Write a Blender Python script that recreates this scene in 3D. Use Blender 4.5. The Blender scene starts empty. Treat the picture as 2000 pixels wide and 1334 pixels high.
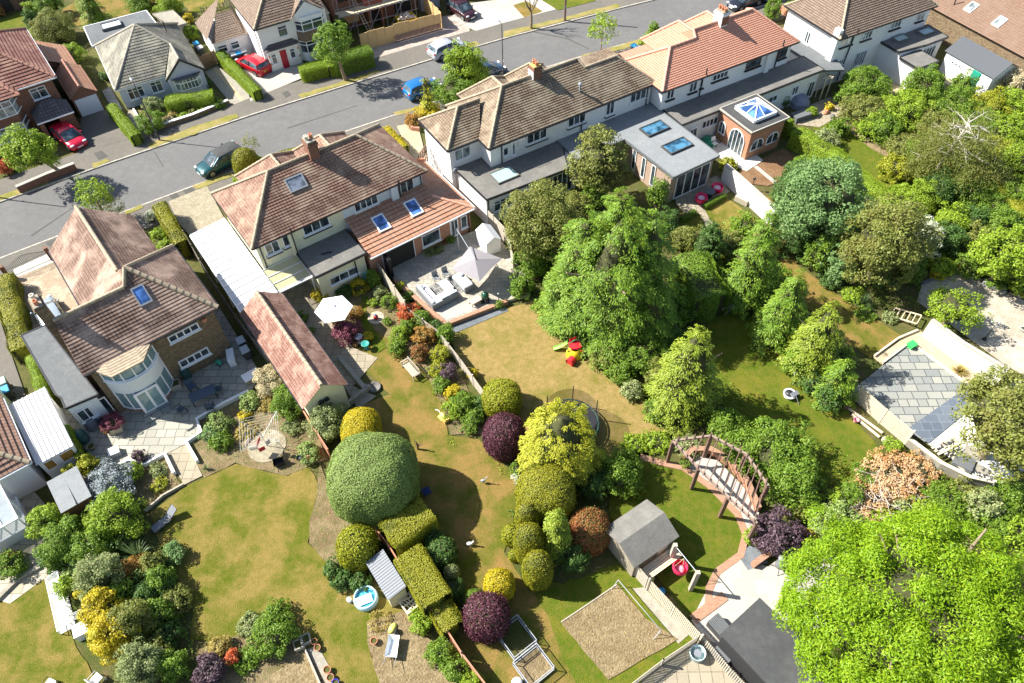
import bpy,math,random
import numpy as np
from math import radians as R,sin,cos,pi,hypot,atan2

# ------------------------------------------------------------------ scene, camera, light
S = bpy.context.scene
COL = S.collection
CH = 42.0                       # drone height in metres
FPX = 1450.0                    # focal length in pixels of a 2000 px wide frame
_d = np.array([30.,1173.,FPX]); _d /= np.linalg.norm(_d)
_e = np.array([1.,0,0]); _e = _e-_d*(_d @ _e); _e /= np.linalg.norm(_e)
_n = np.cross(_e,_d)

import mathutils
cam = bpy.data.cameras.new('camera'); co = bpy.data.objects.new('camera',cam); COL.objects.link(co)
cam.sensor_fit = 'HORIZONTAL'; cam.sensor_width = 36; cam.lens = 36*FPX/2000
cam.clip_start = 0.5; cam.clip_end = 2000
_m = mathutils.Matrix(((_e[0],-_e[1],-_e[2]),(_n[0],-_n[1],-_n[2]),(-_d[0],_d[1],_d[2]))).to_4x4()
_m.translation = (0,0,CH); co.matrix_world = _m
S.camera = co

SUN_EL,SUN_AZ = 43.0,169.0    # azimuth of the direction TOWARDS the sun, counter-clockwise from +X
W = bpy.data.worlds.new('World'); S.world = W; W.use_nodes = True
nt = W.node_tree; bg = nt.nodes['Background']; sky = nt.nodes.new('ShaderNodeTexSky')
sky.sky_type = 'NISHITA'; sky.sun_disc = False; sky.sun_elevation = R(SUN_EL)
sky.sun_rotation = R(90-SUN_AZ); sky.air_density = 1.0; sky.dust_density = 1.0
nt.links.new(sky.outputs[0],bg.inputs[0]); bg.inputs[1].default_value = 0.08
sl = bpy.data.lights.new('sun','SUN'); sl.energy = 5.0; sl.angle = R(0.5); sl.color = (1,0.96,0.89)
so = bpy.data.objects.new('sun',sl); COL.objects.link(so)
_sd = mathutils.Vector((cos(R(SUN_EL))*cos(R(SUN_AZ)),cos(R(SUN_EL))*sin(R(SUN_AZ)),sin(R(SUN_EL))))
so.rotation_euler = _sd.to_track_quat('Z','Y').to_euler(); so.location = (-40,20,60)
S.view_settings.view_transform = 'Standard'; S.view_settings.look = 'None'; S.view_settings.gamma = 1
S.view_settings.use_curve_mapping = False; S.view_settings.exposure = 1.22
S.cycles.max_bounces = 5; S.cycles.diffuse_bounces = 3; S.cycles.glossy_bounces = 3; S.cycles.transmission_bounces = 4
S.cycles.transparent_max_bounces = 8

# ------------------------------------------------------------------ measuring helpers: sight lines turned into site coordinates
def P(px,py,z=0.0):
    r = np.array([px-1000,py-667,FPX],float); w = np.array([r @ _e,r @ _n,-(r @ _d)]); t = (z-CH)/w[2]
    return (float(t*w[0]),float(t*w[1]),float(z))
def depth(p):
    q = np.array(p,float)-np.array([0,0,CH])
    return float((_e*q[0]+_n*q[1]-_d*q[2])[2])
def mpp(p): return depth(p)/FPX          # metres per photo pixel at a point

class Fr:
    """site frame of a house: origin at its rear left eave corner, u along the street, v towards the street"""
    def __init__(s,px,py,z,ang):
        s.o = P(px,py,z)[:2]; s.ang = ang; s.c,s.s = cos(R(ang)),sin(R(ang))
    def tl(s,p):
        x,y = p[0]-s.o[0],p[1]-s.o[1]
        return (x*s.c+y*s.s,-x*s.s+y*s.c,p[2])
    def l(s,px,py,z=0.0): return s.tl(P(px,py,z))
    def w(s,u,v,z=0.0): return (s.o[0]+u*s.c-v*s.s,s.o[1]+u*s.s+v*s.c,z)
    def ray(s,px,py):
        a = s.tl(P(px,py,0)); b = s.tl((0,0,CH)); return a,b
    def on_v(s,px,py,v):
        a,b = s.ray(px,py); t = (v-a[1])/(b[1]-a[1]); return a[0]+t*(b[0]-a[0]),a[2]+t*(b[2]-a[2])
    def on_u(s,px,py,u):
        a,b = s.ray(px,py); t = (u-a[0])/(b[0]-a[0]); return a[1]+t*(b[1]-a[1]),a[2]+t*(b[2]-a[2])

# ------------------------------------------------------------------ materials
MATS = {}
def _new(name):
    m = bpy.data.materials.new(name); m.use_nodes = True; nt = m.node_tree
    return m,nt,nt.nodes['Principled BSDF']
def c4(c): return (c[0],c[1],c[2],1)
def plain(name,col,rough=0.6,metal=0.0,spec=0.4,emit=None,var=0.08,scale=6.0,alpha=None,coat=0,bump=0.0):
    if name in MATS: return MATS[name]
    m,nt,b = _new(name); N = nt.nodes
    b.inputs['Roughness'].default_value = rough; b.inputs['Metallic'].default_value = metal
    b.inputs['Specular IOR Level'].default_value = spec
    if coat: b.inputs['Coat Weight'].default_value = coat; b.inputs['Coat Roughness'].default_value = 0.05
    if var > 0:
        tc = N.new('ShaderNodeTexCoord'); nz = N.new('ShaderNodeTexNoise'); nz.inputs['Scale'].default_value = scale
        nz.inputs['Detail'].default_value = 5; mx = N.new('ShaderNodeMix'); mx.data_type = 'RGBA'
        nt.links.new(tc.outputs['Object'],nz.inputs['Vector']); nt.links.new(nz.outputs['Fac'],mx.inputs[0])
        mx.inputs[6].default_value = c4([x*(1-var*2) for x in col]); mx.inputs[7].default_value = c4([min(1,x*(1+var*2)) for x in col])
        nt.links.new(mx.outputs[2],b.inputs['Base Color'])
        if bump:
            bp = N.new('ShaderNodeBump'); bp.inputs['Strength'].default_value = bump; bp.inputs['Distance'].default_value = 0.03
            nt.links.new(nz.outputs['Fac'],bp.inputs['Height']); nt.links.new(bp.outputs[0],b.inputs['Normal'])
    else: b.inputs['Base Color'].default_value = c4(col)
    if alpha is not None:
        b.inputs['Alpha'].default_value = alpha
    MATS[name] = m; return m

def mix_node(nt,fac,a,b,typ='MIX'):
    mx = nt.nodes.new('ShaderNodeMix'); mx.data_type = 'RGBA'; mx.blend_type = typ
    for i,v in ((0,fac),(6,a),(7,b)):
        if hasattr(v,'links') or isinstance(v,bpy.types.NodeSocket): nt.links.new(v,mx.inputs[i])
        elif i == 0: mx.inputs[0].default_value = v
        else: mx.inputs[i].default_value = c4(v)
    return mx.outputs[2]
def noise(nt,vec,scale,detail=4,rough=0.55,dist=0.0):
    nz = nt.nodes.new('ShaderNodeTexNoise'); nz.inputs['Scale'].default_value = scale; nz.inputs['Detail'].default_value = detail
    nz.inputs['Roughness'].default_value = rough; nz.inputs['Distortion'].default_value = dist
    nt.links.new(vec,nz.inputs['Vector']); return nz.outputs['Fac']
def ramp(nt,fac,lo,hi):
    mr = nt.nodes.new('ShaderNodeMapRange'); mr.inputs[1].default_value = lo; mr.inputs[2].default_value = hi
    nt.links.new(fac,mr.inputs[0]); return mr.outputs[0]

def mottled(name,cols,scales=(0.3,2.5,20),rough=0.95,bump=0.3,dist=0.04,coord='Object',lo=0.4,hi=0.6,spec=0.2,mids=(0.38,0.62)):
    """three colours laid in patches over each other, each at its own scale"""
    if name in MATS: return MATS[name]
    m,nt,b = _new(name); tc = nt.nodes.new('ShaderNodeTexCoord'); v = tc.outputs[coord]
    f1 = ramp(nt,noise(nt,v,scales[0],8,0.68,0.15),lo,hi); f2 = ramp(nt,noise(nt,v,scales[1],5,0.65),mids[0],mids[1]); n3 = noise(nt,v,scales[2],3,0.7)
    f3 = ramp(nt,n3,0.3,0.7)
    a = mix_node(nt,f1,cols[0],cols[1])
    half = nt.nodes.new('ShaderNodeMath'); half.operation = 'MULTIPLY'; nt.links.new(f2,half.inputs[0]); half.inputs[1].default_value = 0.55
    a = mix_node(nt,half.outputs[0],a,cols[2])
    dk = mix_node(nt,f3,(0.62,0.62,0.6),(1.3,1.3,1.25))
    a = mix_node(nt,1.0,a,dk,'MULTIPLY')
    nt.links.new(a,b.inputs['Base Color']); b.inputs['Roughness'].default_value = rough; b.inputs['Specular IOR Level'].default_value = spec
    if bump:
        bp = nt.nodes.new('ShaderNodeBump'); bp.inputs['Strength'].default_value = bump; bp.inputs['Distance'].default_value = dist
        nt.links.new(n3,bp.inputs['Height']); nt.links.new(bp.outputs[0],b.inputs['Normal'])
    MATS[name] = m; return m

def bricked(name,c1,c2,mortar,bw,bh,ms=0.012,rough=0.85,off=0.5,bump=0.5,patch=None,pscale=0.8,coord='UV',spec=0.25,freq=2,rot=0.0,squash=1.0,vary=0.25):
    if name in MATS: return MATS[name]
    m,nt,b = _new(name); tc = nt.nodes.new('ShaderNodeTexCoord'); v = tc.outputs[coord]
    if rot:
        mp = nt.nodes.new('ShaderNodeMapping'); mp.inputs['Rotation'].default_value = (0,0,R(rot)); nt.links.new(v,mp.inputs['Vector']); v2 = mp.outputs[0]
    else: v2 = v
    br = nt.nodes.new('ShaderNodeTexBrick'); nt.links.new(v2,br.inputs['Vector'])
    br.inputs['Scale'].default_value = 1; br.inputs['Brick Width'].default_value = bw; br.inputs['Row Height'].default_value = bh
    br.inputs['Mortar Size'].default_value = ms; br.inputs['Mortar Smooth'].default_value = 0.1; br.inputs['Bias'].default_value = 0
    br.offset = off; br.offset_frequency = freq; br.squash = squash; br.squash_frequency = 3
    br.inputs['Color1'].default_value = c4(c1); br.inputs['Color2'].default_value = c4(c2); br.inputs['Mortar'].default_value = c4(mortar)
    a = br.outputs['Color']
    if patch:
        a = mix_node(nt,ramp(nt,noise(nt,tc.outputs['Object'],pscale,5,0.65,0.4),0.45,0.68),a,patch)
    dk = mix_node(nt,noise(nt,tc.outputs['Object'],9,4,0.7),(1-vary,)*3,(1+vary,)*3)
    a = mix_node(nt,1.0,a,dk,'MULTIPLY'); nt.links.new(a,b.inputs['Base Color'])
    b.inputs['Roughness'].default_value = rough; b.inputs['Specular IOR Level'].default_value = spec
    if bump:
        bp = nt.nodes.new('ShaderNodeBump'); bp.invert = True; bp.inputs['Strength'].default_value = bump; bp.inputs['Distance'].default_value = 0.02
        nt.links.new(br.outputs['Fac'],bp.inputs['Height']); nt.links.new(bp.outputs[0],b.inputs['Normal'])
    MATS[name] = m; return m

def leafy(name,c1,c2,c3=None,trans=0.3,rough=0.55,clump=0.7):
    """foliage: every leaf its own shade between c1 and c2, some patches of c3"""
    if name in MATS: return MATS[name]
    m,nt,b = _new(name); g = nt.nodes.new('ShaderNodeNewGeometry'); tc = nt.nodes.new('ShaderNodeTexCoord')
    a = mix_node(nt,g.outputs['Random Per Island'],c1,c2)
    if c3: a = mix_node(nt,ramp(nt,noise(nt,tc.outputs['Object'],clump,3,0.6),0.5,0.62),a,c3)
    nt.links.new(a,b.inputs['Base Color']); b.inputs['Roughness'].default_value = rough; b.inputs['Specular IOR Level'].default_value = 0.35
    tr = nt.nodes.new('ShaderNodeBsdfTranslucent'); nt.links.new(a,tr.inputs['Color'])
    ms = nt.nodes.new('ShaderNodeMixShader'); ms.inputs[0].default_value = trans
    nt.links.new(b.outputs[0],ms.inputs[1]); nt.links.new(tr.outputs[0],ms.inputs[2])
    nt.links.new(ms.outputs[0],nt.nodes['Material Output'].inputs['Surface'])
    MATS[name] = m; return m

def glassy(name,col=(0.02,0.03,0.035),rough=0.06):
    if name in MATS: return MATS[name]
    m,nt,b = _new(name); tc = nt.nodes.new('ShaderNodeTexCoord')
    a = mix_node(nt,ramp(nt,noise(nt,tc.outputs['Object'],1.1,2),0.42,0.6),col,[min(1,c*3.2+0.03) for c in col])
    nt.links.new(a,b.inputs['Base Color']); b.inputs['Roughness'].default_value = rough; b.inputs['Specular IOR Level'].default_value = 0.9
    MATS[name] = m; return m

def clear(name,col=(0.8,0.85,0.85),alpha=0.35,rough=0.1):
    return plain(name,col,rough,var=0,alpha=alpha,spec=0.6)

# ------------------------------------------------------------------ mesh building
def link(o,parent=None):
    COL.objects.link(o)
    if parent is not None: o.parent = parent
    return o
def tag(o,label=None,cat=None,group=None,kind=None):
    if label: o['label'] = label
    if cat: o['category'] = cat
    if group: o['group'] = group
    if kind: o['kind'] = kind
    return o
def thing(name,label,cat,loc=(0,0,0),rz=0.0,group=None):
    o = bpy.data.objects.new(name,None); COL.objects.link(o); o.empty_display_size = 0.3
    o.location = loc; o.rotation_euler = (0,0,rz)
    return tag(o,label,cat,group)
def house(name,label,cat,fr,group=None): return thing(name,label,cat,(fr.o[0],fr.o[1],0),R(fr.ang),group)

class MB:
    def __init__(s): s.v = []; s.f = []; s.m = []; s.sm = []; s.mi = 0; s.cu = {}
    def add(s,vs,fs,smooth=False):
        k = len(s.v); s.v += [tuple(p) for p in vs]
        for f in fs: s.f.append([k+i for i in f]); s.m.append(s.mi); s.sm.append(smooth)
        return s
    def poly(s,pts): return s.add(pts,[list(range(len(pts)))])
    def box(s,x0,x1,y0,y1,z0,z1):
        x0,x1 = sorted((x0,x1)); y0,y1 = sorted((y0,y1)); z0,z1 = sorted((z0,z1))
        v = [(x0,y0,z0),(x1,y0,z0),(x1,y1,z0),(x0,y1,z0),(x0,y0,z1),(x1,y0,z1),(x1,y1,z1),(x0,y1,z1)]
        return s.add(v,[(0,3,2,1),(4,5,6,7),(0,1,5,4),(1,2,6,5),(2,3,7,6),(3,0,4,7)])
    def obox(s,c,sx,sy,sz,rz=0.0,rx=0.0,ry=0.0):
        M = mathutils.Matrix.Translation(c) @ mathutils.Euler((rx,ry,rz)).to_matrix().to_4x4()
        a,b_,c_ = sx/2,sy/2,sz/2
        v = [M @ mathutils.Vector(q) for q in [(-a,-b_,-c_),(a,-b_,-c_),(a,b_,-c_),(-a,b_,-c_),(-a,-b_,c_),(a,-b_,c_),(a,b_,c_),(-a,b_,c_)]]
        return s.add(v,[(0,3,2,1),(4,5,6,7),(0,1,5,4),(1,2,6,5),(2,3,7,6),(3,0,4,7)])
    def beam(s,a,b,w,h):
        """rectangular bar from a to b"""
        a = mathutils.Vector(a); b = mathutils.Vector(b); t = (b-a).normalized()
        up = mathutils.Vector((0,0,1)) if abs(t.z) < 0.95 else mathutils.Vector((1,0,0))
        r = t.cross(up).normalized(); u = r.cross(t).normalized()
        v = [p+r*(i*w/2)+u*(j*h/2) for p in (a,b) for i,j in ((-1,-1),(1,-1),(1,1),(-1,1))]
        return s.add(v,[(0,1,2,3),(7,6,5,4),(0,4,5,1),(1,5,6,2),(2,6,7,3),(3,7,4,0)])
    def tube(s,pts,r,n=8,caps=True,smooth=True):
        pts = [mathutils.Vector(p) for p in pts]; rr = r if isinstance(r,(list,tuple)) else [r]*len(pts); k = len(s.v); vs = []
        for i,p in enumerate(pts):
            t = (pts[min(i+1,len(pts)-1)]-pts[max(i-1,0)]).normalized()
            up = mathutils.Vector((0,0,1)) if abs(t.z) < 0.9 else mathutils.Vector((1,0,0))
            a = t.cross(up).normalized(); b = a.cross(t).normalized()
            for j in range(n):
                w = 2*pi*j/n; vs.append(p+(a*cos(w)+b*sin(w))*rr[i])
        fs = [(i*n+j,(i+1)*n+j,(i+1)*n+(j+1) % n,i*n+(j+1) % n) for i in range(len(pts)-1) for j in range(n)]
        s.add(vs,fs,smooth)
        if caps:
            s.add(vs[:n],[list(range(n))]); s.add(vs[-n:],[list(range(n))[::-1]])
        return s
    def cyl(s,x,y,z0,z1,r,r2=None,n=16,smooth=True): return s.tube([(x,y,z0),(x,y,z1)],[r,r if r2 is None else r2],n,True,smooth)
    def lathe(s,x,y,prof,n=20,smooth=True):
        vs = [(x+r*cos(2*pi*j/n),y+r*sin(2*pi*j/n),z) for r,z in prof for j in range(n)]
        fs = [(i*n+j,i*n+(j+1) % n,(i+1)*n+(j+1) % n,(i+1)*n+j) for i in range(len(prof)-1) for j in range(n)]
        return s.add(vs,fs,smooth)
    def prism(s,pts,z0,z1,bottom=False):
        a = sum(pts[i][0]*pts[(i+1) % len(pts)][1]-pts[(i+1) % len(pts)][0]*pts[i][1] for i in range(len(pts)))
        if a < 0: pts = pts[::-1]
        n = len(pts); zz = z1 if isinstance(z1,(list,tuple)) else [z1]*n
        if a < 0 and isinstance(z1,(list,tuple)): zz = zz[::-1]
        vs = [(p[0],p[1],z0) for p in pts]+[(p[0],p[1],z) for p,z in zip(pts,zz)]
        fs = [(i,(i+1) % n,n+(i+1) % n,n+i) for i in range(n)]+[tuple(range(n,2*n))]
        if bottom: fs.append(tuple(range(n))[::-1])
        return s.add(vs,fs)
    def ball(s,c,rx,ry=None,rz=None,n=14,m=9,smooth=True,z_min=-1.0):
        ry = ry or rx; rz = rz or rx; vs = []; fs = []
        for i in range(m+1):
            ph = pi*i/m; zz = max(z_min,cos(ph))
            for j in range(n):
                w = 2*pi*j/n; vs.append((c[0]+rx*sin(ph)*cos(w),c[1]+ry*sin(ph)*sin(w),c[2]+rz*zz))
        for i in range(m):
            for j in range(n): fs.append((i*n+j,(i+1)*n+j,(i+1)*n+(j+1) % n,i*n+(j+1) % n))
        return s.add(vs,fs,smooth)
    def tiles(s,pts,step=0.33,lift=0.03):
        """a roof slope laid in overlapping courses parallel to its eave"""
        p = [mathutils.Vector(q) for q in pts]; n = mathutils.Vector((0,0,0))
        for i in range(1,len(p)-1): n += (p[i]-p[0]).cross(p[i+1]-p[0])
        n.normalize()
        if n.z < 0: n = -n; p = p[::-1]
        h = mathutils.Vector((0,0,1)).cross(n); h.normalize(); sl = n.cross(h)
        if sl.z < 0: sl = -sl; h = -h
        o = p[0]; q = [((x-o).dot(h),(x-o).dot(sl)) for x in p]
        b0 = min(b for a,b in q); b1 = max(b for a,b in q); k = 0
        def clip(poly,lim,keep_above):
            out = []
            for i in range(len(poly)):
                A,B = poly[i],poly[(i+1) % len(poly)]
                ia = (A[1] >= lim) if keep_above else (A[1] <= lim); ib = (B[1] >= lim) if keep_above else (B[1] <= lim)
                if ia: out.append(A)
                if ia != ib:
                    t = (lim-A[1])/(B[1]-A[1]); out.append((A[0]+t*(B[0]-A[0]),lim))
            return out
        while b0+k*step < b1-1e-4:
            lo = b0+k*step; hi = min(b1,lo+step); c = clip(clip(q,lo,True),hi,False); k += 1
            if len(c) < 3: continue
            vs = [o+h*a+sl*b+n*(lift*(1-(b-lo)/step)) for a,b in c]
            s.cu[len(s.f)] = [(a,b-b0) for a,b in c]
            s.add(vs,[list(range(len(vs)))])
            low = [a for a,b in c if b < lo+1e-4]
            if len(low) >= 2:
                a0,a1 = min(low),max(low)
                s.add([o+h*a0+sl*lo,o+h*a1+sl*lo,o+h*a1+sl*lo+n*lift,o+h*a0+sl*lo+n*lift],[(0,1,2,3)])
        return s
    def build(s,name,mat,parent=None,loc=None,rz=0.0,uv=True):
        me = bpy.data.meshes.new(name); me.from_pydata([tuple(p) for p in s.v],[],s.f)
        for m in (mat if isinstance(mat,(list,tuple)) else [mat]): me.materials.append(m)
        me.polygons.foreach_set('material_index',s.m); me.polygons.foreach_set('use_smooth',s.sm)
        me.update()
        if uv:
            ul = me.uv_layers.new(name='uv'); buf = np.zeros(len(me.loops)*2)
            Z = mathutils.Vector((0,0,1))
            for po in me.polygons:
                n = po.normal
                if abs(n.z) > 0.97: h,t = mathutils.Vector((1,0,0)),mathutils.Vector((0,1,0))
                else:
                    h = Z.cross(n); h.normalize(); t = n.cross(h)
                cu = s.cu.get(po.index)
                if cu:
                    for k_,li in enumerate(po.loop_indices): buf[2*li],buf[2*li+1] = cu[k_]
                    continue
                for li in po.loop_indices:
                    p = me.vertices[me.loops[li].vertex_index].co; buf[2*li] = p.dot(h); buf[2*li+1] = p.dot(t)
            ul.data.foreach_set('uv',buf)
        o = bpy.data.objects.new(name,me); link(o,parent)
        if loc is not None: o.location = loc
        o.rotation_euler = (0,0,rz)
        return o

def fast_mesh(name,V,F,mats,smooth=False):
    """V (n,3) array, F (m,4) quads"""
    me = bpy.data.meshes.new(name); n,m = len(V),len(F)
    me.vertices.add(n); me.vertices.foreach_set('co',np.asarray(V,np.float32).ravel())
    me.loops.add(m*4); me.loops.foreach_set('vertex_index',np.asarray(F,np.int32).ravel())
    me.polygons.add(m); me.polygons.foreach_set('loop_start',np.arange(0,m*4,4,dtype=np.int32))
    if smooth: me.polygons.foreach_set('use_smooth',np.ones(m,bool))
    me.update(calc_edges=True)
    for k in (mats if isinstance(mats,(list,tuple)) else [mats]): me.materials.append(k)
    F = np.asarray(F); wood = (F[:,2]-F[:,0] != 2)          # inner core faces, not leaves: coloured dark to paint shade in the gaps
    if wood.any(): me.materials.append(plain('dark inner growth with painted shade',(0.055,0.058,0.02),0.95,var=0.2,scale=5)); me.polygons.foreach_set('material_index',wood.astype(np.int32))
    return me

def sheet(name,pts,z,mat,wob=0.0,seed=0,kind='structure',sub=0.6):
    """flat ground sheet from site points, soft edges when wob > 0"""
    rnd = random.Random(seed); q = []
    n = len(pts)
    for i in range(n):
        a,b = pts[i],pts[(i+1) % n]; L = hypot(b[0]-a[0],b[1]-a[1]); k = max(1,int(L/sub)) if wob else 1
        for j in range(k):
            t = j/k; q.append((a[0]+(b[0]-a[0])*t+rnd.uniform(-wob,wob),a[1]+(b[1]-a[1])*t+rnd.uniform(-wob,wob)))
    mb = MB(); mb.prism(q,z-0.05 if z > 0.06 else z-0.02,z)
    o = mb.build(name,mat); o['kind'] = kind
    return o
def PX(pts,z=0.0): return [P(x,y,z)[:2] for x,y in pts]
# ------------------------------------------------------------------ ground materials
m_soil = mottled('garden ground',((0.0806,0.093,0.0217),(0.149,0.118,0.0527),(0.062,0.0868,0.0124)),(0.5,2.6,12),bump=0.8,dist=0.08)
m_bed = mottled('flower bed soil',((0.204,0.136,0.0782),(0.299,0.218,0.129),(0.109,0.136,0.034)),(0.8,3,12),bump=0.9,dist=0.1)
m_rough = mottled('rough dug soil',((0.272,0.204,0.116),(0.34,0.265,0.15),(0.163,0.116,0.0544)),(0.7,3.5,9),bump=1.0,dist=0.12)
def lawn(name,g,t,lo,hi,third=(0.19,0.165,0.03)): return mottled(name,(g,t,third),(0.42,2.6,19),bump=1.0,dist=0.07,lo=lo,hi=hi)
m_lawnA = lawn('half dry lawn',(0.10,0.128,0.006),(0.285,0.205,0.06),0.43,0.58)
m_lawnB = lawn('dry orange lawn',(0.105,0.125,0.01),(0.30,0.185,0.062),0.41,0.57)
m_lawnC = lawn('parched lawn',(0.15,0.16,0.015),(0.37,0.255,0.10),0.3,0.52)
m_lawnG = lawn('green lawn',(0.085,0.135,0.005),(0.22,0.19,0.02),0.5,0.72)
m_verge = mottled('verge grass',((0.18,0.187,0.0288),(0.324,0.259,0.108),(0.259,0.216,0.072)),(0.6,3,18),bump=0.6)
m_asph = mottled('worn asphalt',((0.144,0.142,0.144),(0.168,0.164,0.162),(0.129,0.125,0.123)),(0.12,1.2,30),rough=0.9,bump=0.25,dist=0.02)
m_pave = mottled('pavement asphalt',((0.155,0.142,0.125),(0.185,0.165,0.142),(0.132,0.122,0.109)),(0.3,2.5,26),rough=0.9,bump=0.3)
m_patch = mottled('tar patch',((0.093,0.09,0.084),(0.108,0.105,0.096),(0.084,0.078,0.072)),(1,5,30))
m_kerb = bricked('kerb stone',(0.50,0.46,0.38),(0.42,0.38,0.32),(0.2,0.18,0.15),0.9,0.5,0.015)
m_slab = bricked('sandstone slabs',(0.375,0.33,0.232),(0.48,0.427,0.323),(0.225,0.195,0.143),0.95,0.6,0.022,freq=2,squash=0.7,bump=0.5,vary=0.18)
m_slabg = bricked('grey slate slabs',(0.202,0.216,0.209),(0.331,0.324,0.274),(0.0936,0.101,0.101),1.0,0.62,0.03,squash=0.65,bump=0.5,vary=0.2)
m_slabd = bricked('dark slate slabs',(0.09,0.112,0.143),(0.143,0.165,0.195),(0.225,0.247,0.27),0.95,0.62,0.014,squash=0.7,bump=0.4)
m_slabc = bricked('concrete slabs',(0.294,0.252,0.182),(0.35,0.308,0.224),(0.154,0.126,0.084),0.62,0.62,0.02,off=0.0,bump=0.4,patch=(0.34,0.29,0.2))
m_pale = bricked('pale paving',(0.391,0.365,0.315),(0.459,0.425,0.365),(0.408,0.374,0.323),1.2,0.9,0.012,vary=0.12)
m_white = mottled('white sand and grit',((0.70,0.67,0.61),(0.78,0.76,0.72),(0.6,0.56,0.48)),(0.5,3,16),bump=0.4)
m_block = bricked('block paving',(0.345,0.255,0.173),(0.435,0.338,0.232),(0.225,0.165,0.112),0.21,0.11,0.008,patch=(0.5,0.42,0.3))
m_stone = bricked('tan stone setts',(0.36,0.31,0.23),(0.432,0.382,0.295),(0.302,0.259,0.194),0.3,0.2,0.014,patch=(0.52,0.46,0.36))
m_crazy = mottled('crazy paving',((0.315,0.27,0.188),(0.39,0.345,0.255),(0.247,0.217,0.15)),(2.2,4,14),bump=0.6)
m_conc = mottled('old concrete',((0.315,0.292,0.247),(0.39,0.36,0.3),(0.255,0.232,0.188)),(0.6,3,22),bump=0.4)
m_tan = mottled('tan drive surface',((0.465,0.375,0.247),(0.525,0.435,0.3),(0.405,0.315,0.21)),(0.5,3,22),bump=0.4)
m_brickedge = bricked('red brick edging',(0.368,0.16,0.088),(0.448,0.232,0.136),(0.32,0.256,0.192),0.22,0.075,0.01)

# ------------------------------------------------------------------ ground, road, pavements
g = MB(); g.poly([(-300,-150,0),(300,-150,0),(300,450,0),(-300,450,0)]); tag(g.build('ground',m_soil),kind='structure')
NK = [(-80,26),(-60,40.3),(-45.3,50.1),(-37.4,55.4),(-25.7,62.8),(-17.3,67.6),(-9.2,72.1),(-0.7,76.6),(11.8,82.5),(16.7,84.7),(40,95),(70,107.5),(110,124)]
SK = [(-80,17.5),(-60,31),(-42.4,43.1),(-38.3,45.9),(-32.7,49.5),(-28.9,52),(-18.2,58.8),(-12.3,62.2),(-9.6,63.8),(6.6,72.4),(12.8,75.5),(28.4,82.8),(45,90.5),(75,103),(112,118)]
def offs(line,dd):
    out = []
    for i,p in enumerate(line):
        a = line[max(0,i-1)]; b = line[min(len(line)-1,i+1)]; L = hypot(b[0]-a[0],b[1]-a[1])
        out.append((p[0]-(b[1]-a[1])/L*dd,p[1]+(b[0]-a[0])/L*dd))
    return out
def strip(mb,l1,l2,z,z0=None):
    n = len(l1); vs = [(x,y,z) for x,y in l1]+[(x,y,z) for x,y in l2]
    mb.add(vs,[(i,i+1,n+i+1,n+i) for i in range(n-1)])
    if z0 is not None:
        for l,fl in ((l1,0),(l2,1)):
            for i in range(n-1): mb.add([(l[i][0],l[i][1],z),(l[i+1][0],l[i+1][1],z),(l[i+1][0],l[i+1][1],z0),(l[i][0],l[i][1],z0)],[(0,1,2,3)])
mb = MB(); n = len(NK)
rp = [(x,y,0.012) for x,y in SK]+[(x,y,0.012) for x,y in NK[::-1]]
mb.poly(rp); tag(mb.build('road',m_asph),kind='structure')
for nm,line,sgn in (('north',NK,1),('south',SK,-1)):
    mb = MB(); strip(mb,offs(line,sgn*0.14),offs(line,sgn*3.3),0.10,0.0); tag(mb.build('pavement',m_pave),kind='structure')
    mb = MB(); strip(mb,line,offs(line,sgn*0.14),0.115,0.0); tag(mb.build('kerb',m_kerb),kind='structure')
for i,q in enumerate([
    [(-5,386),(95,350),(93,361),(-5,397)],[(182,322),(208,312),(215,317),(182,331)],[(287,284),(390,245),(465,223),(468,231),(380,264),(292,293)],
    [(583,187),(672,160),(735,139),(744,142),(681,165),(588,194)],[(905,89),(930,82),(936,89),(908,98)],
    [(983,64),(1110,34),(1205,9),(1213,16),(1110,41),(1000,71),(985,75)],
    [(243,416),(277,402),(281,408),(247,423)],[(378,364),(452,337),(458,346),(384,371)],[(768,223),(820,208),(826,213),(778,228)],
    [(1135,111),(1245,80),(1290,66),(1294,73),(1250,88),(1142,119)],[(988,154),(1030,142),(1036,150),(995,162)]]):
    sheet('verge_grass',PX(q),0.13,m_verge,0.10,i)
for q in ([(184,301),(200,296),(212,307),(194,314)],[(551,183),(562,179),(570,187),(558,193)],[(330,382),(345,378),(352,386),(337,391)],[(357,374),(375,367),(382,373),(364,381)],[(650,266),(663,261),(670,268),(657,273)],[(90,476),(111,468),(114,482),(100,485)]):
    sheet('pavement_patch',PX(q),0.112,m_patch)
for q in ([(300,296),(302,296),(320,325),(318,326)],[(60,460),(150,400),(151,401),(62,462)],[(560,250),(700,205),(700,206),(562,252)],[(1035,60),(1110,75),(1150,95),(1149,96),(1108,77),(1036,62)]):
    sheet('road_crack',PX(q),0.018,m_patch)

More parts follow.
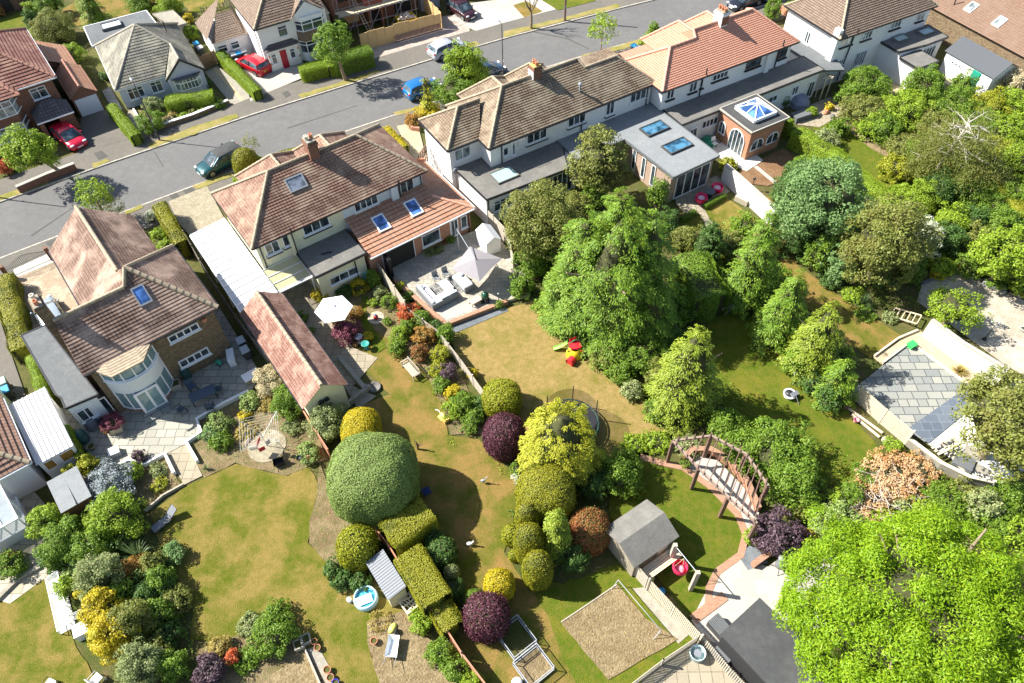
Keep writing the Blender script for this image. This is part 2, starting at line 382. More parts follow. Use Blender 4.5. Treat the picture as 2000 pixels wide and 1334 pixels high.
# ------------------------------------------------------------------ drives and front paths north of the road
sheet('driveway',PX([(152,303),(160,225),(215,215),(252,272)]),0.11,m_pave)
sheet('path',PX([(252,218),(262,216),(292,268),(270,276),(247,240)]),0.12,m_conc)
sheet('driveway',PX([(400,142),(425,130),(497,190),(455,207)]),0.11,m_conc)
sheet('driveway',PX([(417,136),(423,134),(477,196),(470,199)]),0.118,m_tan)
sheet('driveway',PX([(470,120),(505,150),(595,125),(600,150),(505,190),(490,200)]),0.11,m_pale)
sheet('front_garden',PX([(268,215),(400,180),(447,205),(306,248),(290,270)]),0.06,m_bed,0.1)
sheet('front_garden',PX([(560,125),(600,110),(740,70),(745,130),(610,165)]),0.05,m_soil)
sheet('building_site',PX([(700,110),(760,50),(915,25),(918,75),(740,122)]),0.06,mottled('site rubble',((0.42,0.36,0.31),(0.52,0.44,0.38),(0.3,0.2,0.17)),(0.8,3,12),bump=0.8))
sheet('driveway',PX([(880,40),(900,10),(1060,-10),(1085,20),(985,46),(930,62)]),0.11,m_pale)
sheet('flower_bed',PX([(1002,12),(1028,4),(1060,24),(1024,36)]),0.12,m_lawnB)
sheet('lawn',PX([(1055,0),(1085,-14),(1160,-12),(1162,4),(1090,22)]),0.14,m_lawnG)
sheet('lawn',PX([(-10,45),(50,20),(70,60),(62,84),(-10,60)]),0.05,m_lawnG,0.1)
sheet('lawn',PX([(118,22),(200,-30),(300,-30),(360,0),(310,20),(150,52)]),0.05,m_lawnB,0.1)
sheet('lawn',PX([(355,2),(380,-20),(440,-20),(436,14),(372,26)]),0.05,m_lawnA,0.1)
sheet('path',PX([(62,84),(86,79),(92,90),(72,92)]),0.08,m_pale)
sheet('lawn',PX([(-8,292),(30,280),(40,300),(-8,322)]),0.05,m_lawnG)
sheet('path',PX([(200,180),(215,170),(240,215),(225,222)]),0.09,m_slabg)

# ------------------------------------------------------------------ south of the road: drives and fronts
sheet('driveway',PX([(22,545),(100,500),(155,600),(160,650),(70,680)]),0.11,m_block)
sheet('driveway',PX([(28,528),(98,496),(110,512),(30,545)]),0.118,m_white)
sheet('front_path',PX([(-20,560),(22,690),(60,800),(20,830),(-40,700)]),0.09,m_pave)
sheet('driveway',PX([(330,395),(405,365),(440,430),(372,462),(352,440)]),0.11,m_crazy)
sheet('front_garden',PX([(262,412),(300,398),(362,480),(330,500)]),0.06,m_soil)
sheet('driveway',PX([(775,248),(815,240),(830,300),(860,340),(905,375),(880,385),(800,300)]),0.11,m_tan)
sheet('driveway',PX([(828,300),(860,320),(905,375),(885,380)]),0.118,m_block)
sheet('path',PX([(1450,60),(1500,50),(1535,60),(1530,90)]),0.07,m_lawnA)
sheet('path',PX([(1100,130),(1230,100),(1240,118),(1215,124)]),0.09,m_conc)

# ------------------------------------------------------------------ back gardens
sheet('lawn',PX([(335,975),(360,950),(400,935),(460,905),(500,917),(560,930),(605,910),(625,950),(605,1020),(603,1060),(640,1105),(690,1135),(740,1165),(800,1190),(725,1215),(718,1255),(745,1350),(655,1350),(610,1290),(555,1215),(480,1240),(440,1260),(370,1250),(380,1180),(320,1080),(295,1000)]),0.05,m_lawnA,0.07,1)
sheet('lawn',PX([(-20,1170),(40,1125),(85,1105),(110,1180),(150,1260),(200,1350),(-20,1350)]),0.05,m_lawnA,0.06,2)
sheet('lawn',PX([(688,700),(700,680),(735,640),(770,670),(835,735),(862,790),(875,850),(935,860),(1005,930),(1025,975),(1000,1030),(985,1080),(1020,1130),(1070,1200),(1090,1260),(1130,1350),(930,1350),(890,1260),(840,1160),(790,1080),(740,980),(690,870),(690,800),(760,770)]),0.05,m_lawnB,0.06,3)
sheet('lawn',PX([(880,652),(985,606),(1045,585),(1070,640),(1190,700),(1260,780),(1310,850),(1260,900),(1150,900),(1040,880),(960,790),(900,720)]),0.05,m_lawnC,0.06,4)
sheet('lawn',PX([(1190,900),(1255,880),(1300,905),(1330,912),(1385,955),(1440,1010),(1452,1050),(1440,1085),(1395,1125),(1370,1190),(1350,1203),(1300,1150),(1250,1080),(1190,1010)]),0.05,m_lawnG,0.04,5)
sheet('lawn',PX([(1375,600),(1440,600),(1500,650),(1560,730),(1650,800),(1730,890),(1700,945),(1620,950),(1480,850),(1400,780)]),0.05,m_lawnG,0.08,6)
sheet('lawn',PX([(1372,412),(1418,385),(1478,430),(1445,452),(1392,452)]),0.05,m_lawnA,0.05,7)
sheet('lawn',PX([(1330,432),(1362,412),(1382,440),(1350,455)]),0.05,m_lawnA,0.05,8)
sheet('lawn',PX([(1392,455),(1450,455),(1500,520),(1440,560),(1395,500)]),0.05,m_lawnG,0.05,9)
sheet('lawn',PX([(1530,470),(1560,520),(1612,560),(1660,592),(1700,620),(1758,655),(1700,700),(1640,650),(1560,590),(1520,520)]),0.05,m_lawnB,0.05,10)
sheet('lawn',PX([(1640,618),(1700,616),(1760,657),(1700,700),(1655,670)]),0.056,m_lawnB,0.05,11)
sheet('lawn',PX([(1585,250),(1638,233),(1700,275),(1790,330),(1850,400),(1940,440),(1940,480),(1860,460),(1740,410),(1680,340)]),0.05,m_lawnG,0.05,12)
sheet('flower_bed',PX([(1630,233),(1648,228),(1740,300),(1780,320),(1768,332),(1700,290)]),0.07,m_rough,0.06,13)
sheet('lawn',PX([(1455,365),(1500,385),(1545,345),(1565,330),(1560,400),(1500,425),(1455,395)]),0.05,m_lawnB,0.05,14)
sheet('flower_bed',PX([(1440,335),(1530,290),(1562,318),(1540,345),(1500,365),(1462,360)]),0.07,mottled('brown dug bed',((0.225,0.128,0.0675),(0.3,0.188,0.105),(0.18,0.0975,0.0525)),(0.7,3,12),bump=0.9,dist=0.1),0.05,15)
sheet('path',PX([(1472,328),(1478,325),(1517,357),(1511,360)]),0.10,m_pale)
sheet('patio',PX([(1385,295),(1432,265),(1490,315),(1458,336),(1418,318)]),0.12,m_white)
sheet('patio',PX([(1318,370),(1400,345),(1425,375),(1375,410),(1345,425),(1320,400)]),0.10,m_slabc)
sheet('path',PX([(1362,412),(1374,408),(1392,440),(1380,445)]),0.09,m_slabc)
sheet('patio',PX([(1660,150),(1700,125),(1785,165),(1740,190),(1690,178)]),0.08,m_tan)
sheet('patio',PX([(1540,225),(1620,190),(1660,215),(1600,250),(1560,245)]),0.08,m_slabc)
sheet('patio',PX([(1830,135),(1900,150),(1880,185),(1800,170)]),0.08,m_slabc)
# slate patio being laid, white grit beyond it
sheet('patio',PX([(1777,672),(1891,759),(1805,865),(1650,775)]),0.14,m_slabg)
sheet('patio',PX([(1889,757),(1907,790),(1812,868),(1773,838)]),0.155,m_slabd)
sheet('gravel_bed',PX([(1705,700),(1775,655),(1790,645),(1950,730),(1892,760),(1777,674),(1720,712)]),0.10,m_tan,0.03)
sheet('gravel',PX([(1907,790),(2000,735),(2040,900),(1935,955),(1870,905),(1812,868)]),0.10,m_white,0.05,16)
sheet('patio',PX([(1790,590),(1800,555),(1872,523),(2040,610),(2040,760),(1960,712),(1855,635)]),0.10,m_stone)
# garden with bow window house
sheet('patio',PX([(118,800),(200,760),(400,560),(428,600),(512,735),(487,770),(386,822),(395,848),(366,867),(325,888),(285,908),(255,899),(207,925),(160,870)]),0.10,bricked('buff grey slabs',(0.306,0.297,0.246),(0.425,0.399,0.323),(0.17,0.162,0.136),1.0,0.62,0.025,squash=0.65,bump=0.5,vary=0.2))
sheet('path',PX([(326,888),(366,867),(396,930),(360,948)]),0.075,m_slabc)
sheet('flower_bed',PX([(487,772),(530,740),(600,800),(640,900),(605,912),(560,930),(500,917),(460,905),(400,935),(366,867),(395,848),(388,824)]),0.065,m_bed,0.05,17)
sheet('flower_bed',PX([(207,926),(255,902),(285,910),(322,892),(356,950),(285,990),(215,960)]),0.065,m_bed,0.05,18)
sheet('flower_bed',PX([(625,905),(660,1000),(740,1040),(700,1120),(640,1103),(604,1058),(606,1020),(622,950)]),0.07,m_bed,0.06,19)
sheet('flower_bed',PX([(715,1215),(790,1195),(850,1260),(900,1350),(745,1350),(720,1260)]),0.07,m_rough,0.06,20)
sheet('flower_bed',PX([(490,1350),(600,1270),(650,1350)]),0.07,m_rough,0.05,21)
sheet('flower_bed',PX([(440,1250),(555,1215),(600,1270),(490,1350),(380,1350),(390,1270)]),0.065,m_bed,0.05,22)
sheet('path',PX([(600,1270),(620,1260),(670,1350),(645,1350)]),0.08,m_conc)
c = P(522,872); mb = MB(); mb.cyl(c[0],c[1],0,0.1,1.25,n=28); tag(mb.build('circular_paving',m_crazy),kind='structure')
sheet('patio',PX([(-10,960),(50,940),(110,1010),(130,1100),(20,1180),(-10,1170)]),0.07,m_slab)
# cream house garden
sheet('patio',PX([(540,575),(610,540),(640,560),(620,600),(690,680),(738,700),(690,755),(735,775),(700,800),(660,735)]),0.08,m_slabc)
sheet('flower_bed',PX([(640,565),(735,530),(850,660),(905,740),(945,850),(880,850),(862,790),(835,735),(770,670),(725,640),(700,640),(690,610)]),0.07,m_bed,0.05,23)
sheet('lawn',PX([(706,585),(720,580),(716,610),(728,640),(755,680),(738,690),(712,650),(704,620)]),0.085,m_lawnG,0.03,24)
c = P(735,622); mb = MB(); mb.cyl(c[0],c[1],0,0.11,0.62,n=24); tag(mb.build('circular_paving',m_slab),kind='structure')
sheet('flower_bed',PX([(1020,1010),(1090,960),(1200,1040),(1240,1090),(1130,1130),(1020,1130),(985,1080)]),0.055,m_soil,0.08,25)
sheet('vegetable_bed',PX([(1096,1217),(1205,1143),(1262,1210),(1325,1250),(1187,1328)]),0.10,m_rough,0.03,26)
sheet('lawn',PX([(1010,1125),(1100,1140),(1190,1065),(1262,1150),(1362,1256),(1240,1350),(1080,1350),(1000,1250),(990,1180)]),0.048,m_lawnG,0.05,27)
sheet('path',PX([(1235,1150),(1258,1148),(1345,1240),(1325,1258)]),0.075,m_conc)
sheet('patio',PX([(1240,1350),(1262,1318),(1375,1238),(1480,1350)]),0.12,m_slabc)
# lower right garden: curved brick path, paving
sheet('patio',PX([(1393,1128),(1440,1092),(1500,1108),(1560,1060),(1620,1070),(1700,1200),(1480,1260),(1410,1300),(1350,1212)]),0.10,m_pale)
sheet('patio',PX([(1330,910),(1345,885),(1400,900),(1450,950),(1482,1000),(1475,1050),(1460,1035),(1430,990),(1380,950)]),0.10,m_pale)
def band(name,line,w,z,mat):
    L = [P(*p)[:2] for p in line]; mb = MB(); strip(mb,offs(L,w/2),offs(L,-w/2),z,0.0); tag(mb.build(name,mat),kind='structure')
band('brick_edging',[(1250,893),(1290,905),(1335,915),(1385,950),(1440,1005),(1456,1045),(1446,1085),(1400,1118),(1385,1150),(1382,1185),(1352,1208)],0.42,0.12,m_brickedge)
band('brick_edging',[(1352,1212),(1415,1165)],0.55,0.14,m_brickedge)
sheet('gravel_bed',PX([(1440,1085),(1470,1062),(1500,1100),(1460,1115)]),0.11,mottled('slate chips',((0.16,0.18,0.2),(0.22,0.24,0.26),(0.12,0.13,0.15)),(1,4,16),bump=0.8))
# raised patio of the tiled extension
sheet('slate_strip',PX([(880,640),(985,598),(993,608),(888,652)]),0.08,mottled('dark slate chippings',((0.15,0.17,0.19),(0.2,0.22,0.24),(0.12,0.13,0.15)),(1,4,18),bump=0.8))
# ------------------------------------------------------------------ building materials
m_render = plain('white render',(0.80,0.79,0.76),0.8,var=0.04,scale=1.5)
m_cream = plain('cream render',(0.76,0.72,0.50),0.8,var=0.05,scale=1.5)
m_blue = plain('pale blue render',(0.62,0.68,0.72),0.8,var=0.04,scale=1.5)
m_lilac = plain('grey blue render',(0.50,0.54,0.62),0.8,var=0.04,scale=1.5)
m_upvc = plain('white frame',(0.85,0.85,0.85),0.35,var=0)
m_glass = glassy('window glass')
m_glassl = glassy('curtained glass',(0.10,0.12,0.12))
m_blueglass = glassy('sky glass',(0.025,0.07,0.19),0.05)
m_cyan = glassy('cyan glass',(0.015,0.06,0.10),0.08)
m_black = plain('black plastic',(0.025,0.025,0.03),0.4,var=0)
m_dark = plain('dark interior',(0.03,0.028,0.025),0.9,var=0)
m_lead = plain('lead flashing',(0.28,0.30,0.32),0.5,var=0.1)
m_felt = mottled('grey roofing felt',((0.136,0.146,0.155),(0.167,0.177,0.186),(0.118,0.124,0.133)),(0.5,2.5,30),rough=0.85,bump=0.15)
m_feltw = mottled('weathered felt',((0.174,0.168,0.157),(0.22,0.209,0.191),(0.133,0.125,0.116)),(0.45,2,26),rough=0.9,bump=0.2)
m_feltd = mottled('dark felt',((0.0715,0.0743,0.077),(0.0935,0.0935,0.0935),(0.055,0.055,0.0578)),(0.5,2.5,30),rough=0.85,bump=0.2)
m_feltp = mottled('pale membrane',((0.224,0.238,0.251),(0.264,0.277,0.29),(0.205,0.218,0.231)),(0.3,2,30),rough=0.7,bump=0.1)
m_rbrick = bricked('red brick',(0.42,0.15,0.07),(0.52,0.22,0.11),(0.42,0.34,0.27),0.225,0.075,0.01)
m_bbrick = bricked('brown brick',(0.16,0.104,0.06),(0.32,0.24,0.136),(0.112,0.088,0.064),0.225,0.075,0.012,vary=0.35)
m_dbrick = bricked('dark red brick',(0.20,0.085,0.055),(0.28,0.13,0.085),(0.17,0.12,0.09),0.225,0.075,0.01)
m_pbrick = bricked('pinkish brick',(0.368,0.248,0.184),(0.448,0.32,0.24),(0.4,0.336,0.272),0.225,0.075,0.01)
def tile(name,c1,c2,joint,w=0.3,h=0.33,patch=None,ps=0.7): return bricked(name,c1,c2,joint,w,h,0.018,rough=0.85,off=0.0,bump=0.35,patch=patch,pscale=ps,vary=0.3)
m_tB = tile('brown red tiles',(0.213,0.119,0.0831),(0.293,0.178,0.131),(0.0712,0.0356,0.0237),0.24,0.23,(0.38,0.27,0.19))
m_tA = tile('weathered pink brown tiles',(0.176,0.107,0.0786),(0.239,0.157,0.12),(0.0566,0.0346,0.0252),0.24,0.25,(0.47,0.33,0.25),0.5)
m_tC = tile('olive brown tiles',(0.176,0.128,0.0836),(0.264,0.194,0.132),(0.0528,0.0352,0.0238),0.26,0.21,(0.33,0.27,0.19))
m_tD = tile('new orange tiles',(0.568,0.275,0.181),(0.619,0.323,0.219),(0.344,0.138,0.086),0.24,0.20)
m_tE = tile('terracotta tiles',(0.4,0.2,0.12),(0.48,0.264,0.168),(0.208,0.096,0.056),0.34,0.36,(0.42,0.25,0.17),0.9)
m_tG = tile('grey green tiles',(0.166,0.158,0.126),(0.216,0.205,0.169),(0.0648,0.0612,0.0504),0.26,0.32,(0.32,0.30,0.23))
m_tR = tile('dark red tiles',(0.195,0.0863,0.0675),(0.255,0.12,0.0938),(0.0825,0.0375,0.03),0.3,0.33,(0.34,0.19,0.14))
m_tH = tile('white house tiles',(0.196,0.14,0.102),(0.272,0.204,0.153),(0.068,0.0467,0.034),0.24,0.22)
m_tO = tile('pink garage tiles',(0.235,0.117,0.0828),(0.31,0.172,0.131),(0.0968,0.0482,0.0344),0.2,0.22,(0.44,0.28,0.21),1.2)
m_ridge = plain('mossy ridge tile',(0.40,0.32,0.22),0.9,var=0.25,scale=4)
m_ridgeo = plain('orange ridge tile',(0.68,0.36,0.25),0.85,var=0.1,scale=4)
m_ridged = plain('red ridge tile',(0.36,0.18,0.13),0.85,var=0.15,scale=4)
m_ridgeg = plain('grey ridge tile',(0.34,0.31,0.25),0.85,var=0.2,scale=4)
m_pot = plain('terracotta',(0.52,0.22,0.12),0.8,var=0.12)
m_potc = plain('cream pot',(0.66,0.6,0.48),0.8,var=0.12)
m_wood = bricked('weathered boards',(0.315,0.27,0.203),(0.39,0.338,0.255),(0.15,0.12,0.0825),3.0,0.12,0.012,rot=90)
m_woodl = bricked('pale timber',(0.60,0.50,0.34),(0.68,0.58,0.41),(0.4,0.32,0.2),3.0,0.14,0.01)
m_woodd = plain('dark stained timber',(0.17,0.10,0.075),0.75,var=0.25,scale=5)
m_woodp = plain('grey timber',(0.42,0.37,0.29),0.85,var=0.15,scale=8)

# ------------------------------------------------------------------ building helpers (all in the house frame)
def part(mb,name,mat,parent,label=None):
    o = mb.build(name,mat,parent)
    if label: o['label'] = label
    return o
def walls(par,pts,z0,z1,mat,name='wall',label=None):
    mb = MB(); mb.prism(pts,z0,z1); return part(mb,name,mat,par,label)
def rect(u0,u1,v0,v1): return [(u0,v0),(u1,v0),(u1,v1),(u0,v1)]
def caps(mb,pts,r=0.11):
    """half round ridge tiles laid nose to tail along a line"""
    for a,b in zip(pts[:-1],pts[1:]):
        a = mathutils.Vector(a); b = mathutils.Vector(b); L = (b-a).length; n = max(1,int(L/0.45))
        for i in range(n):
            p,q = a.lerp(b,i/n),a.lerp(b,(i+1)/n+0.0)
            mb.tube([p+mathutils.Vector((0,0,0.03)),q+mathutils.Vector((0,0,0.03))],[r*1.12,r*0.92],7)
def hip_roof(par,u0,u1,v0,v1,ze,zr,ul,ur,mat,rmat,step=0.3,lift=0.035,vm=None,fascia=None,left='hip',right='hip',r=0.11):
    vm = (v0+v1)/2 if vm is None else vm; A,B = (ul,vm,zr),(ur,vm,zr)
    mb = MB(); mb.tiles([(u0,v0,ze),(u1,v0,ze),B,A],step,lift); mb.tiles([(u1,v1,ze),(u0,v1,ze),A,B],step,lift)
    if left == 'hip': mb.tiles([(u0,v1,ze),(u0,v0,ze),A],step,lift)
    if right == 'hip': mb.tiles([(u1,v0,ze),(u1,v1,ze),B],step,lift)
    for z,f in ((ze-0.02,1),): mb.poly([(u0,v0,z),(u0,v1,z),(u1,v1,z),(u1,v0,z)])
    ro = part(mb,'roof',mat,par)
    mb = MB(); caps(mb,[A,B],r)
    if left == 'hip': caps(mb,[(u0,v0,ze),A],r); caps(mb,[(u0,v1,ze),A],r)
    if right == 'hip': caps(mb,[(u1,v0,ze),B],r); caps(mb,[(u1,v1,ze),B],r)
    part(mb,'ridge_tiles',rmat,ro)
    gutter(par,[(u0,v0),(u1,v0),(u1,v1),(u0,v1)],ze,fascia or m_black)
    return ro
def gutter(par,pts,z,mat,closed=True):
    mb = MB(); n = len(pts); cx = sum(p[0] for p in pts)/n; cy = sum(p[1] for p in pts)/n
    for i in range(n if closed else n-1):
        a,b = pts[i],pts[(i+1) % n]; mb.beam((a[0],a[1],z-0.06),(b[0],b[1],z-0.06),0.11,0.11)
    return part(mb,'gutter',mat,par)
def front_gable(par,uc,vtop,vend,ztop,ze,k,mat,rmat):
    """hipped bay roof running forward from the main ridge"""
    hw = (ztop-ze)/k; mb = MB()
    A,B = (uc,vtop,ztop),(uc,vend,ztop)
    mb.tiles([(uc-hw,vtop,ze),A,B,(uc-hw,vend+hw*0.7,ze)],0.3,0.03); mb.tiles([(uc+hw,vtop,ze),(uc+hw,vend+hw*0.7,ze),B,A],0.3,0.03)
    mb.tiles([(uc-hw,vend+hw*0.7,ze),B,(uc+hw,vend+hw*0.7,ze)],0.3,0.03)
    o = part(mb,'bay_roof',mat,par); mb = MB(); caps(mb,[A,B]); caps(mb,[(uc-hw,vend+hw*0.7,ze),B]); caps(mb,[(uc+hw,vend+hw*0.7,ze),B]); part(mb,'ridge_tiles',rmat,o)
def chimney(par,u,v,z0,z1,sx,sy,mat,pots=2,potm=None,cap=None,along='v'):
    mb = MB(); mb.box(u-sx/2,u+sx/2,v-sy/2,v+sy/2,z0,z1)
    mb.box(u-sx/2-0.06,u+sx/2+0.06,v-sy/2-0.06,v+sy/2+0.06,z1-0.28,z1-0.12)
    c = part(mb,'chimney',mat,par)
    mb = MB(); mb.box(u-sx/2+0.04,u+sx/2-0.04,v-sy/2+0.04,v+sy/2-0.04,z1,z1+0.09); part(mb,'chimney_cap',cap or m_conc,c)
    for i in range(pots):
        t = (i+0.5)/pots-0.5; du,dv = (t*sx,0) if along == 'u' else (0,t*sy)
        mb = MB(); mb.lathe(u+du,v+dv,[(0.15,z1+0.05),(0.13,z1+0.32),(0.16,z1+0.36),(0.16,z1+0.42),(0.10,z1+0.42),(0.09,z1+0.2)],12)
        part(mb,'chimney_pot',(potm or m_pot) if not isinstance(potm,(list,tuple)) else potm[i % len(potm)],c)
def pbox(mb,ax,c,face,a0,a1,n0,n1,z0,z1):
    lo,hi = c+face*n0,c+face*n1
    if ax == 'v': mb.box(a0,a1,lo,hi,z0,z1)
    else: mb.box(lo,hi,a0,a1,z0,z1)
def win(par,fr,ax,c,face,p1,p2,cols=2,top=0.0,sill=True,glass=None,frame=None,name='window',rows=1,dark_sill=False,fw=0.065,size=None):
    """a framed window between two sight points on the wall plane; panes are children"""
    q1 = (fr.on_v if ax == 'v' else fr.on_u)(p1[0],p1[1],c); q2 = (fr.on_v if ax == 'v' else fr.on_u)(p2[0],p2[1],c)
    a0,a1 = sorted((q1[0],q2[0])); z0,z1 = sorted((q1[1],q2[1])); z0 -= 0.1; z1 += 0.06; a0 -= 0.03; a1 += 0.03
    return win_r(par,ax,c,face,a0,a1,z0,z1,cols,top,sill,glass,frame,name,rows,dark_sill,fw)
def win_r(par,ax,c,face,a0,a1,z0,z1,cols=2,top=0.0,sill=True,glass=None,frame=None,name='window',rows=1,dark_sill=False,fw=0.065):
    mb = MB(); f = lambda x0,x1,y0,y1,n1=0.07: pbox(mb,ax,c,face,x0,x1,0.005,n1,y0,y1)
    f(a0,a1,z0,z0+fw); f(a0,a1,z1-fw,z1); f(a0,a0+fw,z0+fw,z1-fw); f(a1-fw,a1,z0+fw,z1-fw)
    iw = a1-a0-2*fw; xs = [a0+fw+iw*i/cols for i in range(1,cols)]
    for x in xs: f(x-fw*0.5,x+fw*0.5,z0+fw,z1-fw,0.066)
    ys = [z0+(z1-z0)*i/rows for i in range(1,rows)]+([z1-(z1-z0)*top] if top else [])
    for y in ys: f(a0+fw,a1-fw,y-fw*0.35,y+fw*0.35,0.062)
    if sill: pbox(mb,ax,c,face,a0-0.08,a1+0.08,0.005,0.17,z0-0.07,z0-0.002)
    w = part(mb,name,[frame or m_upvc],par)
    mb = MB(); pbox(mb,ax,c,face,a0+fw*0.5,a1-fw*0.5,0.008,0.025,z0+fw*0.5,z1-fw*0.5); part(mb,'pane',glass or m_glass,w)
    if dark_sill:
        mb = MB(); pbox(mb,ax,c,face,a0-0.1,a1+0.1,0.004,0.19,z0-0.19,z0-0.075); part(mb,'sill',m_black,w)
    return w
def door_r(par,ax,c,face,a0,a1,z0,z1,mat,glass=None,frame=None):
    mb = MB(); pbox(mb,ax,c,face,a0,a1,0.004,0.05,z0,z1); fr_ = part(mb,'door_frame',frame or m_upvc,par)
    mb = MB(); pbox(mb,ax,c,face,a0+0.06,a1-0.06,0.052,0.085,z0+0.03,z1-0.06); d = part(mb,'door',mat,par)
    if glass:
        mb = MB(); w = (a1-a0)
        for k in (0,1): pbox(mb,ax,c,face,a0+0.14+k*(w/2-0.1),a0+w/2-0.04+k*(w/2-0.1),0.087,0.1,z0+0.25,z1-0.25)
        part(mb,'pane',glass,d)
    mb = MB(); pbox(mb,ax,c,face,a1-0.2,a1-0.12,0.09,0.14,z0+0.95,z0+1.1); part(mb,'handle',m_lead,d)
def pipe(par,pts,mat=None,r=0.05):
    mb = MB(); mb.tube(pts,r,7); return part(mb,'downpipe',mat or m_black,par)
def flat(par,pts,z,mat,th=0.22,edge=None,name='flat_roof',lip=0.07,lips=True):
    mb = MB(); mb.prism(pts,z-th,z,bottom=True); o = part(mb,name,mat,par)
    if lips:
        mb = MB(); n = len(pts)
        for i in range(n):
            a,b = pts[i],pts[(i+1) % n]; mb.beam((a[0],a[1],z-0.04),(b[0],b[1],z-0.04),0.09,0.15)
        part(mb,'edge_trim',edge or m_black,o)
    return o
def rooflight(par,fr,pts,zf,glass=None,frame=None,h=0.1,slope=None,label=None,fw=0.09):
    """glazed light on a flat or sloping roof: pts sight corners, zf height, slope=(z0, v0, k)"""
    if slope:
        z0,v0,k = slope; L = []
        for px,py in pts:
            a,b = fr.ray(px,py); A = np.array(a); D = np.array(b)-A
            t = (z0+k*(A[1]-v0)-A[2])/(D[2]-k*D[1]); L.append(A+t*D)
    else: L = [np.array(fr.l(px,py,zf)) for px,py in pts]
    us = sorted(p[0] for p in L); vs = sorted(p[1] for p in L); u0,u1 = (us[0]+us[1])/2,(us[2]+us[3])/2; v0_,v1_ = (vs[0]+vs[1])/2,(vs[2]+vs[3])/2
    k = slope[2] if slope else 0.0; Z = (lambda v: slope[0]+k*(v-slope[1])) if slope else (lambda v: zf)
    nrm = mathutils.Vector((0,-k,1)).normalized(); P3 = lambda u,v,d: mathutils.Vector((u,v,Z(v)))+nrm*d
    def slab(mb,a0,a1,b0,b1,d0,d1):
        vsx = [P3(a,b,d) for d in (d0,d1) for a,b in ((a0,b0),(a1,b0),(a1,b1),(a0,b1))]
        mb.add(vsx,[(0,3,2,1),(4,5,6,7),(0,1,5,4),(1,2,6,5),(2,3,7,6),(3,0,4,7)])
    mb = MB(); 
    for q in ((u0,u1,v0_,v0_+fw),(u0,u1,v1_-fw,v1_),(u0,u0+fw,v0_+fw,v1_-fw),(u1-fw,u1,v0_+fw,v1_-fw)): slab(mb,*q,-0.02,h)
    o = part(mb,'rooflight',frame or m_lead,par,label)
    mb = MB(); slab(mb,u0+fw*0.6,u1-fw*0.6,v0_+fw*0.6,v1_-fw*0.6,0.0,h*0.7); part(mb,'pane',glass or m_blueglass,o)
    return o

# ================================================================== cream and blue semi-detached pair (centre)
B = Fr(492,487,5.2,35.9)
h = house('semi_detached_house','pair of semis under one brown red hipped roof, left half cream, right half blue','house',B)
hip_roof(h,0,14.7,0,7.65,5.2,7.95,3.75,11.0,m_tB,m_ridge,0.21,0.035)
walls(h,rect(0.35,7.3,0.35,7.3),0,5.12,m_cream,label='cream rendered wall of the left half'); walls(h,rect(7.3,14.35,0.35,7.3),0,5.12,m_blue,label='pale blue rendered wall of the right half')
walls(h,rect(2.75,3.15,0.12,0.36),2.8,5.12,m_cream,'chimney_breast'); walls(h,rect(11.4,12.0,0.0,0.36),3.4,5.12,m_blue,'chimney_breast')
for uc in (5.0,9.15): front_gable(h,uc,3.8,6.6,7.15,5.2,0.72,m_tB,m_ridge); walls(h,rect(uc-1.6,uc+1.6,7.2,8.0),0,5.1,m_rbrick,'bay_wall')
chimney(h,7.35,3.85,6.9,9.1,0.75,1.0,m_dbrick,2,[m_potc,m_pot],along='u')
for p1,p2,n,ds in (((522,497),(541,468),2,True),((555.5,480),(561,458),1,True),((594.5,458),(639,421),3,True),((694,413),(735,379),4,False),((771,385),(805,347),3,False)):
    win(h,B,'v',0.35,-1,p1,p2,n,0.0,dark_sill=ds)
pipe(h,[(0.6,0.3,5.1),(0.6,0.28,2.7)]); pipe(h,[(3.05,0.05,5.5),(3.05,0.06,2.8)]); pipe(h,[(12.1,-0.08,5.6),(12.1,-0.06,4.0)],r=0.07); pipe(h,[(14.2,0.28,5.1),(14.2,0.28,3.8)])
rooflight(h,B,[(554.5,352),(590,337),(600,363),(569,379)],0,glassy('grey blue glass',(0.07,0.08,0.10)),m_lead,0.12,(5.2,0,0.72),'roof window with a grey frame')
# flat roofed kitchen of the cream half
walls(h,rect(3.15,7.05,-2.8,0.4),0,2.75,m_cream,'extension_wall','cream rendered extension')
flat(h,rect(2.96,7.2,-2.97,0.4),2.95,m_feltw)
win(h,B,'v',-2.8,-1,(646,556),(697,519),3); pipe(h,[(6.2,-2.9,2.7),(6.2,-2.88,0.1)])
mb = MB(); mb.beam((4.4,-1.1,3.0),(5.2,-1.35,3.0),0.08,0.06); part(mb,'timber_offcut',m_black,h)
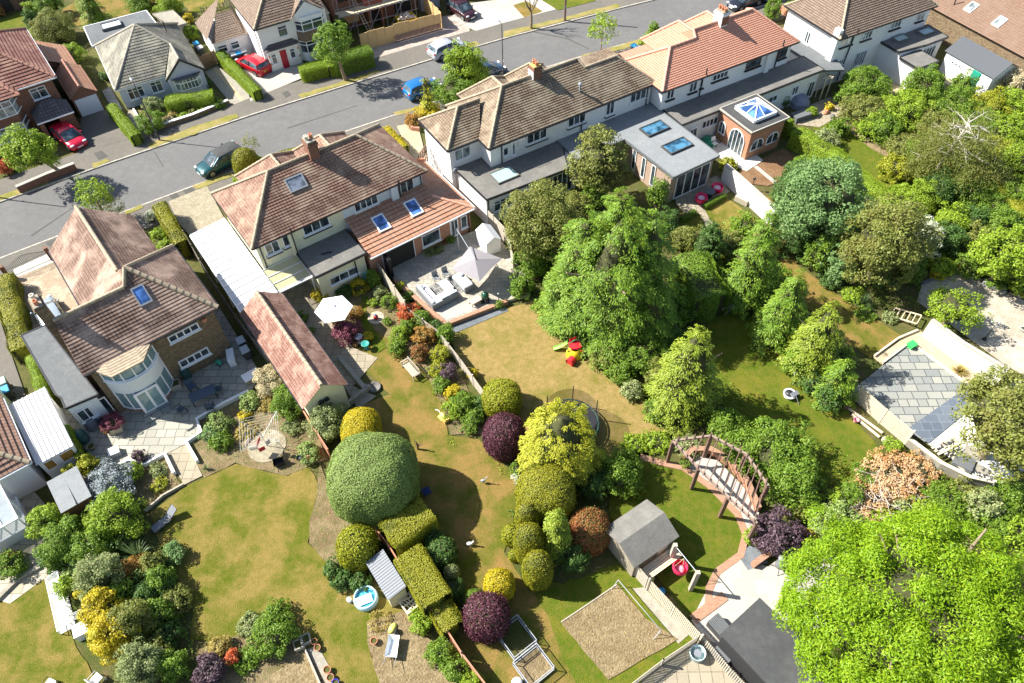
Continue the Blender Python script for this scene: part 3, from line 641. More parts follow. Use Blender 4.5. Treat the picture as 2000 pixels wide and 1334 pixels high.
# tiled extension of the blue half
k = 0.36; z26 = 2.6
mb = MB(); W1,W2,CR = (7.3,0.35,2.6+3.66*k),(14.4,0.35,2.6+3.66*k),(14.4,-0.95,2.6+2.36*k)
mb.tiles([(7.3,-3.31,2.6),(16.78,-3.31,2.6),CR,W2,W1],0.36,0.05); mb.tiles([(16.78,-3.31,2.6),(16.78,4.3,2.6),(14.4,4.3,CR[2]),CR],0.36,0.05)
ro = part(mb,'extension_roof',m_tE,h); mb = MB(); caps(mb,[(16.78,-3.31,2.6),CR],0.1); part(mb,'ridge_tiles',m_ridgeo,ro)
walls(h,[(7.3,-3.0),(16.5,-3.0),(16.5,4.2),(14.3,4.2),(14.3,0.3),(7.3,0.3)],0,2.5,m_rbrick,'extension_wall','red brick extension')
mb = MB(); mb.add([(14.3,4.25,2.4),(16.8,4.25,2.4),(16.8,4.25,2.8),(14.4,4.25,3.7),(14.3,4.45,2.4),(16.8,4.45,2.4),(16.8,4.45,2.8),(14.4,4.45,3.7)],[(0,1,2,3),(7,6,5,4),(3,2,6,7),(2,1,5,6)]); part(mb,'parapet',m_pot,h)
gutter(h,[(7.3,-3.36),(16.85,-3.36),(16.85,4.2)],2.62,m_upvc,False)
for q in ([(723,427),(746,418),(766,445),(742,455)],[(786,397),(809,389),(829,414),(806,426)]): rooflight(h,B,q,0,m_blueglass,m_upvc,0.12,(2.6,-3.31,k),'roof window of the brick extension',0.11)
a0 = B.on_v(749,520,-3.0)[0]; a1 = B.on_v(812,498,-3.0)[0]
win_r(h,'v',-3.0,-1,a0,a1,0.05,2.3,1,sill=False,glass=m_dark,name='patio_doors')  # near-black sheet in the open doorway paints the unlit room behind
for i in range(3):
    mb = MB(); mb.box(a0+0.05+i*0.1,a0+0.1+i*0.1,-4.0,-3.1,0.1,2.25); d = part(mb,'folded_door',m_black,h)
win(h,B,'v',-3.0,-1,(826,481),(857,446),1); win(h,B,'v',-3.0,-1,(901,445),(910,420),1)
q = B.on_v(880,459,-3.0)[0]; q2 = B.on_v(894,428,-3.0)[0]; door_r(h,'v',-3.0,-1,q,q2,0.35,2.35,m_upvc,m_glass)
pipe(h,[(16.3,-3.1,2.5),(16.3,-3.08,0.1)])
# car port and lean-to
cp = house('car_port','long white ribbed plastic car port along the cream side wall','car port',B)
mb = MB(); mb.add([(-2.72,-2.4,2.42),(0.2,-2.4,2.62),(0.2,7.55,2.62),(-2.72,7.55,2.42),(-2.72,-2.4,2.46),(0.2,-2.4,2.66),(0.2,7.55,2.66),(-2.72,7.55,2.46)],[(0,3,2,1),(4,5,6,7),(0,1,5,4),(1,2,6,5),(2,3,7,6),(3,0,4,7)])
part(mb,'roof_sheet',plain('white polycarbonate',(0.56,0.58,0.61),0.35,var=0.04),cp)
mb = MB()
for i in range(14): v = -2.4+i*9.95/13; mb.beam((-2.74,v,2.49),(0.2,v,2.69),0.05,0.05)
mb.beam((-2.75,-2.4,2.4),(-2.75,7.55,2.4),0.12,0.12); part(mb,'rafter',m_upvc,cp)
for v in (-2.2,0.8,4.0,7.3): mb = MB(); mb.box(-2.75,-2.67,v,v+0.08,0,2.4); part(mb,'post',m_upvc,cp)
cp = house('lean_to_canopy','yellowish clear lean-to canopy between car port and cream extension','canopy',B)
mb = MB(); mb.add([(0.25,-2.25,2.44),(2.93,-2.25,2.44),(2.93,0.33,2.7),(0.25,0.33,2.7)],[(0,1,2,3)]); part(mb,'roof_sheet',plain('yellowed polycarbonate',(0.80,0.76,0.45),0.25,var=0.05,alpha=0.5),cp)
mb = MB()
for i in range(4): v = 0.25-i*0.8; z = 2.46+(v+2.25)*0.1; mb.beam((0.25,v,z+0.02),(2.93,v,z+0.02),0.05,0.05)
mb.beam((0.25,-2.27,2.42),(2.95,-2.27,2.42),0.1,0.1); mb.beam((2.95,-2.25,2.45),(2.95,0.3,2.7),0.07,0.07); part(mb,'rafter',m_upvc,cp)
for u in (0.3,2.85): mb = MB(); mb.box(u,u+0.07,-2.28,-2.2,0,2.4); part(mb,'post',m_upvc,cp)
# long tiled garage
gx = house('long_garage','long low garage with pink brown tiled gable roof beside the garden path','garage',B)
u0,u1,um,va,vb = -2.85,0.4,-1.22,-12.75,-2.62
mb = MB(); mb.tiles([(u0,vb,2.55),(u0,va,2.55),(um,va,3.85),(um,vb,3.85)],0.2,0.03); mb.tiles([(u1,va,2.55),(u1,vb,2.55),(um,vb,3.85),(um,va,3.85)],0.2,0.03)
ro = part(mb,'roof',m_tO,gx); mb = MB(); caps(mb,[(um,va,3.87),(um,vb,3.87)],0.13); part(mb,'ridge_tiles',m_ridge,ro)
mb = MB(); mb.prism(rect(u0+0.25,u1-0.25,va+0.2,vb-0.1),0,2.5)
for vv in (va+0.2,vb-0.1): mb.add([(u0+0.25,vv,2.5),(u1-0.25,vv,2.5),(um,vv,3.78)],[(0,1,2)])
part(mb,'wall',m_cream,gx); gutter(gx,[(u0-0.03,va),(u0-0.03,vb)],2.55,m_black,False); gutter(gx,[(u1+0.03,va),(u1+0.03,vb)],2.55,m_black,False)
for uu in (-1.6,-1.2): mb = MB(); mb.tube([(uu,va+0.2,2.2),(uu,va+0.02,2.15)],[0.16,0.2],10); part(mb,'wall_ornament',m_black,gx)

# ================================================================== white semis with the olive brown roof
C = Fr(955,291,5.2,32.1)
h = house('semi_detached_house','long white rendered semis with olive brown tiled roof and flat roofed rear extensions','house',C)
ze,kk = 5.2,2.55/3.6
mb = MB(); S3 = lambda *p: mb.tiles(list(p),0.21,0.035)
S3((0,0,ze),(17.3,0,ze),(14.75,2.82,7.2),(11.4,2.82,7.2),(10.9,3.6,7.75),(3.5,3.6,7.75)); S3((17.3,0,ze),(17.3,5.64,ze),(14.75,2.82,7.2))
S3((17.3,5.64,ze),(11.2,5.64,ze),(11.2,2.82,7.2),(14.75,2.82,7.2)); S3((11.2,7.2,ze),(0,7.2,ze),(3.5,3.6,7.75),(11.2,3.6,7.75)); S3((0,7.2,ze),(0,0,ze),(3.5,3.6,7.75))
mb.add([(11.25,2.9,7.1),(11.25,7.2,5.2),(11.25,3.6,7.72)],[(0,1,2)])
kw = 1.75/2.5; S3((-2.9,1.65,ze),(0.1,1.65,ze),(1.7,4.15,6.95),(-0.42,4.15,6.95)); S3((-2.9,6.65,ze),(-2.9,1.65,ze),(-0.42,4.15,6.95)); S3((0.1,6.65,ze),(-2.9,6.65,ze),(-0.42,4.15,6.95),(1.7,4.15,6.95))
mb.poly([(0,0,5.17),(0,7.2,5.17),(17.3,7.2,5.17),(17.3,0,5.17)])
ro = part(mb,'roof',m_tC,h); mb = MB()
for q in ([(0,0,ze),(3.5,3.6,7.75)],[(0,7.2,ze),(3.5,3.6,7.75)],[(3.5,3.6,7.75),(11.1,3.6,7.75),(11.4,2.85,7.2),(14.75,2.82,7.2),(17.3,0,ze)],[(14.75,2.82,7.2),(17.3,5.64,ze)],[(-2.9,1.65,ze),(-0.42,4.15,6.95),(1.7,4.15,6.95)],[(-2.9,6.65,ze),(-0.42,4.15,6.95)]): caps(mb,q)
part(mb,'ridge_tiles',m_ridge,ro)
front_gable(h,4.2,3.6,6.3,7.0,5.2,0.7,m_tC,m_ridge); front_gable(h,8.0,3.6,6.3,7.0,5.2,0.7,m_tC,m_ridge)
walls(h,[(0.3,0.35),(17.0,0.35),(17.0,5.4),(11.2,6.9),(0.3,6.9)],0,5.12,m_render); walls(h,rect(-2.6,0.31,1.95,6.4),0,5.12,m_render,'side_wing_wall')
for a,b in ((2.6,5.8),(6.4,9.6)): walls(h,rect(a,b,6.9,7.9),0,5.0,m_render,'bay_wall')
mb = MB(); mb.beam((-2.95,1.6,5.1),(0.0,1.6,5.1),0.1,0.1); mb.beam((-2.95,1.6,5.1),(-2.95,6.7,5.1),0.1,0.1); mb.beam((0,-0.05,5.1),(17.35,-0.05,5.1),0.1,0.1); mb.beam((17.35,0,5.1),(17.35,5.6,5.1),0.1,0.1); mb.beam((-0.05,0,5.1),(-0.05,1.6,5.1),0.1,0.1); part(mb,'gutter',m_black,h)
chimney(h,6.8,3.6,7.0,8.55,0.8,0.8,m_dbrick,2,m_pot,plain('lichen cap',(0.55,0.40,0.12),0.9,var=0.2),along='v')
w = walls(h,rect(6.35,6.42,3.22,3.98),7.2,8.3,m_render,'chimney_face')
win(h,C,'v',1.95,-1,(889,313),(917,284),2,glass=m_glassl)
for p1,p2,n in (((983,303),(992,287),1),((1001,301),(1005,277),1),((1029,280),(1067,250),3),((1109,247),(1143,219),3),((1183,224),(1200,195),2),((1230,200),(1262,173),3)):
    win(h,C,'v',0.35,-1,p1,p2,n,dark_sill=n > 1 and p1[0] < 1200)
for u in (1.35,9.45,16.6): pipe(h,[(u,0.28,5.1),(u,0.27,3.05)])
mb = MB(); mb.tube([(9.9,1.4,6.1),(9.9,1.4,6.9)],0.09,9); mb.lathe(9.9,1.4,[(0.16,6.85),(0.16,7.0),(0.02,7.02)],9); part(mb,'flue',m_lead,h)
mb = MB(); mb.tube([(2.6,0.1,4.3),(2.6,-0.3,4.6),(2.6,-0.3,5.3)],0.02,6)
for i in range(7): mb.beam((2.0+i*0.2,-0.3,4.9),(2.0+i*0.2,-0.3,5.25),0.02,0.02)
mb.beam((2.0,-0.3,5.1),(3.3,-0.3,5.1),0.02,0.02); part(mb,'aerial',m_lead,h)
mb = MB(); mb.ball((-2.3,1.7,2.9),0.3,0.12,0.3); part(mb,'satellite_dish',m_lead,h)
# flat roofed parts
fp = [(-2.35,2.0),(-2.1,-2.95),(5.6,-3.3),(6.9,-0.6),(6.95,0.4),(0.3,0.4),(0.3,2.0)]
flat(h,fp,3.0,m_feltw); walls(h,[(-2.2,1.95),(-2.0,-2.7),(6.9,-2.7),(6.9,0.4),(0.3,0.4),(0.3,1.95)],0,2.8,m_render,'extension_wall')
flat(h,[(6.9,0.4),(6.9,-2.75),(11.9,-2.75),(12.1,-9.0),(17.2,-8.9),(17.2,0.4)],3.06,m_feltp,edge=m_felt); walls(h,[(6.9,0.4),(6.9,-2.5),(12.3,-2.5),(12.3,-8.6),(16.9,-8.6),(16.9,0.4)],0,2.86,m_pbrick,'garden_room_wall','pink brick wall of the garden room')
rooflight(h,C,[(1249,254),(1287,236),(1309,250),(1268,270)],3.06,m_cyan,m_feltd,0.18,label='rectangular flat rooflight nearer the house'); rooflight(h,C,[(1291,288),(1333,269),(1354,284),(1311,304)],3.06,m_cyan,m_feltd,0.18,label='rectangular flat rooflight nearer the garden')
rooflight(h,C,[(955,341),(995,325),(1015,343),(974,362)],3.0,plain('greenish rooflight',(0.32,0.45,0.42),0.15,var=0.1),m_feltw,0.15)
for p1,p2,n in (((965,412),(1000,380),3),): win(h,C,'v',-2.7,-1,p1,p2,n,0.3)
a0 = C.on_v(1068,360,-2.7)[0]; win_r(h,'v',-2.7,-1,a0,a0+2.6,0.1,2.3,5,sill=False,name='patio_doors')
a0 = 12.5; win_r(h,'v',-8.6,-1,12.9,16.6,0.1,2.55,4,sill=False,name='patio_doors',fw=0.09)
for v0 in (-3.6,-4.9,-6.2): win_r(h,'u',12.3,-1,v0-0.5,v0,0.4,2.5,1,sill=False)
pipe(h,[(-1.85,-2.78,2.8),(-1.85,-2.77,0.1)])

# ================================================================== semis with the new orange roof
D = Fr(1294,180,5.2,30.2)
h = house('semi_detached_house','white semis under a bright new orange tiled roof with a red brick lantern room behind','house',D)
mb = MB(); S3 = lambda *p: mb.tiles(list(p),0.2,0.03)
S3((0,0,ze),(15.9,0,ze),(12.7,3.6,7.6),(5.85,3.6,7.6),(5.6,2.95,7.15),(2.75,2.95,7.15)); S3((0,5.9,ze),(0,0,ze),(2.75,2.95,7.15)); S3((5.7,5.9,ze),(0,5.9,ze),(2.75,2.95,7.15),(5.7,2.95,7.15))
S3((15.9,7.2,ze),(5.7,7.2,ze),(5.7,3.6,7.6),(12.7,3.6,7.6)); S3((15.9,0,ze),(15.9,7.2,ze),(12.7,3.6,7.6)); mb.add([(5.65,2.9,7.05),(5.65,3.6,7.6),(5.65,7.2,5.2)],[(0,1,2)])
mb.poly([(0,0,5.17),(0,7.2,5.17),(15.9,7.2,5.17),(15.9,0,5.17)])
S3((0.4,9.6,3.2),(0.4,5.9,4.9),(6.5,5.9,4.9),(6.5,9.6,3.2))
ro = part(mb,'roof',m_tD,h); mb = MB()
for q in ([(0,0,ze),(2.75,2.95,7.15),(5.6,2.95,7.15),(5.8,3.6,7.6),(12.7,3.6,7.6),(15.9,0,ze)],[(0,5.9,ze),(2.75,2.95,7.15)],[(15.9,7.2,ze),(12.7,3.6,7.6)]): caps(mb,q,0.12)
part(mb,'ridge_tiles',m_ridgeo,ro)
for uc in (6.3,9.6): front_gable(h,uc,3.6,6.2,7.1,5.2,0.7,m_tD,m_ridgeo); walls(h,rect(uc-1.5,uc+1.5,6.9,7.8),0,5.1,m_render,'bay_wall')
walls(h,[(0.35,0.35),(15.5,0.35),(15.5,6.9),(5.7,6.9),(5.7,5.6),(0.35,5.6)],0,5.12,m_render); walls(h,rect(0.5,6.3,5.7,9.3),0,3.2,m_render,'front_wall')
gutter(h,[(0,-0.04),(15.95,-0.04),(15.95,7.2)],5.2,m_black,False); gutter(h,[(-0.04,5.8),(-0.04,0)],5.2,m_black,False)
chimney(h,8.9,3.6,6.8,8.5,0.8,1.1,m_render,3,m_pot)
w = walls(h,rect(8.55,9.25,3.0,3.04),7.4,8.2,m_dbrick,'chimney_face')
for p1,p2,n in (((1301,193),(1317,174),2),((1345,179),(1362,158),2),((1368,169),(1374,155),1),((1391,157),(1422,137),4),((1456,134),(1487,112),1),((1519,113),(1538,93),1)): win(h,D,'v',0.35,-1,p1,p2,n,dark_sill=True,sill=False,frame=m_upvc if p1[0] < 1440 else m_woodd)
for u in (4.9,14.0): pipe(h,[(u,0.1,5.9),(u,0.1,5.0),(u-0.15,0.28,4.8),(u-0.15,0.27,3.05)],r=0.06)
walls(h,rect(12.4,12.9,0.1,0.36),3.0,5.12,m_render,'chimney_breast')
flat(h,[(0.7,0.4),(0.7,-2.35),(17.7,-2.4),(17.7,0.4)],3.0,m_feltw); walls(h,rect(0.9,17.5,-2.15,0.4),0,2.8,m_render,'extension_wall')
flat(h,[(17.8,4.8),(17.8,-2.2),(19.6,-3.2),(20.4,-1.3),(20.0,4.8)],2.8,m_felt,lips=False); walls(h,rect(17.9,19.9,-1.6,4.6),0,2.6,m_render,'side_garage_wall')
flat(h,rect(4.95,9.25,-6.6,-2.35),3.2,m_feltd,edge=m_pale); walls(h,rect(5.15,9.05,-6.4,-2.3),0,3.0,m_rbrick,'garden_room_wall','red brick wall of the lantern room')
mb = MB(); c0 = (7.2,-4.45); L = 1.25
cs = [(c0[0]-L,c0[1]-L,3.42),(c0[0]+L,c0[1]-L,3.42),(c0[0]+L,c0[1]+L,3.42),(c0[0]-L,c0[1]+L,3.42)]; ap = (c0[0],c0[1],4.1)
for i in range(4):
    mb.beam(cs[i],cs[(i+1) % 4],0.14,0.3); mb.beam(cs[i],ap,0.09,0.07); md = tuple((cs[i][j]+cs[(i+1) % 4][j])/2 for j in range(3)); mb.beam(md,ap,0.07,0.06)
lt = part(mb,'roof_lantern',m_upvc,h); mb = MB(); mb.add(cs+[ap],[(0,1,4),(1,2,4),(2,3,4),(3,0,4)]); part(mb,'pane',m_blueglass,lt)
def arch(par,ax,c,face,a0,a1,z0,zs,cols=3,glass=None):
    """round headed window"""
    r = (a1-a0)/2; am = (a0+a1)/2; N = 14; outer = [(a0,z0)]+[(am-r*cos(pi*i/N),zs+r*sin(pi*i/N)) for i in range(N+1)]+[(a1,z0)]
    def pt(a,z,n): return (a,c+face*n,z) if ax == 'v' else (c+face*n,a,z)
    mb = MB(); mb.add([pt(a,z,0.02) for a,z in outer],[list(range(len(outer)))]); 
    gl = mb; fm = MB(); sc = 0.9
    fm.tube([pt(a,z,0.05) for a,z in outer+[outer[0]]],0.06,6)
    for i in range(1,cols): x = a0+(a1-a0)*i/cols; zt = zs+math.sqrt(max(0,r*r-(x-am) ** 2)); fm.tube([pt(x,z0,0.05),pt(x,zt,0.05)],0.04,6)
    w = part(fm,'arched_window',m_upvc,par); part(gl,'pane',glass or m_glass,w)
arch(h,'u',5.15,-1,-5.9,-4.1,0.1,1.5,4); arch(h,'u',5.15,-1,-3.4,-2.6,0.9,1.7,2); arch(h,'v',-6.4,-1,5.5,6.9,0.9,1.3,2); arch(h,'v',-6.4,-1,7.3,8.7,0.9,1.3,2)
for p1,p2,n in (((1370,250),(1402,227),4),((1545,185),(1560,167),2)): win(h,D,'v',-2.15,-1,p1,p2,n)
win(h,D,'v',-2.15,-1,(1500,200),(1518,185),2); q = D.on_v(1345,262,-2.15)[0]; door_r(h,'v',-2.15,-1,q,q+0.95,0.1,2.1,m_upvc,m_glass); q = D.on_v(1570,190,-2.15)[0]; door_r(h,'v',-2.15,-1,q,q+0.9,0.1,2.1,m_upvc,m_glass)

# ================================================================== white house at the top right
E_ = Fr(1640.7,78,5.2,28.5)
h = house('detached_house','tall white house with brown hipped roof and two rooflights on its flat extension','house',E_)
hip_roof(h,0,12.9,0,7.6,5.2,8.0,3.8,9.1,m_tH,m_ridge,0.22,0.04); walls(h,rect(0.35,12.55,0.35,7.25),0,5.12,m_render)
walls(h,rect(0.05,0.5,0.3,1.0),0,5.9,m_render,'chimney')
for p1,p2,n in (((1641,90),(1668,70),2),((1682,77),(1705,58),3),((1738,56),(1762,37),3),((1789,40),(1807,24),2)): win(h,E_,'v',0.35,-1,p1,p2,n,dark_sill=True,sill=False,glass=m_glassl)
win(h,E_,'u',0.35,-1,(1571,80),(1585,66),2)
for p1,p2,n in (((1633,127),(1648,115),3),((1664,130),(1694,97),5)): win(h,E_,'v',0.35,-1,p1,p2,n)
pipe(h,[(2.2,0.0,5.6),(2.2,0.25,4.9),(2.0,0.27,0.2)],r=0.06)
fl = [(6.7,0.4),(6.75,-1.9),(9.8,-2.25),(9.9,-2.3),(13.1,-2.3),(13.2,0.4)]
flat(h,fl,3.0,m_feltw); walls(h,rect(6.9,12.9,-2.0,0.4),0,2.8,m_render,'extension_wall'); flat(h,rect(6.7,9.5,-4.55,-2.25),2.6,m_feltw); walls(h,rect(6.85,9.35,-4.4,-2.0),0,2.45,m_render,'extension_wall')
rooflight(h,E_,[(1743,77),(1764,67),(1775,77),(1754,86)],3.0,plain('pale rooflight',(0.45,0.55,0.52),0.12,var=0.1),m_feltw,0.2); rooflight(h,E_,[(1792,65),(1812,52),(1824,64),(1806,73)],3.0,MATS['pale rooflight'],m_feltw,0.2)
win_r(h,'v',-2.0,-1,10.4,12.2,0.3,2.3,4); win_r(h,'v',-4.4,-1,7.6,9.2,0.1,2.2,4,sill=False)
# white garage with grey felt roof
h = house('garage','white walled garage with dark grey pitched felt roof and a green side door','garage',E_)
u0,u1,um,va,vb = 12.0,15.8,13.9,-9.0,-3.2
mb = MB(); mb.add([(u0,va,2.25),(um,va,3.3),(um,vb,3.3),(u0,vb,2.25),(u1,va,2.25),(u1,vb,2.25)],[(0,1,2,3),(1,4,5,2)]); mb.add([(u0,va,2.15),(um,va,3.2),(u1,va,2.15),(u0,va,2.25),(um,va,3.3),(u1,va,2.25)],[(0,1,4,3),(1,2,5,4)]); part(mb,'roof',plain('slate grey felt',(0.084,0.091,0.101),0.8,var=0.06),h)
mb = MB(); mb.prism(rect(u0+0.2,u1-0.2,va+0.2,vb-0.2),0,2.25)
for vv in (va+0.2,vb-0.2): mb.add([(u0+0.2,vv,2.25),(u1-0.2,vv,2.25),(um,vv,3.2)],[(0,1,2)])
part(mb,'wall',m_render,h); door_r(h,'u',u0+0.2,-1,-7.6,-6.7,0,2.0,plain('green door',(0.02,0.30,0.20),0.5,var=0.03),frame=MATS['green door'])
for i in range(3): win_r(h,'u',u0+0.2,-1,-5.4+i*0.42,-5.12+i*0.42,1.4,1.75,1,sill=False)
# brown roofed bungalow beyond
h = house('bungalow','wide brown tiled bungalow roof with four rooflights at the top right corner','house',E_)
mb = MB(); mb.tiles([(16.6,-10,2.8),(16.6,16,2.8),(21.5,16,5.4),(21.5,-5.1,5.4)],0.3,0.02); mb.tiles([(40,-10,2.8),(16.6,-10,2.8),(21.5,-5.1,5.4),(35,-5.1,5.4)],0.3,0.02); mb.tiles([(21.5,-5.1,5.4),(21.5,16,5.4),(26.5,16,2.8),(26.5,-5.1,2.8)],0.3,0.02)
ro = part(mb,'roof',tile('brown bungalow tiles',(0.21,0.131,0.0892),(0.247,0.163,0.115),(0.131,0.0788,0.0525),0.22,0.2,(0.22,0.15,0.11)),h); mb = MB(); caps(mb,[(21.5,16,5.4),(21.5,-5.1,5.4),(16.6,-10,2.8)],0.14); part(mb,'ridge_tiles',m_potc,ro)
walls(h,rect(16.9,39,-9.7,15),0,2.75,m_bbrick)
for (uu,vv) in ((18.3,3.6),(18.3,-0.2),(18.3,-3.6)):
    mb = MB(); z = 2.8+(uu-16.6)*0.53; s_ = 0.53
    q = [(uu-0.5,vv-0.45),(uu+0.5,vv-0.45),(uu+0.5,vv+0.45),(uu-0.5,vv+0.45)]
    mb.prism(q,2.6,[2.8+(a-16.6)*s_+0.12 for a,b in q]); o = part(mb,'rooflight',m_upvc,h)
    q = [(uu-0.4,vv-0.35),(uu+0.4,vv-0.35),(uu+0.4,vv+0.35),(uu-0.4,vv+0.35)]; mb = MB(); mb.prism(q,2.7,[2.8+(a-16.6)*s_+0.14 for a,b in q]); part(mb,'pane',m_glassl,o)
for (uu,vv) in ((22.9,2.6),):
    mb = MB(); q = [(uu-0.5,vv-0.45),(uu+0.5,vv-0.45),(uu+0.5,vv+0.45),(uu-0.5,vv+0.45)]; mb.prism(q,2.6,[5.4-(a-21.5)*0.52+0.12 for a,b in q]); o = part(mb,'rooflight',m_upvc,h)
mb = MB(); mb.tube([(17.8,1.4,3.2),(17.8,1.4,4.6)],0.06,7); part(mb,'flue',m_black,h)

# ================================================================== house with the bow window (left)
A = Fr(162,734,5.0,38.5)
h = house('brick_house','detached brown brick house with white two storey bow window and steep weathered roof','house',A)
ka = 0.81; mb = MB(); S3 = lambda *p: mb.tiles(list(p),0.23,0.035)
AP = (5.4,3.85,8.1); LL = (0.25,2.98,7.4); LR = (4.75,2.98,7.4)
S3((0.0,0,5),(9.05,0,5),AP,LR,LL); S3((9.05,0,5),(9.05,7.7,5),AP); S3((9.05,7.7,5),(7.95,7.7,5),(4.93,4.4,7.5),AP)
S3((1.85,5.95,5),(0.2,5.95,5),LL,(4.8,2.98,7.4)); S3((1.85,12.9,5),(1.85,5.95,5),(4.8,3.0,7.39),(4.93,3.0,7.5),(4.93,12.8,7.5)); mb.add([AP,(4.93,4.65,7.52),(4.8,2.98,7.42)],[(0,1,2)]); S3((7.98,7.6,5),(7.98,12.8,5),(4.93,12.8,7.5),(4.93,4.2,7.5))
ro = part(mb,'roof',m_tA,h); mb = MB(); caps(mb,[(9.05,0,5),AP],0.15); caps(mb,[(9.05,7.7,5),AP],0.12); caps(mb,[AP,LR,LL],0.13); caps(mb,[(4.93,12.8,7.5),(4.93,4.6,7.5)],0.13); part(mb,'ridge_tiles',m_ridge,ro)
mb = MB(); mb.prism([(0.35,0.3),(8.7,0.3),(8.7,7.4),(7.7,7.4),(7.7,12.5),(2.1,12.5),(2.1,5.7),(0.35,5.7)],0,4.95)
mb.add([(0.35,0.3,4.95),(0.35,5.7,4.95),(0.35,3.0,7.3)],[(0,1,2)]); mb.add([(2.1,12.5,4.95),(7.7,12.5,4.95),(4.93,12.5,7.3)],[(0,1,2)]); part(mb,'wall',m_bbrick,h)
chimney(h,0.05,3.75,0.0,8.6,0.62,1.25,m_bbrick,2,[m_pot,m_potc])
gutter(h,[(0,-0.04),(9.1,-0.04),(9.1,7.7)],5.0,m_black,False); gutter(h,[(1.8,12.9),(1.8,6)],5.0,m_black,False)
rooflight(h,A,[(255,563),(281,554),(298,590),(272,600)],0,m_blueglass,m_lead,0.12,(5,0,ka),'roof window with blue glass')
for p1,p2,n in (((332,668),(384,630),4),((354,717),(404,678),4)): win(h,A,'v',0.3,-1,p1,p2,n,fw=0.09)
# bow window: curved wall, glazing, canopy
def bow(u0,u1,v0,bulge,n=14): 
    return [(u0+(u1-u0)*i/n,v0-bulge*(1-abs(2*i/n-1) ** 2.6)) for i in range(n+1)]
bw = bow(0.75,4.35,0.3,1.15); walls(h,bw,2.35,3.55,m_render,'bow_wall','curved white rendered band of the bow window'); walls(h,bow(0.85,4.25,0.3,1.0),0,0.45,m_rbrick,'bow_base')
for z0,z1,nc in ((0.45,2.35,6),(3.55,4.75,6)):
    sh = bow(0.85,4.25,0.3,1.02); mb = MB(); mb.prism(sh,z0,z1); gl = mb; fm = MB()
    out = bow(0.8,4.3,0.3,1.09)
    for za in (z0+0.04,z1-0.04): fm.tube([(a,b,za) for a,b in out],0.06,6)
    for i in (0,2,4,7,10,12,14): fm.beam((out[i][0],out[i][1],z0),(out[i][0],out[i][1],z1),0.13,0.09)
    w = part(fm,'bow_window',m_upvc,h); part(gl,'pane',plain('bow glass',(0.22,0.33,0.34),0.08,spec=0.8,var=0.25,scale=1.2),w)
fm = MB(); fm.tube([(a,b-0.03,3.5) for a,b in bw],0.08,6); part(fm,'bow_sill',m_upvc,h)
win_r(h,'v',-0.9,-1,1.7,3.3,0.15,2.3,2,sill=False,glass=MATS['bow glass'],name='french_doors',fw=0.16)
mb = MB(); mb.box(1.4,3.4,-1.75,-0.95,0,0.22); part(mb,'doorstep',m_slabg,h)
q = [(0.5,0.25,5.0),(1.35,-1.05,4.8),(3.4,-1.05,4.8),(4.6,0.25,5.0)]; mb = MB(); mb.tiles([q[0],q[1],(1.5,0.25,5.12)],0.2,0.02); mb.tiles([q[1],q[2],(3.4,0.3,5.12),(1.5,0.3,5.12)],0.2,0.02); mb.tiles([q[2],q[3],(3.4,0.25,5.12)],0.2,0.02); mb.prism([(a,b) for a,b,c_ in q],4.72,4.8); part(mb,'canopy',m_ridge,h)
mb = MB(); mb.cyl(7.9,0.22,4.2,4.5,0.16); part(mb,'wall_lamp',m_pot,h)
# flat garage of that house
gg = [A.l(*p,2.8)[:2] for p in ((42,656),(88,636),(192,771),(128,798),(119,777),(108,770))]
flat(h,gg,2.85,m_felt,edge=m_black); cg = (sum(p[0] for p in gg)/6,sum(p[1] for p in gg)/6); walls(h,[(a+(cg[0]-a)*0.12,b+(cg[1]-b)*0.03) for a,b in gg],0,2.65,m_render,'side_extension_wall')
win_r(h,'v',0.35,-1,-1.75,-0.75,1.0,2.1,2); win_r(h,'v',0.35,-1,-0.7,0.2,0.1,2.2,1,sill=False,name='back_door')
# ================================================================== grey bungalow
G = Fr(225,176.5,2.3,30.5)
h = house('bungalow','grey blue rendered bungalow with a grey green pyramid roof and front gable','house',G)
mb = MB(); S3 = lambda *p: mb.tiles(list(p),0.3,0.04); z0,AP = 2.3,(4.25,4.85,5.5)
S3((0,0,z0),(4.75,0,z0),(6.45,2.3,4.0),AP); S3((0,9.6,z0),(0,0,z0),AP); S3((8.5,9.6,z0),(0,9.6,z0),AP); S3((8.5,-0.9,z0),(8.5,9.6,z0),AP,(6.5,2.3,4.0),(6.5,-0.95,4.0)); S3((4.6,-0.9,z0),(6.5,-0.95,4.0),(6.5,2.35,4.0))
ro = part(mb,'roof',m_tG,h); mb = MB()
for q in ([(0,0,z0),AP],[(0,9.6,z0),AP],[(8.5,9.6,z0),AP],[AP,(6.5,2.3,4.0),(6.5,-0.95,4.0)]): caps(mb,q,0.12)
part(mb,'ridge_tiles',m_ridgeg,ro)
mb = MB(); mb.prism([(0.25,0.25),(4.85,0.25),(4.85,-0.65),(8.25,-0.65),(8.25,9.3),(0.25,9.3)],0,2.25); mb.add([(4.85,-0.65,2.2),(8.25,-0.65,2.2),(6.5,-0.65,3.75)],[(0,1,2)]); part(mb,'wall',m_lilac,h)
mb = MB(); mb.beam((4.6,-0.97,2.25),(6.5,-0.97,3.95),0.06,0.2); mb.beam((8.5,-0.97,2.25),(6.5,-0.97,3.95),0.06,0.2); part(mb,'bargeboard',m_black,h)
gutter(h,[(0,9.6),(-0.03,0),(4.7,-0.03)],2.3,m_upvc,False)
win_r(h,'v',0.25,-1,0.9,2.4,0.8,1.95,3,0.3); win_r(h,'v',0.25,-1,3.1,4.2,0.8,1.95,2,0.3)
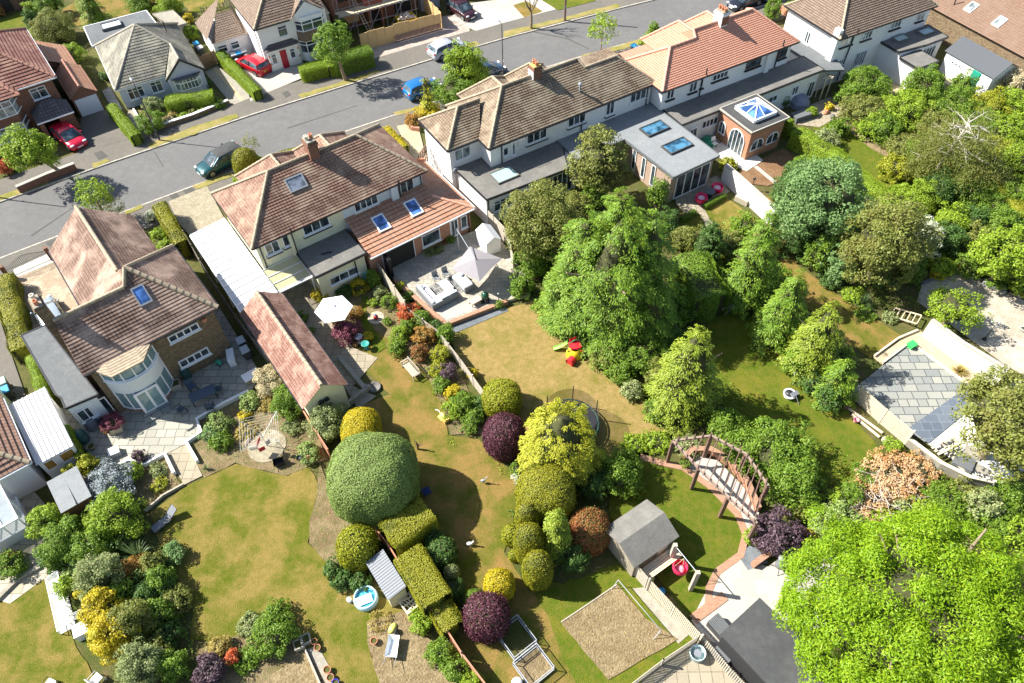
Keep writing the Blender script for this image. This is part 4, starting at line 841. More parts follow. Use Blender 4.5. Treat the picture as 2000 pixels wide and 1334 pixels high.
mb = MB(); bb = [(5.3,-0.65),(5.7,-1.1),(7.4,-1.1),(7.8,-0.65)]; mb.prism(bb,0.9,2.0); gl = mb; fm = MB()
for z in (0.9,1.65,2.0): fm.tube([(a,b-0.03,z) for a,b in bb],0.05,6)
for i in range(6): a = 5.7+1.7*i/5; fm.beam((a,-1.12,0.9),(a,-1.12,2.0),0.06,0.06)
for a,b in (bb[0],bb[-1]): fm.beam((a,b-0.03,0.9),(a,b-0.03,2.0),0.07,0.07)
w = part(fm,'bay_window',m_upvc,h); part(gl,'pane',m_glassl,w); walls(h,[(5.35,-0.6),(5.72,-1.05),(7.38,-1.05),(7.75,-0.6)],0,0.88,m_lilac,'bay_wall')
mb = MB(); mb.prism([(5.1,-0.65),(5.6,-1.3),(7.5,-1.3),(8.0,-0.65)],2.02,2.12); part(mb,'bay_roof',m_felt,h)
flat(h,[(-0.3,9.7),(6.6,10.2),(6.3,14.3),(-0.3,14.3)],2.3,m_felt,edge=m_upvc); walls(h,rect(-0.1,6.1,9.4,14.1),0,2.1,m_render,'extension_wall')
rooflight(h,G,[(195,53),(233,41),(241,52),(203,63)],2.3,plain('white blind',(0.62,0.68,0.66),0.2,var=0.05),m_felt,0.3)
mb = MB(); mb.tube([(6.9,6.2,3.4),(6.9,6.2,4.5)],0.06,7); part(mb,'flue',m_black,h)
sx = house('store_shed','low store with pale concrete sheet roof behind the bungalow','shed',G); flat(sx,[G.l(*p,2.0)[:2] for p in ((298,27),(337,20),(364,45),(337,53))],2.0,m_conc,edge=m_conc); walls(sx,[G.l(*p,2.0)[:2] for p in ((303,29),(335,23),(358,45),(338,50))],0,1.8,m_woodp)

# ================================================================== red brown brick house, top left
I = Fr(108,150,4.75,36)
h = house('brick_house','dark red brick house with red brown hip roof, white bays and dark porch','house',I)
mb = MB(); S3 = lambda *p: mb.tiles(list(p),0.33,0.05); z0 = 4.75; AP = (-5.5,5.5,8.2)
S3((-14,0,z0),(0,0,z0),AP,(-8.5,5.5,8.2)); S3((0,0,z0),(0,11,z0),AP); S3((0,11,z0),(-14,11,z0),(-8.5,5.5,8.2),AP); S3((-14,11,z0),(-14,0,z0),(-8.5,5.5,8.2))
S3((-8.6,-1.0,4.7),(-3.4,-1.0,4.7),(-5.3,1.5,6.0),(-6.7,1.5,6.0)); S3((-3.4,-1.0,4.7),(-3.4,0.3,4.75),(-5.3,1.5,6.0))
ro = part(mb,'roof',m_tR,h); mb = MB(); caps(mb,[(0,0,z0),AP,(-8.5,5.5,8.2)],0.13); caps(mb,[(0,11,z0),AP],0.12); caps(mb,[(-3.4,-1.0,4.7),(-5.3,1.5,6.0)],0.12); part(mb,'ridge_tiles',m_ridged,ro)
walls(h,rect(-13.6,-0.4,0.4,10.6),0,4.7,m_dbrick); gutter(h,[(-3.4,-0.04),(0.04,-0.04),(0.04,11)],z0,m_upvc,False)
bb = [(-8.2,0.4),(-7.6,-0.6),(-4.4,-0.6),(-3.8,0.4)]; walls(h,bb,0,4.7,m_dbrick,'bay_wall')
for za,zb,r_ in ((3.0,4.4,2),(0.7,2.1,3)):
    gl = MB(); gl.prism([(-8.15,0.35),(-7.6,-0.68),(-4.4,-0.68),(-3.85,0.35)],za,zb); fm = MB()
    for z in (za,za+(zb-za)*0.62,zb): fm.tube([(-8.2,0.35,z),(-7.62,-0.72,z),(-4.38,-0.72,z),(-3.8,0.35,z)],0.055,6)
    for i in range(5): a = -7.6+3.2*i/4; fm.beam((a,-0.72,za),(a,-0.72,zb),0.07,0.07)
    w = part(fm,'bay_window',m_upvc,h); part(gl,'pane',m_glassl,w)
win_r(h,'v',0.4,-1,-2.6,-1.2,3.1,4.2,2,0.3)
mb = MB(); mb.tiles([(-3.4,-2.0,2.2),(-0.1,-2.0,2.2),(-1.2,-0.4,3.2),(-2.2,-0.4,3.2)],0.33,0.03); mb.tiles([(-0.1,-2.0,2.2),(-0.1,0.4,2.2),(-1.2,-0.4,3.2)],0.33,0.03); mb.tiles([(-3.4,0.4,2.2),(-3.4,-2.0,2.2),(-2.2,-0.4,3.2)],0.33,0.03); mb.prism(rect(-3.4,-0.1,-2.0,0.4),2.05,2.18); part(mb,'porch_roof',tile('charcoal tiles',(0.10,0.09,0.095),(0.14,0.125,0.13),(0.04,0.035,0.035)),h)
gutter(h,[(-3.4,-2.05),(-0.1,-2.05)],2.2,m_upvc,False); walls(h,rect(-1.5,-0.2,-1.75,0.4),0,2.1,m_dbrick,'porch_wall'); walls(h,rect(-3.3,-2.9,-1.75,0.4),0,2.1,m_dbrick,'porch_wall')
mb = MB(); mb.tiles([(0.2,0.2,2.1),(1.45,0.2,3.1),(1.45,6,3.1),(0.2,6,2.1)],0.33,0.03); mb.tiles([(2.75,0.2,2.1),(2.75,6,2.1),(1.45,6,3.1),(1.45,0.2,3.1)],0.33,0.03)
mb.tiles([(2.5,6,2.2),(2.5,10.8,2.2),(0,10.8,3.6),(0,6,3.6)],0.33,0.03); ro = part(mb,'garage_roof',m_tE,h)
mb = MB(); caps(mb,[(1.45,0.1,3.12),(1.45,6,3.12)],0.12); part(mb,'ridge_tiles',m_ridged,ro)
mb = MB(); mb.prism(rect(0.3,2.6,0.4,10.5),0,2.05); mb.add([(0.3,0.4,2.05),(2.65,0.4,2.05),(1.45,0.4,3.0)],[(0,1,2)]); part(mb,'garage_wall',m_dbrick,h)
mb = MB(); mb.box(0.45,2.5,0.3,0.38,0,1.85); part(mb,'garage_door',plain('white garage door',(0.66,0.70,0.76),0.4,var=0.03),h)

# ================================================================== white semi with the red door
J = Fr(496,58.5,4.8,32)
h = house('semi_detached_house','white semi with brown roof and a red front door in a dark tiled porch','house',J)
mb = MB(); S3 = lambda *p: mb.tiles(list(p),0.27,0.04); z0 = 4.8
S3((0,0,z0),(4.3,0,z0),(5.6,1.9,6.2),(5.6,3.9,7.6),(3.8,3.9,7.6)); S3((0,7.8,z0),(0,0,z0),(3.8,3.9,7.6)); S3((7.5,7.8,z0),(0,7.8,z0),(3.8,3.9,7.6),(7.5,3.9,7.6))
S3((3.75,-0.15,z0),(5.6,-0.15,6.2),(5.6,1.9,6.2),(4.3,0.0,z0)); S3((7.5,-0.15,z0),(7.5,2.0,z0),(5.6,1.9,6.2),(5.6,-0.15,6.2)); S3((5.6,1.9,6.2),(7.5,0.3,5.0),(7.5,3.9,7.6),(5.6,3.9,7.6))
ro = part(mb,'roof',m_tH,h); mb = MB(); caps(mb,[(0,0,z0),(3.8,3.9,7.6),(7.5,3.9,7.6)]); caps(mb,[(5.6,-0.1,6.22),(5.6,1.9,6.22)]); part(mb,'ridge_tiles',m_ridge,ro)
mb = MB(); mb.prism(rect(0.3,7.6,0.3,7.5),0,4.75); mb.add([(3.9,0.0,4.75),(7.4,0.0,4.75),(5.6,0.0,6.1)],[(0,1,2)]); part(mb,'wall',m_render,h)
bb = [(4.2,0.3),(4.7,-0.35),(6.9,-0.35),(7.3,0.3)]; mb = MB(); mb.prism(bb,0,1.0); mb.prism([(4.2,0.3),(4.7,-0.33),(6.9,-0.33),(7.3,0.3)],4.4,4.75); part(mb,'bay_wall',m_render,h)
mb = MB(); mb.prism([(4.15,0.3),(4.65,-0.45),(6.95,-0.45),(7.35,0.3)],2.3,3.3); part(mb,'bay_tiling',m_tH,h)
for za,zb in ((1.0,2.25),(3.35,4.4)):
    gl = MB(); gl.prism([(4.25,0.3),(4.72,-0.3),(6.88,-0.3),(7.25,0.3)],za,zb); fm = MB()
    for z in (za,za+(zb-za)*0.68,zb): fm.tube([(4.2,0.28,z),(4.7,-0.36,z),(6.9,-0.36,z),(7.3,0.28,z)],0.05,6)
    for i in range(3): a = 4.7+1.1*i; fm.beam((a,-0.36,za),(a,-0.36,zb),0.08,0.08)
    w = part(fm,'bay_window',m_upvc,h); part(gl,'pane',m_glass,w)
win_r(h,'v',0.3,-1,2.3,3.3,3.2,4.3,1,0.3,dark_sill=False)
mb = MB(); pr = [(0.45,-0.25,2.3),(4.05,-0.25,2.3),(3.1,0.75,3.1),(1.4,0.75,3.1)]; mb.tiles(pr,0.3,0.03); mb.tiles([(0.45,0.9,2.3),pr[0],pr[3]],0.3,0.03); mb.tiles([pr[1],(4.05,0.9,2.3),pr[2]],0.3,0.03); part(mb,'porch_roof',MATS['charcoal tiles'],h)
walls(h,rect(0.6,3.9,-0.05,0.4),0,2.25,m_render,'porch_wall'); door_r(h,'v',-0.05,-1,1.75,2.55,0.05,2.1,plain('crimson door',(0.36,0.015,0.03),0.35,var=0.03)); win_r(h,'v',-0.05,-1,0.85,1.4,0.85,1.9,1,0.3); win_r(h,'v',-0.05,-1,2.85,3.4,0.85,1.9,1,0.3)
for z in (0.9,1.75):
    for u in (0.7,3.8): mb = MB(); mb.box(u-0.07,u+0.07,-0.1,-0.05,z-0.1,z+0.1); part(mb,'wall_tile',m_pot,h)
pipe(h,[(0.28,1.5,4.7),(0.28,1.2,3.2),(0.26,0.3,0.1)]); gutter(h,[(0,7.8),(-0.04,-0.04),(3.7,-0.04)],z0,m_black,False)
mb = MB(); mb.tiles([(-3.7,4.6,2.3),(-0.05,4.6,2.3),(-0.2,7.6,3.7),(-1.8,7.6,3.7)],0.27,0.03); mb.tiles([(-3.8,9.9,2.3),(-3.7,4.6,2.3),(-1.8,7.6,3.7),(-0.3,9.9,3.7)],0.27,0.03); mb.poly([(-0.05,4.6,2.29),(0.3,4.6,2.29),(0.3,9.9,3.7),(-0.2,7.6,3.7)]); part(mb,'side_roof',m_tH,h)
walls(h,rect(-3.5,0.3,4.85,9.7),0,2.25,m_render,'side_wall'); win_r(h,'v',4.85,-1,-3.2,-2.2,1.0,1.8,1,0.4); win_r(h,'v',4.85,-1,-1.8,-0.9,1.0,1.8,1,0.4)

# ================================================================== house under repair with scaffold
K = Fr(667,62,0,29)
h = house('brick_house','dark brick house under repair, with boarded openings and small red tiled porch','house',K)
mb = MB(); mb.prism(rect(-0.6,9.4,0.2,8),0,5); part(mb,'wall',m_dbrick,h)
for a,b,z0,z1,m in ((0.4,2.2,3.1,4.4,m_dark),(0.5,2.3,0.6,1.7,plain('osb board',(0.62,0.42,0.19),0.8,var=0.15,scale=14)),(4.6,5.8,3.2,4.5,MATS['osb board']),(6.6,8.6,0.3,2.1,m_dark)):
    mb = MB(); mb.box(a,b,0.1,0.19,z0,z1); part(mb,'opening_fill',m,h)
walls(h,rect(3.0,3.2,-1.2,0.2),0,2.2,m_dbrick,'porch_pier'); walls(h,rect(4.5,4.7,-1.2,0.2),0,2.2,m_dbrick,'porch_pier'); walls(h,rect(3.2,4.5,-0.2,0.19),0,2.2,m_dark,'doorway')
mb = MB(); mb.tiles([(2.8,-1.5,2.2),(4.9,-1.5,2.2),(4.9,0.2,3.3),(2.8,0.2,3.3)],0.3,0.04); part(mb,'porch_roof',tile('red porch tiles',(0.40,0.10,0.06),(0.48,0.15,0.09),(0.2,0.05,0.03)),h)
mb = MB(); mb.box(2.55,2.95,0.05,0.19,1.5,2.0); part(mb,'window',m_upvc,h)
s = house('scaffold','steel tube scaffold with pale plank decks in front of the brick house','scaffold',K)
for z,w_ in ((2.5,1.1),(4.6,1.1)):
    mb = MB()
    for i in range(5): mb.box(-0.5,8.2 if z < 3 else 6.5,-1.75+i*0.24,-1.53+i*0.24,z,z+0.04)
    part(mb,'deck',plain('scaffold planks',(0.62,0.54,0.38),0.85,var=0.15,scale=3),s)
for i in range(6):
    for v in (-0.45,-1.8): u = -0.4+i*1.75; mb = MB(); mb.tube([(u,v,0),(u,v,5.9)],0.035,6); part(mb,'upright',m_lead,s)
mb = MB()
for z in (1.2,2.45,3.4,4.55,5.5):
    mb.tube([(-0.7,-1.85,z),(8.6,-1.85,z)],0.03,6)
for i in range(3): mb.tube([(0+i*2.6,-1.9,0.2),(1.7+i*2.6,-1.9,2.5)],0.03,6)
part(mb,'rail',m_lead,s)
mb = MB()
for v in (-0.17,0.17): mb.tube([(2.55+v,-2.9,0.0),(1.2+v,-1.7,4.9)],0.03,6)
for i in range(16): t = i/16; mb.tube([(2.38-1.35*t,-2.9+1.2*t,4.9*t),(2.72-1.35*t,-2.9+1.2*t,4.9*t)],0.018,5)
tag(mb.build('ladder',m_woodp,None,(K.o[0],K.o[1],0),R(K.ang)),'timber pole ladder leaning on the scaffold','ladder')
s = house('site_hoarding','tan board hoarding with a wavy top along the pavement by the scaffold','fence',K)
osb = MATS['osb board']; ys = [0.46,1.35,2.3,3.3,4.3,5.3,6.1,7.0,8.0,9.0,9.8]
for i in range(10):
    u0,u1 = ys[i],ys[i+1]; t = 1.75-0.02*i+(0.1 if i % 3 else 0); mb = MB(); lo = 0.0 if i < 4 else 0.75
    mb.box(u0+0.01,u1-0.01,-5.0-0.03*i,-4.95-0.03*i,lo,t+(0.25 if i >= 4 else 0.15)); part(mb,'board',osb,s)
for i in range(8):
    v0 = -5.2+i*0.62; mb = MB(); mb.box(9.85,9.9,v0,v0+0.6,0,1.9+0.1*(i % 2)); part(mb,'board',osb,s)
mb = MB(); mb.box(4.2,9.8,-5.32,-5.22,0,0.15)
for i in range(38): mb.box(4.25+i*0.146,4.34+i*0.146,-5.30,-5.27,0.1,0.8)
part(mb,'picket_fence',m_woodd,s)
s = house('skip','yellow builders skip full of rubble and timber','skip',K)
mb = MB(); bt = [(6.0,-3.3),(7.5,-3.3),(7.5,-2.1),(6.0,-2.1)]; tp = [(5.7,-3.5),(7.8,-3.5),(7.8,-1.9),(5.7,-1.9)]
mb.add([(a,b,0.05) for a,b in bt]+[(a,b,1.1) for a,b in tp],[(0,3,2,1),(0,1,5,4),(1,2,6,5),(2,3,7,6),(3,0,4,7)]); part(mb,'body',plain('yellow skip paint',(0.72,0.50,0.03),0.5,var=0.12),s)
rnd = random.Random(5); mb = MB()
for i in range(26): mb.obox((rnd.uniform(5.9,7.6),rnd.uniform(-3.3,-2.1),rnd.uniform(0.9,1.25)),rnd.uniform(0.2,0.8),rnd.uniform(0.08,0.3),0.08,rnd.uniform(0,3),rnd.uniform(-0.4,0.4))
part(mb,'rubble',plain('mixed rubble',(0.62,0.52,0.42),0.9,var=0.25,scale=3),s)
h = house('brick_house','brown brick house at top edge beside the grey sheeted garage of the building site','house',K)
walls(h,rect(12.2,20,1.4,9),0,5,m_rbrick); win_r(h,'v',1.4,-1,14.6,16.8,0.8,2.0,4,frame=m_black)
for a in (9.5,10.7): mb = MB(); mb.box(a,a+1.1,-0.6,6,0,2.6); part(mb,'grey_sheeting',m_lead,h)
h = thing('rendered_house','narrow cream rendered gable wall between the white semi and the scaffold','house',(K.o[0],K.o[1],0),R(K.ang)); walls(h,rect(-3.2,-1.0,2.4,9),0,4.6,m_cream); mb = MB(); mb.add([(-1.7,0.2,2.2),(-0.8,0.2,2.2),(-0.8,4.4,2.9),(-1.7,4.4,2.9)],[(0,1,2,3)]); mb.prism(rect(-1.6,-0.9,0.3,4.3),0,2.2); part(mb,'side_porch',m_cream,h)
h = thing('timber_store','brown timber building at the top left corner','shed',P(10,30),R(36)); mb = MB(); mb.box(-4,2.6,0.4,4,0,2.6); part(mb,'wall',m_woodd,h); mb = MB(); mb.box(0.2,1.2,0.33,0.39,0.1,2.0); part(mb,'door',m_dark,h)

# ================================================================== house at the lower left edge
Lh = Fr(58,903,2.9,38.5)
h = house('house','brown tiled house cut off by left edge, with white ribbed lean-to and conservatory','house',Lh)
mb = MB(); mb.tiles([(-9,0,2.9),(0,0,2.9),(-4.5,4.5,6.2)],0.33,0.06); mb.tiles([(0,0,2.9),(0,9,2.9),(-4.5,4.5,6.2)],0.33,0.06); ro = part(mb,'roof',tile('brown pantiles',(0.26,0.155,0.11),(0.34,0.21,0.155),(0.07,0.04,0.03),0.3,0.33),h); mb = MB(); caps(mb,[(0,0,2.9),(-4.5,4.5,6.2)],0.15); part(mb,'ridge_tiles',m_ridge,ro)
walls(h,rect(-8.7,-0.25,0.3,8.7),0,2.85,m_render); gutter(h,[(-9,-0.05),(0.05,-0.05),(0.05,6)],2.9,m_upvc,False)
mb = MB(); mb.prism(rect(0.12,2.4,0.05,5.65),2.3,[2.32,2.32,2.5,2.5]); 
for i in range(9): u = 0.15+i*0.275; mb.beam((u,0.02,2.35),(u,5.65,2.53),0.05,0.05)
part(mb,'lean_to_roof',plain('white ribbed sheet',(0.62,0.61,0.60),0.4,var=0.05),h); walls(h,rect(0.2,2.3,0.2,5.4),0,2.3,m_render,'lean_to_wall')
for a,b in ((0.35,1.0),(1.3,2.2)): win_r(h,'v',0.2,-1,a,b,1.2,2.1,1,sill=False,glass=plain('amber pane',(0.35,0.2,0.05),0.2,var=0.3,scale=2))  # panes tinted amber, tone varied by noise
cz = house('conservatory','white framed glazed conservatory at the left edge','conservatory',Lh)
mb = MB(); mb.add([(-4.5,-2.6,2.0),(-1.9,-2.6,2.0),(-1.9,-0.1,2.8),(-4.5,-0.1,2.8)],[(0,1,2,3)]); mb.add([(-4.5,-2.6,0.9),(-1.9,-2.6,0.9),(-1.9,-2.6,2.0),(-4.5,-2.6,2.0),(-1.9,-0.1,0.9),(-1.9,-0.1,2.8)],[(0,1,2,3),(1,4,5,2)]); part(mb,'pane',plain('conservatory glass',(0.6,0.66,0.66),0.08,var=0.1,alpha=0.6),cz)
mb = MB()
for i in range(4): u = -4.5+i*0.87; mb.beam((u,-2.6,2.02),(u,-0.1,2.82),0.07,0.07); mb.beam((u,-2.62,0.9),(u,-2.62,2.0),0.07,0.07)
for q in (((-4.5,-2.62,2.02),(-1.85,-2.62,2.02)),((-4.5,-2.62,0.9),(-1.85,-2.62,0.9)),((-1.87,-2.6,0.9),(-1.87,-0.1,0.9)),((-1.87,-1.3,0.9),(-1.87,-1.3,2.4))): mb.beam(*q,0.1,0.1)
part(mb,'frame',m_upvc,cz); walls(cz,rect(-4.5,-1.9,-2.6,-0.2),0,0.88,m_render,'dwarf_wall')
sh = house('garden_shed','small brown shed with a pale grey flat felt roof beside the blue grey shrub','shed',Lh)
mb = MB(); mb.prism(rect(0.2,2.0,-3.9,-1.35),1.93,[1.98,1.98,2.12,2.12],bottom=True); mb.box(1.1,1.13,-3.88,-1.4,2.0,2.08); part(mb,'roof',m_feltp,sh)
mb = MB(); mb.prism(rect(0.3,1.9,-3.75,-1.5),0,1.93); part(mb,'wall',bricked('brown shiplap',(0.26,0.12,0.06),(0.33,0.16,0.085),(0.1,0.05,0.03),3,0.13,0.01),sh)
# ------------------------------------------------------------------ foliage
LF = dict(
    bright=leafy('bright leaves',(0.16,0.27,0.012),(0.36,0.48,0.04),(0.24,0.34,0.02)),
    mid=leafy('mid green leaves',(0.08,0.175,0.012),(0.24,0.35,0.035),(0.15,0.24,0.02)),
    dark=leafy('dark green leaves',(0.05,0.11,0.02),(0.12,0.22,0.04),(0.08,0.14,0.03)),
    olive=leafy('olive leaves',(0.14,0.17,0.025),(0.29,0.31,0.07),(0.22,0.22,0.05)),
    gold=leafy('gold leaves',(0.42,0.34,0.01),(0.62,0.50,0.02),(0.38,0.36,0.02),0.2),
    goldgreen=leafy('golden green leaves',(0.24,0.28,0.012),(0.42,0.42,0.03),(0.30,0.30,0.02)),
    yewgold=leafy('clipped gold yew',(0.20,0.215,0.01),(0.34,0.32,0.02),(0.15,0.17,0.012),0.15),
    greygreen=leafy('grey green leaves',(0.17,0.26,0.055),(0.31,0.39,0.11),(0.22,0.30,0.075),0.15),
    purple=leafy('purple leaves',(0.055,0.015,0.025),(0.16,0.05,0.07),(0.10,0.03,0.05),0.15),
    plum=leafy('dark plum leaves',(0.045,0.025,0.035),(0.15,0.09,0.11),(0.08,0.045,0.06),0.1),
    magenta=leafy('magenta acer leaves',(0.16,0.03,0.06),(0.34,0.11,0.15),(0.2,0.05,0.09)),
    redtip=leafy('red tipped leaves',(0.36,0.08,0.03),(0.20,0.20,0.05),(0.42,0.14,0.05)),
    red=leafy('red leaves',(0.48,0.07,0.02),(0.62,0.18,0.06),(0.5,0.22,0.1)),
    bronze=leafy('bronze leaves',(0.34,0.17,0.03),(0.48,0.28,0.06),(0.26,0.18,0.04)),
    blue=leafy('blue grey leaves',(0.20,0.24,0.25),(0.36,0.40,0.40),(0.24,0.28,0.26),0.15),
    lime=leafy('lime leaves',(0.15,0.3,0.006),(0.36,0.5,0.02),(0.23,0.38,0.008),0.4),
    cream=leafy('cream blossom',(0.50,0.42,0.22),(0.66,0.58,0.38),(0.40,0.36,0.18)),
    varieg=leafy('variegated leaves',(0.16,0.24,0.06),(0.42,0.44,0.20),(0.24,0.28,0.08)),
    sage=leafy('pale blue green leaves',(0.1,0.2,0.05),(0.28,0.42,0.15),(0.16,0.27,0.08)),
    conif=leafy('conifer sprays',(0.07,0.17,0.008),(0.27,0.38,0.03),(0.13,0.24,0.012),0.15),
    conifg=leafy('yellow green conifer sprays',(0.13,0.21,0.01),(0.36,0.42,0.04),(0.22,0.29,0.02),0.15),
    conifo=leafy('gold conifer sprays',(0.30,0.32,0.01),(0.50,0.50,0.04),(0.36,0.36,0.02),0.2),
    brown=leafy('dead brown twigs',(0.42,0.24,0.11),(0.62,0.42,0.22),(0.5,0.27,0.1),0.05),
    straw=leafy('straw blades',(0.34,0.26,0.06),(0.5,0.4,0.12)),
    blade=leafy('spiky blades',(0.06,0.12,0.03),(0.24,0.32,0.14)),
    white=leafy('white blossom',(0.45,0.5,0.3),(0.75,0.75,0.62)))
m_bark = plain('bark',(0.24,0.18,0.12),0.9,var=0.25,scale=7,bump=0.5)
m_barkg = plain('grey bare wood',(0.50,0.45,0.38),0.9,var=0.15,scale=7)
def unit(a): return a/(np.linalg.norm(a,axis=1,keepdims=True)+1e-9)
def leaf_quads(C,N,size,asp,rng,T=None):
    n = len(C); s = size*rng.uniform(0.65,1.3,n)[:,None]
    T = unit(rng.normal(size=(n,3))) if T is None else unit(T)
    N = unit(N); a = T-N*(T*N).sum(1,keepdims=True); a = unit(a); b = np.cross(N,a)
    V = np.stack([C-a*s*0.5,C+b*s*asp*0.5,C+a*s*0.5,C-b*s*asp*0.5],1).reshape(-1,3)
    return V
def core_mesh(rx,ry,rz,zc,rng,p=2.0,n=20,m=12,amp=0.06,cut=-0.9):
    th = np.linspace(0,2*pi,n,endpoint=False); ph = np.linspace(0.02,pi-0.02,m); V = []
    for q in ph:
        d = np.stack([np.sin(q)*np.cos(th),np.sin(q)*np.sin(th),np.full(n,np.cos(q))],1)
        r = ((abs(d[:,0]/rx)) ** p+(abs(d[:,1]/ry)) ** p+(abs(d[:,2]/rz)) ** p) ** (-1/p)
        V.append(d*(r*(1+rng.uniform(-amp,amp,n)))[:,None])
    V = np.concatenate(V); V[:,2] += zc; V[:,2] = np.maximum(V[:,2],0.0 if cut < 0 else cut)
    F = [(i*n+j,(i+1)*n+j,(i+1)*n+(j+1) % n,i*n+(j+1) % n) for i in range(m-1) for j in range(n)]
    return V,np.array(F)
def pack(parts):
    V = []; F = []; k = 0
    for v,f in parts: V.append(v); F.append(np.asarray(f)+k); k += len(v)
    return np.concatenate(V),np.concatenate(F)
def quads(n): return np.arange(n*4).reshape(-1,4)
def dirs(n,rng,zmin=-0.35):
    z = rng.uniform(zmin,1,n); t = rng.uniform(0,2*pi,n); s = np.sqrt(1-z*z); return np.stack([s*np.cos(t),s*np.sin(t),z],1)
def crown_clumpy(r,z0,h,size=0.17,rng=None,dens=1.35,asp=0.55,clump=0.3,ry=None,gap=0.0,rough=0.16,zmin=-0.45):
    """broadleaf crown: leaf clumps spread over an uneven ball between z0 and h"""
    ry = ry or r; rz = (h-z0)/2; zc = (h+z0)/2; rx = r
    rc = clump*min(rx,ry,rz*1.3)+0.12; area = 4*pi*((rx*ry) ** 1.6/3+2*(max(rx,ry)*rz) ** 1.6/3) ** (1/1.6)
    rc = rc*0.85; size = size*0.8; K = max(12,int(area/(rc*rc*1.5))); D = dirs(K,rng,zmin); lump = 1+rng.normal(0,rough,K)
    CC = D*np.array([rx,ry,rz])*(lump*0.86)[:,None]*np.where(rng.random(K) < 0.25,0.75,1.0)[:,None]
    n = int(area*dens*1.25/(size*size*asp*0.5)); n = min(n,110000)
    idx = rng.integers(0,K,n); ks = rc*rng.uniform(0.75,1.3,K)
    o = unit(rng.normal(size=(n,3))+D[idx]*0.9+np.array([0,0,0.35])); rr = ks[idx]*rng.uniform(0.45,1.05,n) ** 0.6
    C = CC[idx]+o*rr[:,None]*np.array([1,1,0.75]); C[:,2] += zc
    N = unit(o+rng.normal(0,0.6,(n,3))+np.array([0,0,0.4]))
    C[:,2] = np.maximum(C[:,2],0.05)
    parts = [(leaf_quads(C,N,size,asp,rng),quads(n))]
    if gap < 0.5:
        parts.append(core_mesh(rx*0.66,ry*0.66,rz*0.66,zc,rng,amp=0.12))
    return pack(parts)
def crown_clipped(rx,ry,z0,h,size=0.085,rng=None,p=2.4,dens=2.1,egg=0.0,jit=0.03,ripple=0.035):
    size *= 0.75
    rz = (h-z0)/2; zc = (h+z0)/2
    n = int(4*pi*rx*rz*1.1*dens/(size*size*0.35)); n = min(n,120000)
    d = unit(rng.normal(size=(n,3))); d = d[d[:,2] >-0.9]; n = len(d)
    r = ((abs(d[:,0]/rx)) ** p+(abs(d[:,1]/ry)) ** p+(abs(d[:,2]/rz)) ** p) ** (-1/p)
    wv = np.sin(d[:,0]*5.1+1)*np.sin(d[:,1]*4.3+2)*np.sin(d[:,2]*4.7)+0.6*np.sin(d[:,0]*11)*np.sin(d[:,1]*13+1)
    C = d*(r*(1+ripple*wv))[:,None]+rng.normal(0,jit,(n,3))
    if egg: C[:,:2] *= (1-egg*(C[:,2:3]/rz))
    G_ = np.stack([np.sign(d[:,0])*abs(d[:,0]*r/rx) ** (p-1)/rx,np.sign(d[:,1])*abs(d[:,1]*r/ry) ** (p-1)/ry,np.sign(d[:,2])*abs(d[:,2]*r/rz) ** (p-1)/rz],1)
    N = unit(G_)+rng.normal(0,0.42,(n,3)); C[:,2] += zc; k = C[:,2] > 0.02; C,N = C[k],N[k]
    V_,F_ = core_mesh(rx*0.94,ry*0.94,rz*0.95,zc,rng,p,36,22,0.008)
    if egg: V_[:,:2] *= (1-egg*((V_[:,2:3]-zc)/rz))
    return pack([(leaf_quads(C,N,size,0.7,rng),quads(len(C))),(V_,F_)])
def crown_conifer(r,z0,h,rng,nb=None,size=0.17,top=0.9,droop=0.35,asp=0.3,core=0.5,leaf=6,pw=0.6,rc=0.45,var=0.78,fill=0.5):
    """conifer: separate drooping sprays standing out from a dark inner cone, with gaps between them"""
    size = min(size,0.19); H_ = h-z0; t = 1-rng.random(int(5.2*r*H_/(rc*rc)*fill)+30) ** 0.62; K = len(t); az = rng.uniform(0,2*pi,K)
    lob = 1+0.10*np.sin(az*3+t*5+1)+0.07*np.sin(az*7+t*11); rad = r*(1-t) ** pw*lob*rng.uniform(var,1.06,K); cz = z0+H_*t+rng.normal(0,0.08,K)
    u = np.stack([np.cos(az),np.sin(az),np.zeros(K)],1); w = np.stack([-np.sin(az),np.cos(az),np.zeros(K)],1); Z = np.array([0,0,1.0])
    m = int(max(16,2.3*rc*rc/(size*size*asp*0.5)*0.62)); rk = rc*rng.uniform(0.7,1.35,K)*np.clip(0.55+(1-t),0.5,1.1); idx = np.repeat(np.arange(K),m)
    a = rng.uniform(-1.0,0.35,K*m); f = rng.normal(0,0.42,K*m)*(1-0.55*np.clip(a+.6,0,1)); R_ = rk[idx]
    C = u[idx]*(rad[idx]+a*R_*1.25)[:,None]+w[idx]*(f*R_*1.2)[:,None]; C[:,2] = cz[idx]-droop*R_*(a+0.9) ** 2*0.9-abs(f)*R_*0.35+rng.normal(0,0.035,K*m); C[:,2] = np.maximum(C[:,2],0.06)
    T = u[idx]*0.8+w[idx]*f[:,None]*1.3-Z*(0.25+droop*0.8)+rng.normal(0,0.22,(K*m,3)); N = Z*0.85+u[idx]*0.55+rng.normal(0,0.3,(K*m,3))
    parts = [(leaf_quads(C,N,size,asp,rng,T),quads(len(C)))]
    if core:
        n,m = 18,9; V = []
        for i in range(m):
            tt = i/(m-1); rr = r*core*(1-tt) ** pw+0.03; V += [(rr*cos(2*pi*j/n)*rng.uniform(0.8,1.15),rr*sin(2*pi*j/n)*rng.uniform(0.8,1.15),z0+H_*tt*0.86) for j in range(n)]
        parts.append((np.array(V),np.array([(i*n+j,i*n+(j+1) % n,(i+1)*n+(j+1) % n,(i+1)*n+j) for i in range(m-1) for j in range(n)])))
    return pack(parts)
